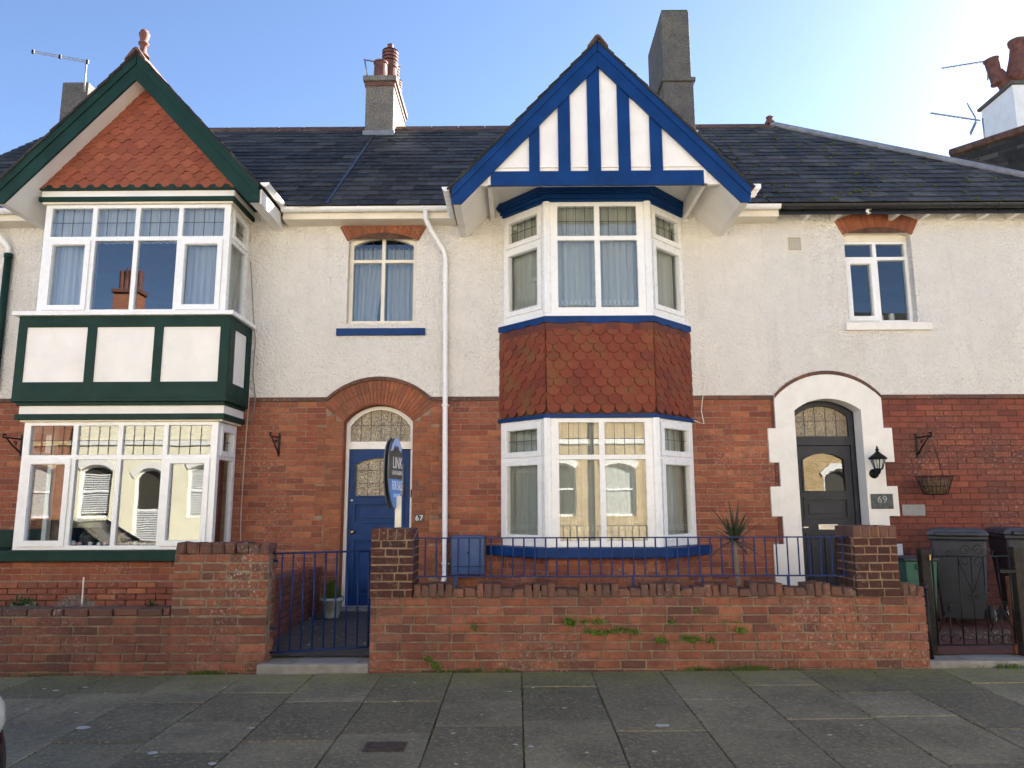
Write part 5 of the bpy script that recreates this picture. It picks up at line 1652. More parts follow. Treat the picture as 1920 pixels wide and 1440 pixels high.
# wall in front of the green house: low run and tall end
lo_top = .535
gw65 = garden_wall('low red brick wall in front of the green bay, tall flaking end beside the gate', -9.5, -3.155, lo_top - .06)
emit('brick', both_sides(-9.5, -2.275, -0.09, lo_top - .07, 111, .0772), gw65, M['gw_brick'], 'brickwork')
pcs = []
x = -9.5
while x < -3.17:
    w_ = min(.225 if rr.random() < .7 else .11, -3.16 - x)
    m = FG.mat(x + w_ / 2, lo_top - .032, rr.uniform(-.006, .006)) @ Matrix.Rotation(rr.uniform(-.02, .02), 4, 'Y')
    if w_ > .03: pcs.append((brick_mesh(w_ - .012, .064, .215, rr.randrange(5), .006, .012), m, w_ * .07))
    x += w_
emit('coping_brick', pcs, gw65, M['coping_brick'], 'coping')
hi_top = 1.02
MB().box(-3.15, -2.282, -0.1, hi_top - .004, YF + .012, YF + .21).build('core', M['mortar_g'], gw65)
pcs = lay(FG, -3.155, -2.275, lo_top - .065, hi_top, seed=113, ch=.0772, D=.09, wear=.005, bev=.009, joint=.014, headers=.35, jig=.06, bl=.228)
pcs += lay(Frame((-2.275, 0, 0), (0, 1, 0), (1, 0, 0)), YF + .092, YF + .22, -.07, hi_top, seed=114, ch=.0772, D=.05, wear=.005, bev=.008, joint=.014)
pcs += lay(Frame((-3.155, 0, 0), (0, 1, 0), (-1, 0, 0)), YF + .092, YF + .22, lo_top, hi_top, seed=115, ch=.0772, D=.05, wear=.005, bev=.008, joint=.014)
emit('brick', pcs, gw65, M['gw_white'], 'brickwork')
pcs = []
x = -3.15; k = 0
while x < -2.28:
    w_ = min(rr.uniform(.085, .12), -2.275 - x)
    if w_ < .04: break
    zc = hi_top + .05 - (0.012 if x > -2.55 else 0)
    pcs.append((brick_mesh(w_ - .010, .105, .215, k % 5, .008, .016), FG.mat(x + w_ / 2, zc, rr.uniform(-.006, .006)) @ Matrix.Rotation(rr.uniform(-.04, .04), 4, 'Y'), w_ * .1))
    x += w_; k += 1
emit('coping_brick', pcs, gw65, M['coping_brick'], 'coping')

# wall along the path, between the two gardens
pw = thing('path_wall', (-2.58, 8.4, .1), 'dark brick dividing wall running from the blue gate back to the house', 'wall')
MB().box(-2.69, -2.488, .05, .60, YF + .23, YW - .05).build('core', M['mortar_d'], pw)
PF = Frame((-2.48, 0, 0), (0, 1, 0), (1, 0, 0))
emit('brick', lay(PF, YF + .225, YW - .05, .06, .60, seed=121, ch=.0772, D=.08, wear=.004, bev=.007, joint=.013, headers=.2), pw, M['path_brick'], 'brickwork')
pcs = []
y = YF + .23
while y < YW - .10:
    pcs.append((brick_mesh(.065, .10, .215, rr.randrange(5), .006, .012), PF.mat(y + .037, .652, rr.uniform(-.004, .006)) @ Matrix.Rotation(rr.uniform(-.06, .06), 4, 'Y'), .007))
    y += .076
emit('coping_brick', pcs, pw, M['path_brick'], 'coping')

# steps at the gates
st = thing('gate_step', (-1.8, 7.1, 0), 'worn concrete step below the blue gate', 'step', 'steps at the gates')
MB().box(UX(480, 1250, 6.97), -1.34, -.12, UZ(590, 1245, 6.97), 6.965, 7.30).build('tread', M['concrete'], st, .02)
MB().box(-2.0, -1.45, UZ(590, 1245, 6.97) + .001, UZ(590, 1245, 6.97) + .004, 6.99, 7.28).build('cement_patch', M['plaque_g'], st)
st = thing('gate_step', (4.1, 7.1, 0), 'mossy concrete step below the black iron gate', 'step', 'steps at the gates')
MB().box(3.66, 4.75, -.12, .075, 6.99, 7.34).build('tread', M['concrete'], st, .02)
MB().box(4.02, 4.52, .0765, .080, 7.05, 7.30).build('cement_patch', M['plaque_g'], st)

# ------------------------------------------------------------------ blue railing on the wall
yr = 7.11
rx0, rx1 = UX(777, 1040, yr), UX(1601, 1040, yr)
rz1, rz0 = UZ(1190, 1007, yr), UZ(1190, 1080, yr)
rail = thing('railing', (rx0, yr, rz0), 'blue painted iron railing along the top of the garden wall', 'railing')
MB().box(rx0 - .02, rx1 + .02, rz1 - .010, rz1 + .002, yr - .016, yr + .016).build('top_rail', M['rail_blue'], rail, .002)
MB().box(rx0 - .02, rx1 + .02, rz0 - .006, rz0 + .006, yr - .016, yr + .016).build('bottom_rail', M['rail_blue'], rail, .002)
nb = 41
bar = MB().tube([(0, 0, rz0 + .007), (0, 0, rz1 - .011)], .0075, 8).mesh('bar')
bar.materials.append(M['rail_blue'])
for k in range(nb):
    o = bpy.data.objects.new('bar', bar); COL.objects.link(o); hook(o, rail)
    o.matrix_basis = Matrix.Translation((rx0 + (rx1 - rx0) * k / (nb - 1), yr, 0))
for px in (1187, 1317, 1478):
    xx = UX(px, 1085, yr)
    MB().box(xx - .012, xx + .012, wz, rz0 - .007, yr - .006, yr + .006).build('stay', M['rail_blue'], rail)
# blue gate
ygt = 7.12
gate = thing('gate', (-2.25, ygt, .2), 'low blue iron bar gate hung slightly aslant in the front wall', 'gate')
def G(px, py): x, z = U(px, py, ygt); return Vector((x, ygt, z))
tl, tr, bl_, br = G(510, 1038), G(693, 1033), G(500, 1224), G(690, 1213)
mb = MB().tube([tl, tr], .009, 8).tube([bl_, br], .010, 8).tube([tl, bl_], .011, 8).tube([tr, br], .011, 8)
mb.build('gate_frame', M['rail_blue'], gate, smooth=True)
for k in range(1, 9):
    t = k / 9.0
    MB().tube([tl.lerp(tr, t) - Vector((0, 0, .008)), bl_.lerp(br, t) + Vector((0, 0, .008))], .0078, 8).build('bar', M['rail_blue'], gate, smooth=True)
for z in (.95, .35):
    MB().tube([(-2.275, ygt, z), (-2.235, ygt, z)], .012, 8).build('hinge', M['rail_blue'], gate)

# black wrought iron gate with scrolls
yk = 7.12
ig = thing('gate', (4.15, yk, .1), 'black wrought iron gate with scrolls in front of the bins', 'gate')
def K(px, py): x, z = U(px, py, yk); return Vector((x, yk, z))
mb = MB().tube([K(1749, 1043), K(1892, 1043)], .007, 8).tube([K(1760, 1210), K(1900, 1208)], .008, 8).tube([K(1747, 1043), K(1760, 1210)], .009, 8).tube([K(1890, 1043), K(1905, 1208)], .009, 8)
mb.build('gate_frame', M['black'], ig, smooth=True)
for a, b in ((1796, 1808), (1820, 1832), (1843, 1855)):
    MB().tube([K(a, 1044), K(b, 1209)], .006, 6).build('bar', M['black'], ig, smooth=True)
for a, b, c, d in ((1797, 1053, 1825, 1112), (1843, 1053, 1825, 1112), (1779, 1135, 1760, 1186), (1779, 1135, 1808, 1186), (1876, 1135, 1857, 1186), (1876, 1135, 1903, 1186)):
    MB().tube([K(a, b), K(c, d)], .005, 6).build('brace', M['black'], ig, smooth=True)
for a, b in ((1780, 1784), (1877, 1881)):
    MB().tube([K(a, 1137), K(b, 1209)], .006, 6).build('bar', M['black'], ig, smooth=True)
MB().tube([K(1868, 1044), K(1880, 1135)], .005, 6).build('bar', M['black'], ig, smooth=True)
def scroll(cx, cy, rpx, turn, start, sgn, n=26):
    pts = []
    for i in range(n + 1):
        t = i / n
        a = start + sgn * turn * t
        rr_ = rpx * (1 - .72 * t)
        pts.append(K(cx + rr_ * math.cos(a), cy + rr_ * math.sin(a)))
    MB().tube(pts, .0045, 6).build('scroll', M['black'], ig, smooth=True)
for cx, cy, rp, tn, sa, sg in ((1808, 1032, 11, 8, 0, -1), (1834, 1032, 11, 8, math.pi, 1), (1778, 1038, 6, 7, 0, -1), (1858, 1036, 6, 7, math.pi, 1),
                               (1808, 1054, 10, 7, math.pi, 1), (1834, 1054, 10, 7, 0, -1), (1820, 1118, 7, 7, 0, 1), (1832, 1118, 7, 7, math.pi, -1),
                               (1772, 1198, 12, 6.5, 1.2, -1), (1795, 1198, 12, 6.5, 1.9, 1), (1869, 1198, 12, 6.5, 1.2, -1), (1890, 1198, 12, 6.5, 1.9, 1),
                               (1774, 1133, 6, 6, 0, -1), (1786, 1133, 6, 6, math.pi, 1), (1870, 1133, 6, 6, 0, -1), (1884, 1133, 6, 6, math.pi, 1)):
    scroll(cx, cy, rp, tn, sa, sg)
MB().box(UX(1872, 1070, yk), UX(1906, 1070, yk), UZ(1890, 1074, yk), UZ(1890, 1068, yk), yk - .02, yk + .02).build('latch', M['black'], ig, .003)
ip = thing('gate_post', (3.72, 7.10, 0), 'slim black iron gate post against the end of the wall', 'post')
MB().tube([(3.725, 7.08, -.05), (3.715, 7.08, UZ(1746, 1105, 7.08))], .022, 10).build('shaft', M['black'], ip, smooth=True)
MB().lathe((3.715, 7.08, UZ(1746, 1105, 7.08)), [(.026, 0), (.03, .01), (.03, .04), (.015, .055), (0, .056)], 12).build('post_cap', M['black'], ip, smooth=True)
MB().lathe((3.727, 7.08, .0), [(.06, 0), (.05, .03), (.03, .06), (.024, .08)], 12).build('foot', M['black'], ip, smooth=True)
wp = thing('timber_post', (3.7, 7.3, .1), 'short black timber post behind the garden wall beside the green box', 'post')
MB().box(UX(1725, 1060, 7.32), UX(1741, 1060, 7.32), .1, UZ(1733, 1030, 7.32), 7.28, 7.37).build('shaft', M['wood_post'], wp, .006)
MB().box(UX(1741, 1060, 7.30) - .004, UX(1741, 1060, 7.30) + .012, UZ(1742, 1050, 7.3), UZ(1742, 1040, 7.3), 7.26, 7.279).build('hinge', M['brass'], wp)
wp = thing('timber_post', (4.8, 7.2, .1), 'tall black timber gate post at the right edge', 'post')
MB().box(UX(1898, 1060, 7.2), UX(1915, 1060, 7.2), .05, UZ(1905, 1025, 7.2), 7.16, 7.25).build('shaft', M['wood_post'], wp, .006)
MB().box(UX(1915, 1150, 7.2) - .055, UX(1915, 1150, 7.2) - .012, .05, UZ(1895, 1082, 7.2), 7.252, 7.30).build('side_rail', M['wood_red'], wp, .004)

# ================================================================== THINGS ON AND ROUND THE HOUSES
# estate agent's board on a post behind the pier
sg = thing('for_sale_sign', (-1.12, 7.55, .1), 'leaf shaped brown and blue for sale board on a white post behind the pier', 'sign')
ys = 7.42
px0, pz0_ = U(746, 1000, ys)
MB().box(px0 - .030, px0 + .030, .1, UZ(745, 930, ys), ys - .02, ys + .02).build('post', M['wood_pale'], sg, .003)
bz0, bz1 = UZ(745, 955, ys), UZ(740, 822, ys)
hh = bz1 - bz0; bw = .37
def board_outline():
    pts = []
    for t, w in ((0, .0), (.04, .14), (.12, .27), (.25, .40), (.4, .475), (.55, .50), (.75, .47), (.88, .38), (.95, .26), (.99, .12), (1.0, .0)):
        pts.append((t, w))
    L_ = [(-w * bw, bz0 + t * hh) for t, w in pts]
    R_ = [(w * bw, bz0 + t * hh) for t, w in reversed(pts)]
    return L_[:-1] + R_[:-1]
ang = R(78)
c_ = UX(742, 890, ys - .04)
bf = Frame((c_, ys - .05, 0), (math.cos(ang), math.sin(ang), 0), (math.sin(ang), -math.cos(ang), 0))
ol = board_outline()
bo = MB(bf).prism(ol, -.012, 0.0).build('board', M['sign_back'], sg)
zs = bz0 + .42 * hh
def clipz(poly, lo, hi):
    out = []
    n = len(poly)
    for i in range(n):
        a, b = poly[i], poly[(i + 1) % n]
        def cut(z):
            t = (z - a[1]) / (b[1] - a[1]); return (a[0] + t * (b[0] - a[0]), z)
        ins = lo <= a[1] <= hi
        if ins: out.append(a)
        zsx = sorted([z for z in (lo, hi) if (a[1] - z) * (b[1] - z) < 0], key=lambda z: abs(z - a[1]))
        for z in zsx: out.append(cut(z))
    return out
MB(bf).prism(clipz(ol, zs, bz0 + .98 * hh), .0005, .0025).build('brown_face', M['sign_dark'], bo)
MB(bf).prism(clipz(ol, bz0 - 1, zs - .0005), .0005, .0025).build('blue_face', M['sign_blue'], bo)
rf = [(-.40, .80), (-.30, .90), (-.12, .985), (0, 1.0), (.12, .985), (.30, .90), (.40, .80), (.22, .83), (.10, .905), (0, .86), (-.10, .905), (-.24, .815)]
MB(bf).prism([(a * bw, bz0 + b * hh) for a, b in rf], .003, .005).build('roof_emblem', M['sign_pale'], bo)
for txt_, ts_, zf_, xs_ in (('LINK', .16, .64, .78), ('ESTATE AGENTS', .055, .505, .72), ('FOR SALE', .13, .325, .52)):
    tm = MB(); text_mb(tm, bf, txt_, ts_, .04, bz0 + zf_ * hh, .0035, xs=xs_ * .93, depth=.0008)
    tm.build('lettering', M['white_text'], bo)
MB(bf).box(-.05, .12, bz0 + .17 * hh, bz0 + .215 * hh, .0028, .0038).build('text_strip', M['sign_pale'], bo)
bf2 = Frame((c_ - .03, ys - .02, 0), (math.cos(R(78)), math.sin(R(78)), 0), (math.sin(R(78)), -math.cos(R(78)), 0))
MB(bf2).prism(ol, -.03, -.018).build('board', M['sign_back'], sg)

# meter box
mx = thing('meter_box', (-.7, YW - .1, .5), 'blue painted meter cupboard on the brick wall behind the railing', 'meter box')
ym = YW - .18
x0, x1 = UX(846, 1040, ym), UX(909, 1040, ym); z0, z1 = UZ(877, 1078, ym), UZ(877, 1004, ym)
MB().box(x0, x1, z0, z1, ym + .02, YW - .005).build('cabinet', M['meter_blue'], mx, .006)
MB().box(x0 + .006, x1 - .006, z0 + .10, z1 - .004, ym, ym + .019).build('door', M['meter_blue'], mx, .008)
MB().box(x0 + .006, x1 - .006, z0 + .004, z0 + .094, ym + .004, ym + .019).build('base_panel', M['meter_blue'], mx, .004)
MB().lathe(((x0 + x1) / 2, ym, (z0 + z1) / 2 + .03), [(0, 0), (.014, 0), (.014, .006), (0, .006)], 12, (0, -1, 0)).build('lock', M['black'], mx)
MB().box(x0 + .03, x0 + .07, .12, z0 - .001, ym + .06, ym + .10).build('leg', M['meter_blue'], mx)

# house numbers and plaques
def plaque(name, label, pa, pb, pc_, pd, txt, mat, tmat, ts, w, off=0.0):
    x0, x1 = UX(pa, (pc_ + pd) / 2, YW - w), UX(pb, (pc_ + pd) / 2, YW - w)
    z0, z1 = UZ((pa + pb) / 2, pd, YW - w), UZ((pa + pb) / 2, pc_, YW - w)
    o = MB(FW).box(x0, x1, z0, z1, w - .014, w).build(name, mat, None, .003, label=label, cat='plaque')
    if txt:
        for ci, ch_ in enumerate(txt):
            tm = MB(); text_mb(tm, FW, ch_, ts, (x0 + x1) / 2 + (ci - .5) * ts * .56, (z0 + z1) / 2 + off, w + .002, depth=.002)
            tm.build('numeral', tmat, o)
plaque('number_plaque', 'small black number plaque reading 67 beside the blue door', 777, 795, 965, 978, '67', M['plaque'], M['white_text'], .095, .024)
plaque('number_plaque', 'dark slate number plaque reading 69 on the white door surround', 1634, 1675, 926, 954, '69', M['plaque'], M['grey_text'], .12, .048, .02)
plaque('wall_plaque', 'blank grey metal plaque on the brickwork below the hanging basket', 1692, 1735, 946, 967, None, M['plaque_g'], None, 0, .02)

# ventilation grille
vx0, vx1 = UX(1478, 457, YW - .02), UX(1502, 457, YW - .02); vz0, vz1 = UZ(1490, 469, YW - .02), UZ(1490, 445, YW - .02)
holes = []
for i in range(6):
    for j in range(6):
        a, b = vx0 + (vx1 - vx0) * (i + .5) / 6, vz0 + (vz1 - vz0) * (j + .5) / 6
        holes.append(rect(a - .0105, a + .0105, b - .0105, b + .0105))
vt = thing('air_vent', ((vx0 + vx1) / 2, YW, vz0), 'small cream air vent grille high on the white wall left of the far window', 'vent')
MB(FW).prism(rect(vx0 - .012, vx1 + .012, vz0 - .012, vz1 + .012), .013, .022, holes).build('grille', M['cream'], vt)
MB(FW).box(vx0 - .005, vx1 + .005, vz0 - .005, vz1 + .005, .0122, .0128).build('backing', M['black'], vt)

# wall lantern
lx, lz = UX(1646, 870, YW - .15), UZ(1646, 870, YW - .15)
ln = thing('wall_lantern', (lx, YW - .03, lz), 'black coach lantern fixed to the white door surround', 'lantern')
ly = YW - .16
zb_, zt_ = UZ(1646, 880, ly), UZ(1646, 861, ly)
MB().lathe((UX(1640, 888, YW - .05), YW - .03, UZ(1640, 888, YW - .05)), [(0, 0), (.062, 0), (.06, .01), (.04, .022), (0, .03)], 16, (0, -1, 0)).build('wall_plate', M['black'], ln, smooth=True)
MB().tube([(UX(1640, 888, YW - .05), YW - .05, UZ(1640, 889, YW - .05)), (UX(1642, 890, ly + .05), ly + .05, UZ(1642, 891, ly + .05)), (lx, ly, zb_ - .04), (lx, ly, zb_)], .012, 8).build('arm', M['black'], ln, smooth=True)
MB().lathe((lx, ly, zb_ - .06), [(0, 0), (.012, 0), (.02, .02), (.03, .05), (.055, .062), (.055, .07), (0, .07)], 12).build('cup', M['black'], ln, smooth=True)
hgt = zt_ - zb_
for k in range(6):
    a = k * math.pi / 3 + .3
    MB().tube([(lx + .05 * math.cos(a), ly + .05 * math.sin(a), zb_ + .008), (lx + .088 * math.cos(a), ly + .088 * math.sin(a), zt_ + .002)], .006, 6).build('bar', M['black'], ln)
MB().lathe((lx, ly, zb_ + .009), [(.044, 0), (.082, hgt - .012)], 6).build('glass_cage', M['lamp_glass'], ln)
MB().lathe((lx, ly, zt_), [(0, 0), (.11, 0), (.112, .01), (.09, .035), (.055, .062), (.03, .085), (.018, .095), (.018, .11), (.026, .122), (.012, .135), (.01, .16), (0, .17)], 12).build('lid', M['black'], ln, smooth=True)
MB().lathe((lx, ly, zb_ + .02), [(0, 0), (.015, 0), (.015, .03), (.026, .05), (.026, .09), (.012, .11), (0, .112)], 10).build('bulb', M['bauble_w'], ln, smooth=True)

# hook brackets
def bracket(label, px, pz_t, pz_b, dx, dy, hang=False):
    x, zt_ = U(px, pz_t, YW - .01); zb_ = UZ(px, pz_b, YW - .01)
    b = thing('hanging_bracket', (x, YW, zb_), label, 'bracket', 'iron hanging basket brackets')
    MB(FW).box(x - .016, x + .016, zb_, zt_, .001, .010).build('back_plate', M['black'], b, .003)
    d = Vector((dx, dy, 0))
    L_ = d.length; d.normalize()
    p = Vector((x, YW - .012, zt_ - .06)); e = p + d * L_
    MB().tube([p, e], .010, 6).build('arm', M['black'], b, smooth=True)
    MB().tube([Vector((x, YW - .012, zb_ + .04)), p + d * L_ * .5 - Vector((0, 0, .09)), e - d * .03], .010, 6).build('brace', M['black'], b, smooth=True)
    pts = [e + d * .0 + Vector((0, 0, 0)) + (d * (.022 * math.sin(a)) + Vector((0, 0, .022 - .022 * math.cos(a)))) for a in [k * .45 for k in range(11)]]
    MB().tube(pts, .009, 6).build('hook', M['black'], b, smooth=True)
    pts = [p + d * L_ * .35 + Vector((0, 0, -.06)) + (d * math.cos(a) * (.028 - .002 * k) + Vector((0, 0, math.sin(a) * (.028 - .002 * k)))) for k, a in enumerate([q * .6 for q in range(11)])]
    MB().tube(pts, .007, 6).build('scroll', M['black'], b, smooth=True)
    return e
bracket('black iron bracket on the brick wall left of the blue door', 524, 812, 856, -.03, -.26)
bracket('black iron bracket at the far left beside the lower green window', 42, 815, 855, -.06, -.25)
e = bracket('blue black iron bracket holding the hanging basket on the right wall', 1717, 812, 858, .04, -.27)

# hanging basket
hbz1, hbz0 = UZ(1752, 894, e.y), UZ(1752, 927, e.y)
hx = UX(1752, 900, e.y)
hb = thing('hanging_basket', (hx, e.y, hbz0), 'empty wire hanging basket with brown liner on the right brick wall', 'basket')
h_ = hbz1 - hbz0
R1, R0 = .205, .135
mb = MB()
mb.lathe((hx, e.y, hbz0 + .006), [(0, 0), (R0 - .012, 0), (R1 - .035, h_ * .8), (R1 - .06, h_ * .85), (R0 - .03, .05), (0, .04)], 20)
mb.build('liner', M['coir'], hb, smooth=True)
mb = MB()
for zz_, rr_ in ((hbz1, R1), (hbz0 + h_ * .45, (R1 + R0) / 2), (hbz0, R0)):
    mb.tube([(hx + rr_ * math.cos(a), e.y + rr_ * math.sin(a), zz_) for a in [k * 2 * math.pi / 24 for k in range(25)]], .004, 5)
for k in range(22):
    a = k * 2 * math.pi / 22
    mb.tube([(hx + R0 * math.cos(a), e.y + R0 * math.sin(a), hbz0), (hx + (R1 + .0) * math.cos(a), e.y + R1 * math.sin(a), hbz1), (hx + (R1 + .03) * math.cos(a), e.y + (R1 + .03) * math.sin(a), hbz1 + .012)], .0025, 5)
mb.build('wire_cage', M['black'], hb)
for k in range(3):
    a = k * 2.094 + .5
    MB().tube([(hx + R1 * math.cos(a), e.y + R1 * math.sin(a), hbz1), e + Vector((.0, 0, .0))], .0022, 5).build('chain', M['black'], hb)

# security camera on the corner, dome under the eaves
sx, sz = U(1412, 352, 8.75)
scm = thing('security_light', (sx, 8.75, sz), 'small white security light on a bracket at the foot of the blue bargeboard', 'security light')
MB().box(sx - .05, sx + .085, sz - .03, sz + .035, 8.70, 8.86).build('head', M['upvc'], scm, .012)
MB().box(sx - .02, sx + .04, sz - .10, sz - .031, 8.76, 8.82).build('bracket', M['cream'], scm, .006)
dc, dz_ = U(1628, 402, 9.45)
dm = thing('dome_camera', (dc, 9.45, dz_), 'small white camera tucked under the black gutter above the far window', 'camera')
MB().lathe((dc, 9.45, dz_ - .005), [(0, 0), (.03, .012), (.045, .035), (.045, .08), (0, .082)], 14).build('housing', M['upvc'], dm, smooth=True)
MB().lathe((dc + .01, 9.412, dz_ + .03), [(0, 0), (.018, 0), (.018, .012), (0, .013)], 12, (.2, -1, -.2)).build('lens', M['black'], dm)

# loose cables
def cable(label, pts, r_, mat, grp='cables on the house fronts'):
    MB().tube(pts, r_, 6).build('cable', mat, None, smooth=True, label=label, cat='cable', group=grp)
cab = paint('pale_cable', (0.42, 0.33, 0.27), 0.6, 0.1, 0.1)
yc = YW - .03
def CP(px, py, y=None): x, z = U(px, py, y or yc); return (x, y or yc, z)
cable('thin pale cable running down the wall beside the green bay to the garden wall', [CP(467, 745), CP(463, 800), CP(459, 850), CP(455, 910), CP(452, 965), CP(451, 1000), CP(452, 1030)], .008, cab)
cable('tangled dark cable hanging beside the upper green bay', [CP(470, 490), CP(475, 590), CP(479, 640), CP(474, 700), CP(479, 745), CP(476, 775), CP(467, 790)], .006, M['plaque_g'])
cable('short loose white cable looping from the blue bay over the brickwork', [CP(1318, 742), CP(1315, 770), CP(1320, 795), CP(1310, 792), CP(1300, 788)], .006, M['cream'])

# television aerials
def P3(px, py, y): x, z = U(px, py, y); return Vector((x, y, z))
def aerial(label, y, mast, boom, ndir=0, refl=None, dlen=.22, fold=False):
    b = P3(*mast[0], y)
    t = thing('tv_aerial', b, label, 'aerial', 'television aerials')
    MB().tube([P3(*p, y) for p in mast], .014, 8).build('mast', M['metal'], t, smooth=True)
    p, q = P3(*boom[0], y), P3(*boom[1], y + .15)
    if fold:
        for dz in (-.018, .018): MB().tube([p + Vector((0, 0, dz)), q + Vector((0, 0, dz))], .009, 6).build('boom', M['metal'], t)
        for k in (0, .5, 1): MB().box(-.02, .02, -.035, .035, -.015, .015, fr=Frame(p.lerp(q, k))).build('clamp', M['black'], t)
    else:
        MB().tube([p, q], .014, 6).build('boom', M['metal'], t)
    for k in range(ndir):
        c = p.lerp(q, (k + .3) / ndir)
        d = Vector((.35, .9, .35)).normalized() * dlen / 2
        MB().tube([c - d, c + d], .0075, 5).build('element', M['metal'], t)
    if refl:
        c = p.lerp(q, .93)
        for sgn in (1, -1):
            fr_ = Frame(c, (q - p).normalized(), Vector((0, -1, 0)), Vector((0, 0, 1)))
            mb = MB()
            dirv = ((q - p).normalized() * -.55 + Vector((0, 0, sgn))).normalized()
            side = Vector((.55, .8, .3)).normalized() * .20
            for i in range(6):
                o_ = c + dirv * (.05 + i * .055)
                mb.tube([o_ - side, o_ + side], .007, 5)
            for sd in (-1, 0, 1):
                mb.tube([c + dirv * .03 + side * sd, c + dirv * .34 + side * sd], .009, 5)
            mb.build('reflector', M['metal'], t)
    return t
aerial('long slim folded aerial on a mast above the left grey chimney', 12.25, [(158, 172), (162, 118)], [(164, 116), (62, 97)], fold=True)
aerial('small aerial on a thin mast at the left of the potted middle chimney', 12.5, [(688, 142), (684, 112)], [(683, 112), (706, 116)], 5, None, .16)
aerial('stub of an aerial sticking out right of the potted middle chimney', 13.6, [(737, 122), (736, 116)], [(736, 120), (751, 124)], 3, None, .14)
aerial('comb aerial with mesh reflector standing on the roof at far right', 12.6, [(1847, 268), (1842, 222)], [(1745, 212), (1838, 226)], 11, True, .26)
aerial('thin comb aerial pointing left from the white chimney pots', 13.4, [(1852, 150), (1851, 112)], [(1766, 128), (1852, 114)], 8, None, .28)

# white chimney and cross roof of the building behind on the right
BH = thing('building', (9.5, 13.2, 0), 'neighbouring slate roof with white chimney and clay pots at the right edge', 'building')
ra, rb = P3(1783, 289, 12.6), P3(1925, 243, 11.0)
yA = 12.6
mb = MB()
rA = P3(1783, 289, 12.6); rB = Vector((rA.x + 1.9, 10.4, rA.z + .05))
rB = P3(1960, 232, 11.3)
low = Vector((.55, -.75, -.62))
mb.quad([rA, rB, rB + low * 4, rA + low * 4])
mb.quad([rA, rB, rB + Vector((2, 2, -2)), rA + Vector((2, 2.5, -2))])
rfm = mb.build('roof', M['slate'], BH, recalc=False)
uu = (rB - rA).normalized(); ssv = -low.normalized(); ssv = (ssv - uu * ssv.dot(uu)).normalized()
lo_ = rA - ssv * 3.0
emit('slate', slating(lo_ + Vector((0, 0, .02)), uu, ssv, (rB - rA).length + 2, 3.0, gauge=.215, wd=.305, seed=97), rfm, M['slate'], 'slating', cap=60)
n = 7
for i in range(n):
    MB().tube([rA.lerp(rB, i / n) + Vector((0, 0, .02)), rA.lerp(rB, (i + .97) / n) + Vector((0, 0, .02))], .075, 8).build('ridge_tile', M['ridge'], rfm)
yq = 12.9
k0 = UX(1897, 150, yq); k1 = k0 + 1.4; ktop = UZ(1897, 153, yq)
wch = MB().box(k0, k1, 5.5, ktop - .06, yq, yq + .95).build('chimney', M['smooth_white'], BH, .01)
MB().box(k0 - .05, k1 + .05, ktop - .059, ktop, yq - .05, yq + 1.0).build('chimney_cap', M['stack_d'], wch, .01)
# clay pots: an elbow cowl and a tall tapering pot
a0, a1 = P3(1858, 112, yq + .45), P3(1872, 158, yq + .45)
MB().lathe(a1, [(0, 0), (.125, 0), (.13, .03), (.115, .05), (.125, (a0 - a1).length - .05), (.14, (a0 - a1).length - .02), (.14, (a0 - a1).length), (.10, (a0 - a1).length + .005), (0, (a0 - a1).length - .02)], 18, a0 - a1).build('chimney_pot', M['terracotta'], wch, smooth=True)
e0, e1 = P3(1893, 172, yq + .45), P3(1870, 135, yq + .45)
MB().tube([e0, e0.lerp(e1, .5), e1], [.13, .12, .11], 14).build('chimney_pot', M['terracotta'], wch, smooth=True)
t0 = P3(1908, 150, yq + .35)
MB().lathe(t0, [(0, 0), (.21, 0), (.20, .10), (.15, .45), (.135, .70), (.17, .74), (.18, .80), (.15, .82), (0, .80)], 18, (.12, 0, 1)).build('chimney_pot', M['terracotta'], wch, smooth=True)

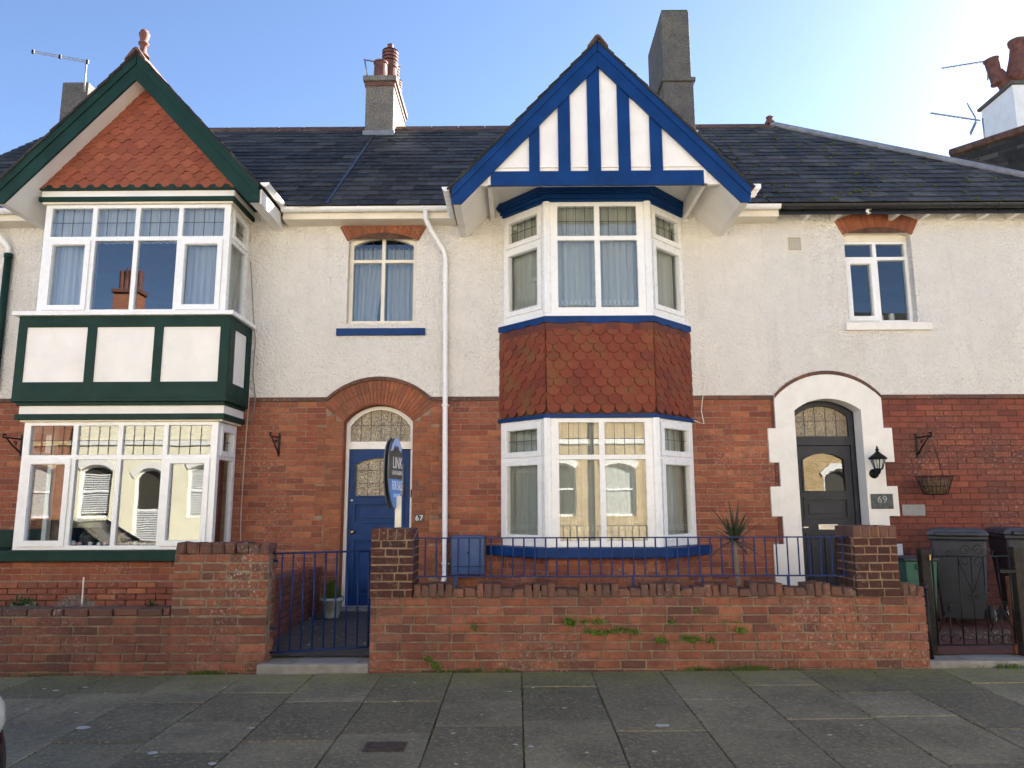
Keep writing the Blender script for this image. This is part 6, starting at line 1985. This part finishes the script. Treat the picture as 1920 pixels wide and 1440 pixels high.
# ------------------------------------------------------------------ bins
def wheelie(label, x, y, rz, s=1.0):
    t = thing('wheelie_bin', (x, y, .16), label, 'bin', 'dark wheelie bins')
    t.rotation_euler = (0, 0, rz)
    WM[t.name] = Matrix.Translation((x, y, .16)) @ Matrix.Rotation(rz, 4, 'Z')
    m = WM[t.name]
    ro_ = m.to_3x3()
    fr = Frame(m.translation, ro_ @ Vector((1, 0, 0)), ro_ @ Vector((0, -1, 0)))
    def loft(name, secs, mat, bev=.01):
        mb = MB(); V = []
        for z, xw, y0, y1 in secs:
            V += [fr(-xw, z, y1), fr(xw, z, y1), fr(xw, z, -y0), fr(-xw, z, -y0)]
        Fc = [(0, 3, 2, 1)]
        for i in range(len(secs) - 1):
            a = i * 4
            Fc += [(a + k, a + (k + 1) % 4, a + 4 + (k + 1) % 4, a + 4 + k) for k in range(4)]
        a = (len(secs) - 1) * 4
        Fc.append((a, a + 1, a + 2, a + 3))
        mb.add(V, Fc)
        return mb.build(name, mat, t, bev)
    loft('body', [(.03, .20, .23, .23), (.12, .215, .24, .25), (.80, .265, .31, .32), (.90, .27, .315, .325)], M['bin'], .025)
    loft('rim', [(.90, .285, .33, .34), (.945, .285, .33, .34)], M['bin'], .012)
    loft('lid', [(.947, .295, .345, .355), (.965, .300, .35, .37), (1.00, .27, .33, .33), (1.02, .22, .30, .24)], M['bin_lid'], .018)
    MB(fr).box(-.22, .22, .945, .985, -.42, -.34).build('handle', M['bin'], t, .012)
    for sx_ in (-1, 1):
        c = fr(sx_ * .255, .10, -.21)
        ax = ro_ @ Vector((sx_, 0, 0))
        w = MB().lathe(c - ax * .025, [(0, 0), (.085, 0), (.10, .012), (.10, .042), (.085, .055), (0, .055)], 22, ax).build('wheel', M['tyre'], t, smooth=False)
        MB().lathe(c + ax * .031, [(0, 0), (.055, 0), (.05, .004), (.02, .006), (0, .008)], 8, ax).build('hub', M['bin_lid'], w)
        for k in range(5):
            a = k * 1.2566
            d1 = (ro_ @ Vector((0, 1, 0))) * math.cos(a) + Vector((0, 0, math.sin(a)))
            MB().tube([c + ax * .042 + d1 * .012, c + ax * .036 + d1 * .052], .006, 5).build('spoke', M['steel'], w)
    return t, fr
b1, f1 = wheelie('dark grey wheelie bin directly behind the black iron gate', UX(1800, 1080, 8.75), 8.75, R(152))
b2, f2 = wheelie('second dark wheelie bin at the right edge behind the first bin', UX(1925, 1080, 8.95), 8.95, R(165))
bs = MB(f1); 
bs.box(-.06, .03, .70, .80, -.0, .0) if False else None
# sticker on the side that faces the gate
sf = Frame(f1(.258, .70, -.10), -f1.n, f1.u)
MB(sf).box(-.05, .04, 0, .09, .006, .008).build('sticker', M['white_text'], b1)
MB(sf).box(-.09, .06, .115, .125, .006, .008).box(-.09, .06, -.035, -.025, .006, .008).build('sticker', M['white_text'], b1)
gbx = thing('recycling_box', (4.0, 8.4, .15), 'dark green plastic recycling box with black lid beside the right pier', 'box')
gx_0, gx_1 = UX(1683, 1075, 8.4), UX(1742, 1075, 8.4)
gzt = UZ(1710, 1050, 8.4)
MB().add([(gx_0 + .04, 8.25, .15), (gx_1 - .04, 8.25, .15), (gx_1 - .04, 8.6, .15), (gx_0 + .04, 8.6, .15), (gx_0, 8.22, gzt), (gx_1, 8.22, gzt), (gx_1, 8.64, gzt), (gx_0, 8.64, gzt)],
         [(0, 3, 2, 1), (4, 5, 6, 7), (0, 1, 5, 4), (1, 2, 6, 5), (2, 3, 7, 6), (3, 0, 4, 7)]).build('tub', M['box_green'], gbx, .012)
MB().box(gx_0 - .02, gx_1 + .02, gzt + .002, gzt + .035, 8.20, 8.66).build('lid', M['bin'], gbx, .008)
MB().box((gx_0 + gx_1) / 2 - .06, (gx_0 + gx_1) / 2 + .05, gzt - .085, gzt - .03, 8.20, 8.218).build('handle', M['box_green'], gbx, .006)

# ------------------------------------------------------------------ plants
rp = random.Random(44)
pt = thing('potted_plant', (-2.2, 9.2, .15), 'bushy green conifer in a weathered pale pot at the end of the path', 'plant')
ppx, ppy = UX(622, 1130, 9.15), 9.15
pzt = UZ(622, 1120, 9.15); 
MB().lathe((ppx, ppy, .15), [(0, 0), (.085, 0), (.09, .02), (.125, pzt - .15 - .04), (.145, pzt - .15 - .035), (.145, pzt - .15), (.12, pzt - .15), (.11, pzt - .19), (0, pzt - .19)], 24).build('pot', M['pot_glaze'], pt, smooth=True)
mb = MB()
htp = UZ(622, 1083, 9.15) - pzt
pts = []
for _ in range(900):
    a, t = rp.uniform(0, 6.28), rp.random()
    rad = .12 * math.sqrt(rp.random()) * (1 - .75 * t)
    pts.append((ppx + rad * math.cos(a), ppy + rad * math.sin(a), pzt - .03 + t * htp * .9))
leaves(mb, pts, .035, rp, 1.6, 3.0)
mb.build('foliage', M['conifer'], pt, recalc=False)
MB().tube([(ppx, ppy, pzt - .05), (ppx, ppy, pzt + htp * .7)], .01, 6).build('stem', M['trunk'], pt)

cdx, cdy = UX(1378, 1085, 8.1), 8.1
cz1 = UZ(1378, 1012, cdy)
cd = thing('cordyline_palm', (cdx, cdy, .1), 'small spiky cordyline palm behind the blue railing', 'palm')
MB().tube([(UX(1388, 1095, cdy), cdy, .1), (UX(1385, 1080, cdy), cdy, .55), (UX(1380, 1045, cdy), cdy, UZ(1380, 1045, cdy)), (UX(1378, 1015, cdy), cdy, cz1)], [.028, .024, .022, .018], 10).build('trunk', M['trunk'], cd, smooth=True)
mb = MB()
for k in range(34):
    a = rp.uniform(0, 6.28); el = rp.uniform(-.2, 1.45)
    L_ = rp.uniform(.30, .52)
    d = Vector((math.cos(a) * math.cos(el), math.sin(a) * math.cos(el), math.sin(el)))
    sd = d.cross(Vector((0, 0, 1)));  sd = sd.normalized() if sd.length > .1 else Vector((1, 0, 0))
    c0 = Vector((UX(1378, 1012, cdy), cdy, cz1 + rp.uniform(-.05, .02)))
    prev = None
    seg = 6
    for i in range(seg + 1):
        t = i / seg
        p = c0 + d * L_ * t + Vector((0, 0, -.22 * t * t * L_ * (1.3 - math.sin(el))))
        w_ = .021 * (1 - t) ** .7 * (0.55 + 1.6 * min(t, .3)) + .0005
        cur = (p - sd * w_, p + sd * w_)
        if prev: mb.add([prev[0], prev[1], cur[1], cur[0]], [(0, 1, 2, 3)])
        prev = cur
mb.build('crown', M['palm'], cd, recalc=False)

# raised bed in front of the green bay
def clump(name, label, px, py, y, n, rad, h, leafsz, mat, long=2.2, up=.5):
    x, z = U(px, py, y)
    mb = MB(); pts = []
    for _ in range(n):
        a = rp.uniform(0, 6.28); q = math.sqrt(rp.random()); t = rp.random()
        pts.append((x + rad * q * math.cos(a), y + rad * .6 * q * math.sin(a), .28 + (.16 + h) * (t ** .6) * (1 - .35 * q * q)))
    leaves(mb, pts, leafsz, rp, up, long)
    mb.build(name, mat, None, label=label, cat='plant', group='plants in the raised bed', recalc=False)
clump('shrub', 'silvery grey lavender mound in the bed below the green bay', 140, 1130, 7.5, 900, .21, .16, .04, M['lavender'], 6, 1.5)
clump('succulent', 'pale green rosette succulent at the left end of the bed', 22, 1135, 7.4, 220, .09, .07, .045, M['succulent'], 2, .3)
clump('succulent', 'small grey green succulent beside the pale rosette in the bed', 58, 1135, 7.4, 240, .10, .10, .04, M['succulent'], 2.4, .5)
clump('shrub', 'dark leafy plant between the succulents and the lavender', 45, 1128, 7.6, 400, .15, .14, .05, M['shrub'], 2, .5)
clump('shrub', 'small dark green plant in the bed near the tall wall end', 285, 1130, 7.5, 350, .09, .11, .035, M['shrub'], 2, .4)
clump('shrub', 'low dark sprig right beside the tall flaking wall end', 312, 1132, 7.4, 120, .06, .08, .035, M['shrub'], 2, .4)
MB().tube([P3(153, 1138, 7.45), P3(157, 1082, 7.45)], .007, 6).build('garden_cane', M['wood_pale'], None, label='thin bamboo cane standing in the bed by the lavender', cat='cane')

# weeds in the joints of the wall and at its foot
def weed(label, spots, n, size):
    mb = MB()
    for px, py in spots:
        x, z = U(px, py, YF - .01)
        pts = [(x + rp.gauss(0, .018), YF - .012 - abs(rp.gauss(0, .012)), z + rp.gauss(0, .010)) for _ in range(n)]
        leaves(mb, pts, size, rp, .1, 1.7)
    mb.build('weed', M['weed'], None, label=label, cat='weed', group='weeds in the garden wall', recalc=False)
weed('green weed growing from the wall joint below the bay window, highest of the weeds', [(1067, 1163), (1072, 1168)], 52, 0.030)
weed('long row of green weeds in the wall below the bay window', [(1100 + k * 13, 1183 + 3 * math.sin(k)) for k in range(8)], 33, 0.026)
weed('small green weed beside the highest weed in the middle of the wall', [(1096, 1164), (1118, 1164), (1128, 1165)], 33, 0.024)
weed('cluster of green weeds low on the wall right of the long weed row', [(1235, 1199), (1245, 1201), (1258, 1166)], 33, 0.027)
weed('dense green weed patch in the wall below the right end of the bay sill', [(1288, 1198), (1298, 1199), (1308, 1199), (1285, 1196)], 39, 0.027)
weed('bright small weeds right of the dense patch', [(1334, 1200), (1387, 1181), (1390, 1183)], 31, 0.027)
weed('trailing weed near the bottom left of the wall beside the gate', [(817, 1245), (816, 1252), (803, 1236)], 36, 0.027)
weed('tiny weed in a crack left of the middle of the wall', [(889, 1172), (890, 1178)], 23, 0.022)
weed('tiny sprigs high on the wall under the palm', [(1308, 1146), (1357, 1164), (1380, 1165)], 20, 0.022)
def tuft(label, spots, n=60, h=.07):
    mb = MB()
    for px in spots:
        y = YF - .03
        x = UX(px, 1258, y)
        blades(mb, (x, y, gz(x, y) - .01), n, h, .06, rp)
    mb.build('grass_tuft', M['grass'], None, label=label, cat='grass', group='grass tufts at the foot of the walls', recalc=False)
tuft('grass tuft at the foot of the wall left of the gate step', [375, 395], 70, .06)
tuft('faint grass at the foot of the low wall at far left', [50, 95], 30, .04)
tuft('grass tufts at the foot of the wall left of centre', [850, 895, 950], 40, .05)
tuft('long grass tufts at the foot of the wall under the palm', [1310, 1385, 1410, 1425], 60, .06)
tuft('small grass tuft at the foot of the wall below the right pier', [1490, 1365], 40, .04)
tuft('grass tuft by the mossy step at the right edge', [1905, 1885], 50, .06)

# gum spots, droppings and fallen leaves on the pavement
spots = [(398, 1434, 1.2), (155, 1366, 2.2), (105, 1296, 1.4), (83, 1293, .8), (160, 1290, 1), (198, 1301, .6), (285, 1414, 1.5), (472, 1367, .9), (422, 1291, .7), (955, 1298, 1), (1000, 1291, .7), (1058, 1329, .8), (1241, 1362, 2), (778, 1281, .9), (740, 1317, .9),
         (850, 1377, .7), (903, 1342, .5), (996, 1402, .9), (1100, 1413, .6), (1556, 1380, .7), (1227, 1411, .8), (855, 1435, .6), (967, 1398, .8), (1210, 1330, .5), (1648, 1312, .4), (143, 1338, .7), (50, 1332, .7), (724, 1294, .6), (1615, 1362, .6)]
gum = MB()
for px, py, s in spots:
    d = ray(px, py); t = -CAMZ / d.z
    for _ in range(4):
        x, y = d.x * t, d.y * t; t = (gz(x, y) - CAMZ) / d.z
    x, y = d.x * t, d.y * t
    rad = .022 * s
    P = [(x + rad * rp.uniform(.8, 1.2) * math.cos(a), y + rad * rp.uniform(.6, 1.1) * math.sin(a)) for a in [k * .524 for k in range(12)]]
    z = gz(x, y) + .004
    gum.add([(a, b, z + .003) for a, b in P] + [(x, y, z + .005)], [(k, (k + 1) % 12, 12) for k in range(12)])
for _ in range(90):
    x, y = rp.uniform(-6, 6), rp.uniform(4.4, 6.9)
    rad = rp.uniform(.002, .006)
    z = gz(x, y) + .006
    gum.add([(x + rad * math.cos(a), y + rad * math.sin(a), z) for a in (0, 1.26, 2.5, 3.8, 5)], [(0, 1, 2, 3, 4)])
gum.build('chewing_gum', M['gum'], None, label='pale trodden gum spots and grit specks on the pavement', cat='gum', kind='stuff')
lf = MB()
for _ in range(26):
    x, y = rp.uniform(-2.4, -1.4), rp.uniform(7.4, 9.3)
    leaves(lf, [(x, y, .10 + (y - 7.2) * .03 + .008)], .03, rp, -.2, 2.5)
lf.build('leaf_litter', M['gum'], None, label='scattered pale dry leaves on the dark path behind the blue gate', cat='leaves', kind='stuff', recalc=False)

# ------------------------------------------------------------------ inside the lower green bay window
yi = YL + .30
sill_z = zl0 + .05
shelf = MB().box(-5.95, -3.75, sill_z - .06, sill_z - .012, YL + .07, YW + .1).build('window_board', M['upvc'], H65)
lx_ = UX(166, 1000, yi)
lamp = thing('table_lamp', (lx_, yi, sill_z), 'table lamp with beige shade behind the lower green bay window', 'lamp')
MB().lathe((lx_, yi, sill_z - .01), [(0, 0), (.09, 0), (.10, .03), (.08, .06), (.10, .09), (.085, .15), (.04, .18), (.02, .22), (.02, .26), (0, .26)], 16).build('base', M['lampbase'], lamp, smooth=True)
MB().lathe((lx_, yi, sill_z + .21), [(.21, 0), (.09, .22), (.088, .22), (.205, .002)], 24).build('lamp_shade', M['shade'], lamp, smooth=True)
fgx = UX(222, 1010, yi - .15)
fg = thing('figurine', (fgx, yi - .15, sill_z), 'small winged clay figurine on the sill of the lower green bay window', 'figurine')
MB().lathe((fgx, yi - .15, sill_z - .01), [(0, 0), (.035, 0), (.03, .05), (.022, .10), (.014, .125), (.022, .14), (.026, .16), (.018, .185), (0, .19)], 14).build('body', M['skin_clay'], fg, smooth=True)
for s in (-1, 1):
    MB(Frame((fgx, yi - .145, sill_z + .09))).prism([(s * .01, 0), (s * .07, .03), (s * .085, .06), (s * .04, .05), (s * .012, .03)], -.004, .004).build('wing', M['skin_clay'], fg)
cols_ = ['bauble_w', 'bauble_p', 'bauble_w', 'bauble_w', 'bauble_p', 'bauble_m', 'bauble_w', 'bauble_p']
names = ['white', 'pink', 'white', 'white', 'pink', 'plum', 'white', 'pink']
for k, px in enumerate((136, 148, 168, 185, 196, 240, 253, 270)):
    bx_ = UX(px, 1022, YL + .11)
    rad = .034 if k == 0 else .026
    o = MB().lathe((bx_, YL + .12, sill_z - .010), [(rad * math.sin(a), rad - rad * math.cos(a)) for a in [q * math.pi / 8 for q in range(1, 8)]], 12)
    pos = ('leftmost', 'second from the left', 'third from the left', 'fourth from the left', 'fifth from the left', 'sixth from the left', 'seventh from the left', 'last')[k]
    o.build('bauble', M[cols_[k]], None, smooth=True, label=f'{names[k]} cotton ball light on the sill of the lower green window, {pos}', cat='ball', group='cotton ball lights on the sill')

# ================================================================== ACROSS THE STREET (seen mirrored in the windows)
def tex_brick(name, c1, c2, mo):
    t = NT(name); p = t.coords()
    mp = t.node('ShaderNodeMapping'); mp.inputs['Rotation'].default_value = (R(90), 0, 0); t.link(p, mp.inputs['Vector'])
    b = t.node('ShaderNodeTexBrick'); t.link(mp.outputs[0], b.inputs['Vector'])
    b.inputs['Color1'].default_value = (*c1, 1); b.inputs['Color2'].default_value = (*c2, 1); b.inputs['Mortar'].default_value = (*mo, 1)
    b.inputs['Scale'].default_value = 1.0; b.inputs['Brick Width'].default_value = .235; b.inputs['Row Height'].default_value = .076; b.inputs['Mortar Size'].default_value = .009
    return t.done(b.outputs['Color'], .9, None, .1)
bm_buff = tex_brick('buff_brick', (0.42, 0.28, 0.13), (0.60, 0.44, 0.24), (0.24, 0.19, 0.13))
bm_red = tex_brick('red_brick_opposite', (0.27, 0.09, 0.05), (0.34, 0.13, 0.07), (0.18, 0.13, 0.10))
bm_cream = paint('cream_painted_wall', (0.80, 0.74, 0.56), .8, .06, .3, 2)
YO = -7.0
FO = Frame((0, YO, 0), (1, 0, 0), (0, 1, 0))
def opposite(x0, x1, mat, arch, label, ridge=11.0, skyl=False, pots=0, blinds=False, chx=None):
    t = thing('opposite_house', ((x0 + x1) / 2, YO, 0), label, 'house', 'houses across the street')
    holes, wins = [], []
    w = x1 - x0
    for k in range(3):
        c = x0 + w * (k + .5) / 3
        for z0, z1 in ((1.1, 2.85), (4.3, 5.9)):
            h = arched(c - .55, c + .55, z0, z1 - .18, z1)
            if k == 1 and z0 < 2: h = arched(c - .5, c + .5, -.1, 2.4, 2.75)
            holes.append(h); wins.append((c, h))
    MB(FO).prism(rect(x0, x1, -.4, 7.0), -.3, 0, holes).build('wall', mat, t)
    for c, h in wins:
        fo = MB(FO.shift(0, 0, -.10)).prism(h, -.06, 0, [inset_poly(h, .07)]).build('window', M['upvc'], t)
        MB(FO.shift(0, 0, -.14)).prism(inset_poly(h, .06), -.01, 0).build('pane', M['net'] if rp.random() < .5 else M['lampbase'], fo)
        zs_ = [p[1] for p in h]; zm = (min(zs_) + max(zs_)) / 2
        MB(FO.shift(0, 0, -.10)).box(c - .48, c + .48, zm - .03, zm + .03, -.03, .012).build('glazing_bar', M['upvc'], fo)
        if blinds:
            bb_ = MB(FO.shift(0, 0, -.13))
            for q in range(18): bb_.box(c - .46, c + .46, min(zs_) + .15 + q * .075, min(zs_) + .19 + q * .075, 0, .02)
            bb_.build('blind', M['upvc'], fo)
        u0_, u1_ = c - .55, c + .55
        vsp_ = h[2][1]
        rr2 = max(zs_)
        n = 10
        P = [(u0_ - .0 + (u1_ - u0_) * i / n, arc_v(u0_ + (u1_ - u0_) * i / n, u0_, u1_, vsp_, rr2) + .01) for i in range(n + 1)]
        Q = [(p[0] + (p[0] - c) * .22, p[1] + .20) for p in reversed(P)]
        MB(FO).prism(P + Q, .002, .04).build('window_arch', arch, fo)
    MB().tube([(x0 + .12, YO + .08, -.1), (x0 + .12, YO + .08, 6.8)], .05, 8).build('downpipe', M['black'], t)
    for z in (3.5, 6.55):
        MB(FO).box(x0, x1, z, z + .16, .001, .06).build('band', arch, t)
    rf_ = MB().add([(x0, YO + .35, 6.95), (x1, YO + .35, 6.95), (x1, YO - 4, ridge), (x0, YO - 4, ridge), (x1, YO - 8.4, 6.95), (x0, YO - 8.4, 6.95)], [(0, 1, 2, 3), (3, 2, 4, 5)]).build('roof', M['slate'], t, recalc=False)
    sl_ = (ridge - 6.95) / 4.35
    if skyl:
        for c in (x0 + w * .35, x0 + w * .7):
            fr_ = Frame((c, YO + .35, 6.95), (1, 0, 0), Vector((0, sl_, 1)), Vector((0, -1, sl_)))
            MB(fr_).box(-.4, .4, 1.6, 2.7, .02, .08).build('skylight', M['lead'], rf_)
            MB(fr_).box(-.33, .33, 1.67, 2.63, .081, .085).build('pane', M['glass'], rf_)
    if chx is not None:
        ch_ = MB().box(chx - .45, chx + .45, 7.5, ridge + 1.35, YO - 3.2, YO - 2.5).build('chimney', bm_red, t)
        MB().box(chx - .52, chx + .52, ridge + 1.351, ridge + 1.50, YO - 3.28, YO - 2.42).build('chimney_cap', M['terracotta'], ch_)
        for k in range(pots):
            pot(ch_, chx - .36 + k * .72 / max(1, pots - 1), YO - 2.85, ridge + 1.50, .8, .10, 'cowl' if k % 2 else 'plain')
    return t
opposite(-29, -21.6, bm_buff, M['smooth_white'], 'buff brick house across the street at the far left of the reflections', 8.4)
opposite(-21.6, -15.1, bm_red, bm_buff, 'red brick house across the street mirrored in the left casement of the green bay', 8.2)
opposite(-15.1, -9.6, bm_cream, M['smooth_white'], 'cream painted house across the street mirrored in the lower green bay window', 8.2, blinds=True, chx=-15.0, pots=5)
opposite(-9.6, -3.6, bm_cream, M['smooth_white'], 'cream painted house across the street between the blinds house and the buff row', 8.4)
opposite(-3.6, 2.4, bm_buff, M['smooth_white'], 'buff brick house across the street mirrored left of the bay centre', 9.4, skyl=True)
opposite(2.4, 8.4, bm_buff, M['smooth_white'], 'buff brick house across the street mirrored in the blue bay window', 9.4, skyl=True)
opposite(8.4, 14.4, bm_buff, M['smooth_white'], 'buff brick house across the street mirrored in the charcoal door', 9.4)
opposite(14.4, 21, bm_cream, M['smooth_white'], 'cream painted house across the street at the far right of the reflections', 9.4)

# ------------------------------------------------------------------ parked cars
def car(label, x, y, mat, flip=1):
    t = thing('parked_car', (x, y, -.24), label, 'car', 'cars parked along the kerb')
    zb = -.24
    L_, W_ = 4.0, 1.7
    # side profile stations along the length: s, lower z, shoulder z, half width
    st_ = [(-2.0, .42, .68, .62), (-1.97, .24, .82, .76), (-1.75, .20, .92, .83), (-1.0, .18, 1.0, .85), (0, .18, .96, .85), (1.0, .18, .98, .85), (1.7, .20, .98, .82), (1.95, .25, .92, .76), (2.0, .40, .80, .66)]
    V, Fc = [], []
    for s, z0, z1, hw in st_:
        ring = [(-hw * .9, z0), (-hw, z0 + .12), (-hw, z1 - .16), (-hw * .93, z1), (0, z1 + .03), (hw * .93, z1), (hw, z1 - .16), (hw, z0 + .12), (hw * .9, z0)]
        V += [(x + flip * -s, y + a, zb + b) for a, b in ring]
    m = 9
    for i in range(len(st_) - 1):
        for k in range(m):
            Fc.append((i * m + k, i * m + (k + 1) % m, (i + 1) * m + (k + 1) % m, (i + 1) * m + k))
    Fc += [tuple(range(m)), tuple((len(st_) - 1) * m + k for k in range(m))]
    b = MB().add(V, Fc).build('body', mat, t, .0, smooth=True)
    sub = b.modifiers.new('round', 'SUBSURF'); sub.levels = 1; sub.render_levels = 2
    # cabin
    V, Fc = [], []
    for s, z, hw in ((-.95, .93, .76), (-.25, 1.40, .60), (.4, 1.45, .60), (1.3, 1.38, .58), (1.85, .95, .72)):
        V += [(x - flip * s, y - hw, zb + z), (x - flip * s, y + hw, zb + z)]
    base = [(-.95, .90), (1.85, .92)]
    n = 5
    for i in range(n - 1): Fc.append((i * 2, i * 2 + 1, i * 2 + 3, i * 2 + 2))
    Fc.append(tuple(i * 2 for i in range(n))); Fc.append(tuple(i * 2 + 1 for i in reversed(range(n))))
    MB().add(V, Fc).build('cabin', M['car_glass'], t, .03)
    V = []
    MB().add([(x - flip * s, y + sgn * hw, zb + z) for s, z, hw in ((-.28, 1.405, .605), (.4, 1.46, .605), (1.32, 1.39, .585)) for sgn in (-1, 1)], [(0, 1, 3, 2), (2, 3, 5, 4)]).build('roof', mat, t)
    for s0, z0, h0, s1, z1, h1 in ((-.95, .94, .765, -.25, 1.405, .605), (.5, .97, .80, .45, 1.45, .605), (1.85, .96, .725, 1.3, 1.39, .585)):
        for sg_ in (-1, 1):
            MB().tube([(x - flip * s0, y + sg_ * h0, zb + z0), (x - flip * s1, y + sg_ * h1, zb + z1)], .035, 6).build('pillar', mat, t)
    for s in (-1.25, 1.28):
        for sg_ in (-1, 1):
            w = MB().lathe((x - flip * s, y + sg_ * .70, zb + .29), [(0, 0), (.24, 0), (.30, .03), (.30, .15), (.24, .17), (0, .17)], 24, (0, sg_, 0)).build('wheel', M['tyre'], t)
            MB().lathe((x - flip * s, y + sg_ * .872, zb + .29), [(0, 0), (.19, 0), (.17, .01), (.05, .015), (0, .016)], 18, (0, sg_, 0)).build('hub_cap', M['steel'], w)
    for sg_ in (-1, 1):
        MB().lathe((x + flip * 1.87, y + sg_ * .60, zb + .80), [(0, 0), (.10, .0), (.11, .05), (.095, .09), (.05, .115), (0, .12)], 16, (flip, sg_ * .35, .15)).build('headlight', M['headlamp'], t, smooth=True)
        MB().box(x - flip * 1.9 - .05, x - flip * 1.9 + .05, zb + .70, zb + .90, y + sg_ * .66 - .08, y + sg_ * .66 + .08).build('tail_light', M['tail'], t, .02)
    MB().box(x + flip * 1.98 - .03, x + flip * 1.98 + .03, zb + .30, zb + .42, y - .55, y + .55).build('bumper_trim', M['tyre'], t, .01)
    MB().box(x + flip * 2.015 - .004, x + flip * 2.015 + .004, zb + .44, zb + .54, y - .26, y + .26).build('number_plate', M['white_text'], t)
    return t
M['car_paint'] = paint('dark_car_paint', (0.012, 0.012, 0.022), 0.15, 0.05, 0.0, 3, spec=0.6)
M['car_paint2'] = paint('maroon_car_paint', (0.014, 0.006, 0.008), 0.18, 0.05, 0.0, 3, spec=0.6)
M['car_glass'] = paint('dark_car_glass', (0.01, 0.012, 0.014), 0.05, 0.05, 0.0, 3, spec=0.8)
M['headlamp'] = paint('headlamp_lens', (0.42, 0.40, 0.34), 0.15, 0.05, 0.0, 3, spec=0.8)
M['tail'] = paint('tail_lamp', (0.25, 0.01, 0.01), 0.2, 0.05, 0.0, 3, spec=0.6)
q = ray(14, 1375)
yc_ = 3.35
xc_ = q.x / q.y * yc_
car('dark parked car whose pale headlamp just shows at the lower left corner', xc_ - 2.03, 2.75, M['car_paint2'], 1)
car('dark blue parked car mirrored in the lower green bay window', xc_ - 6.9, 2.6, M['car_paint'], 1)
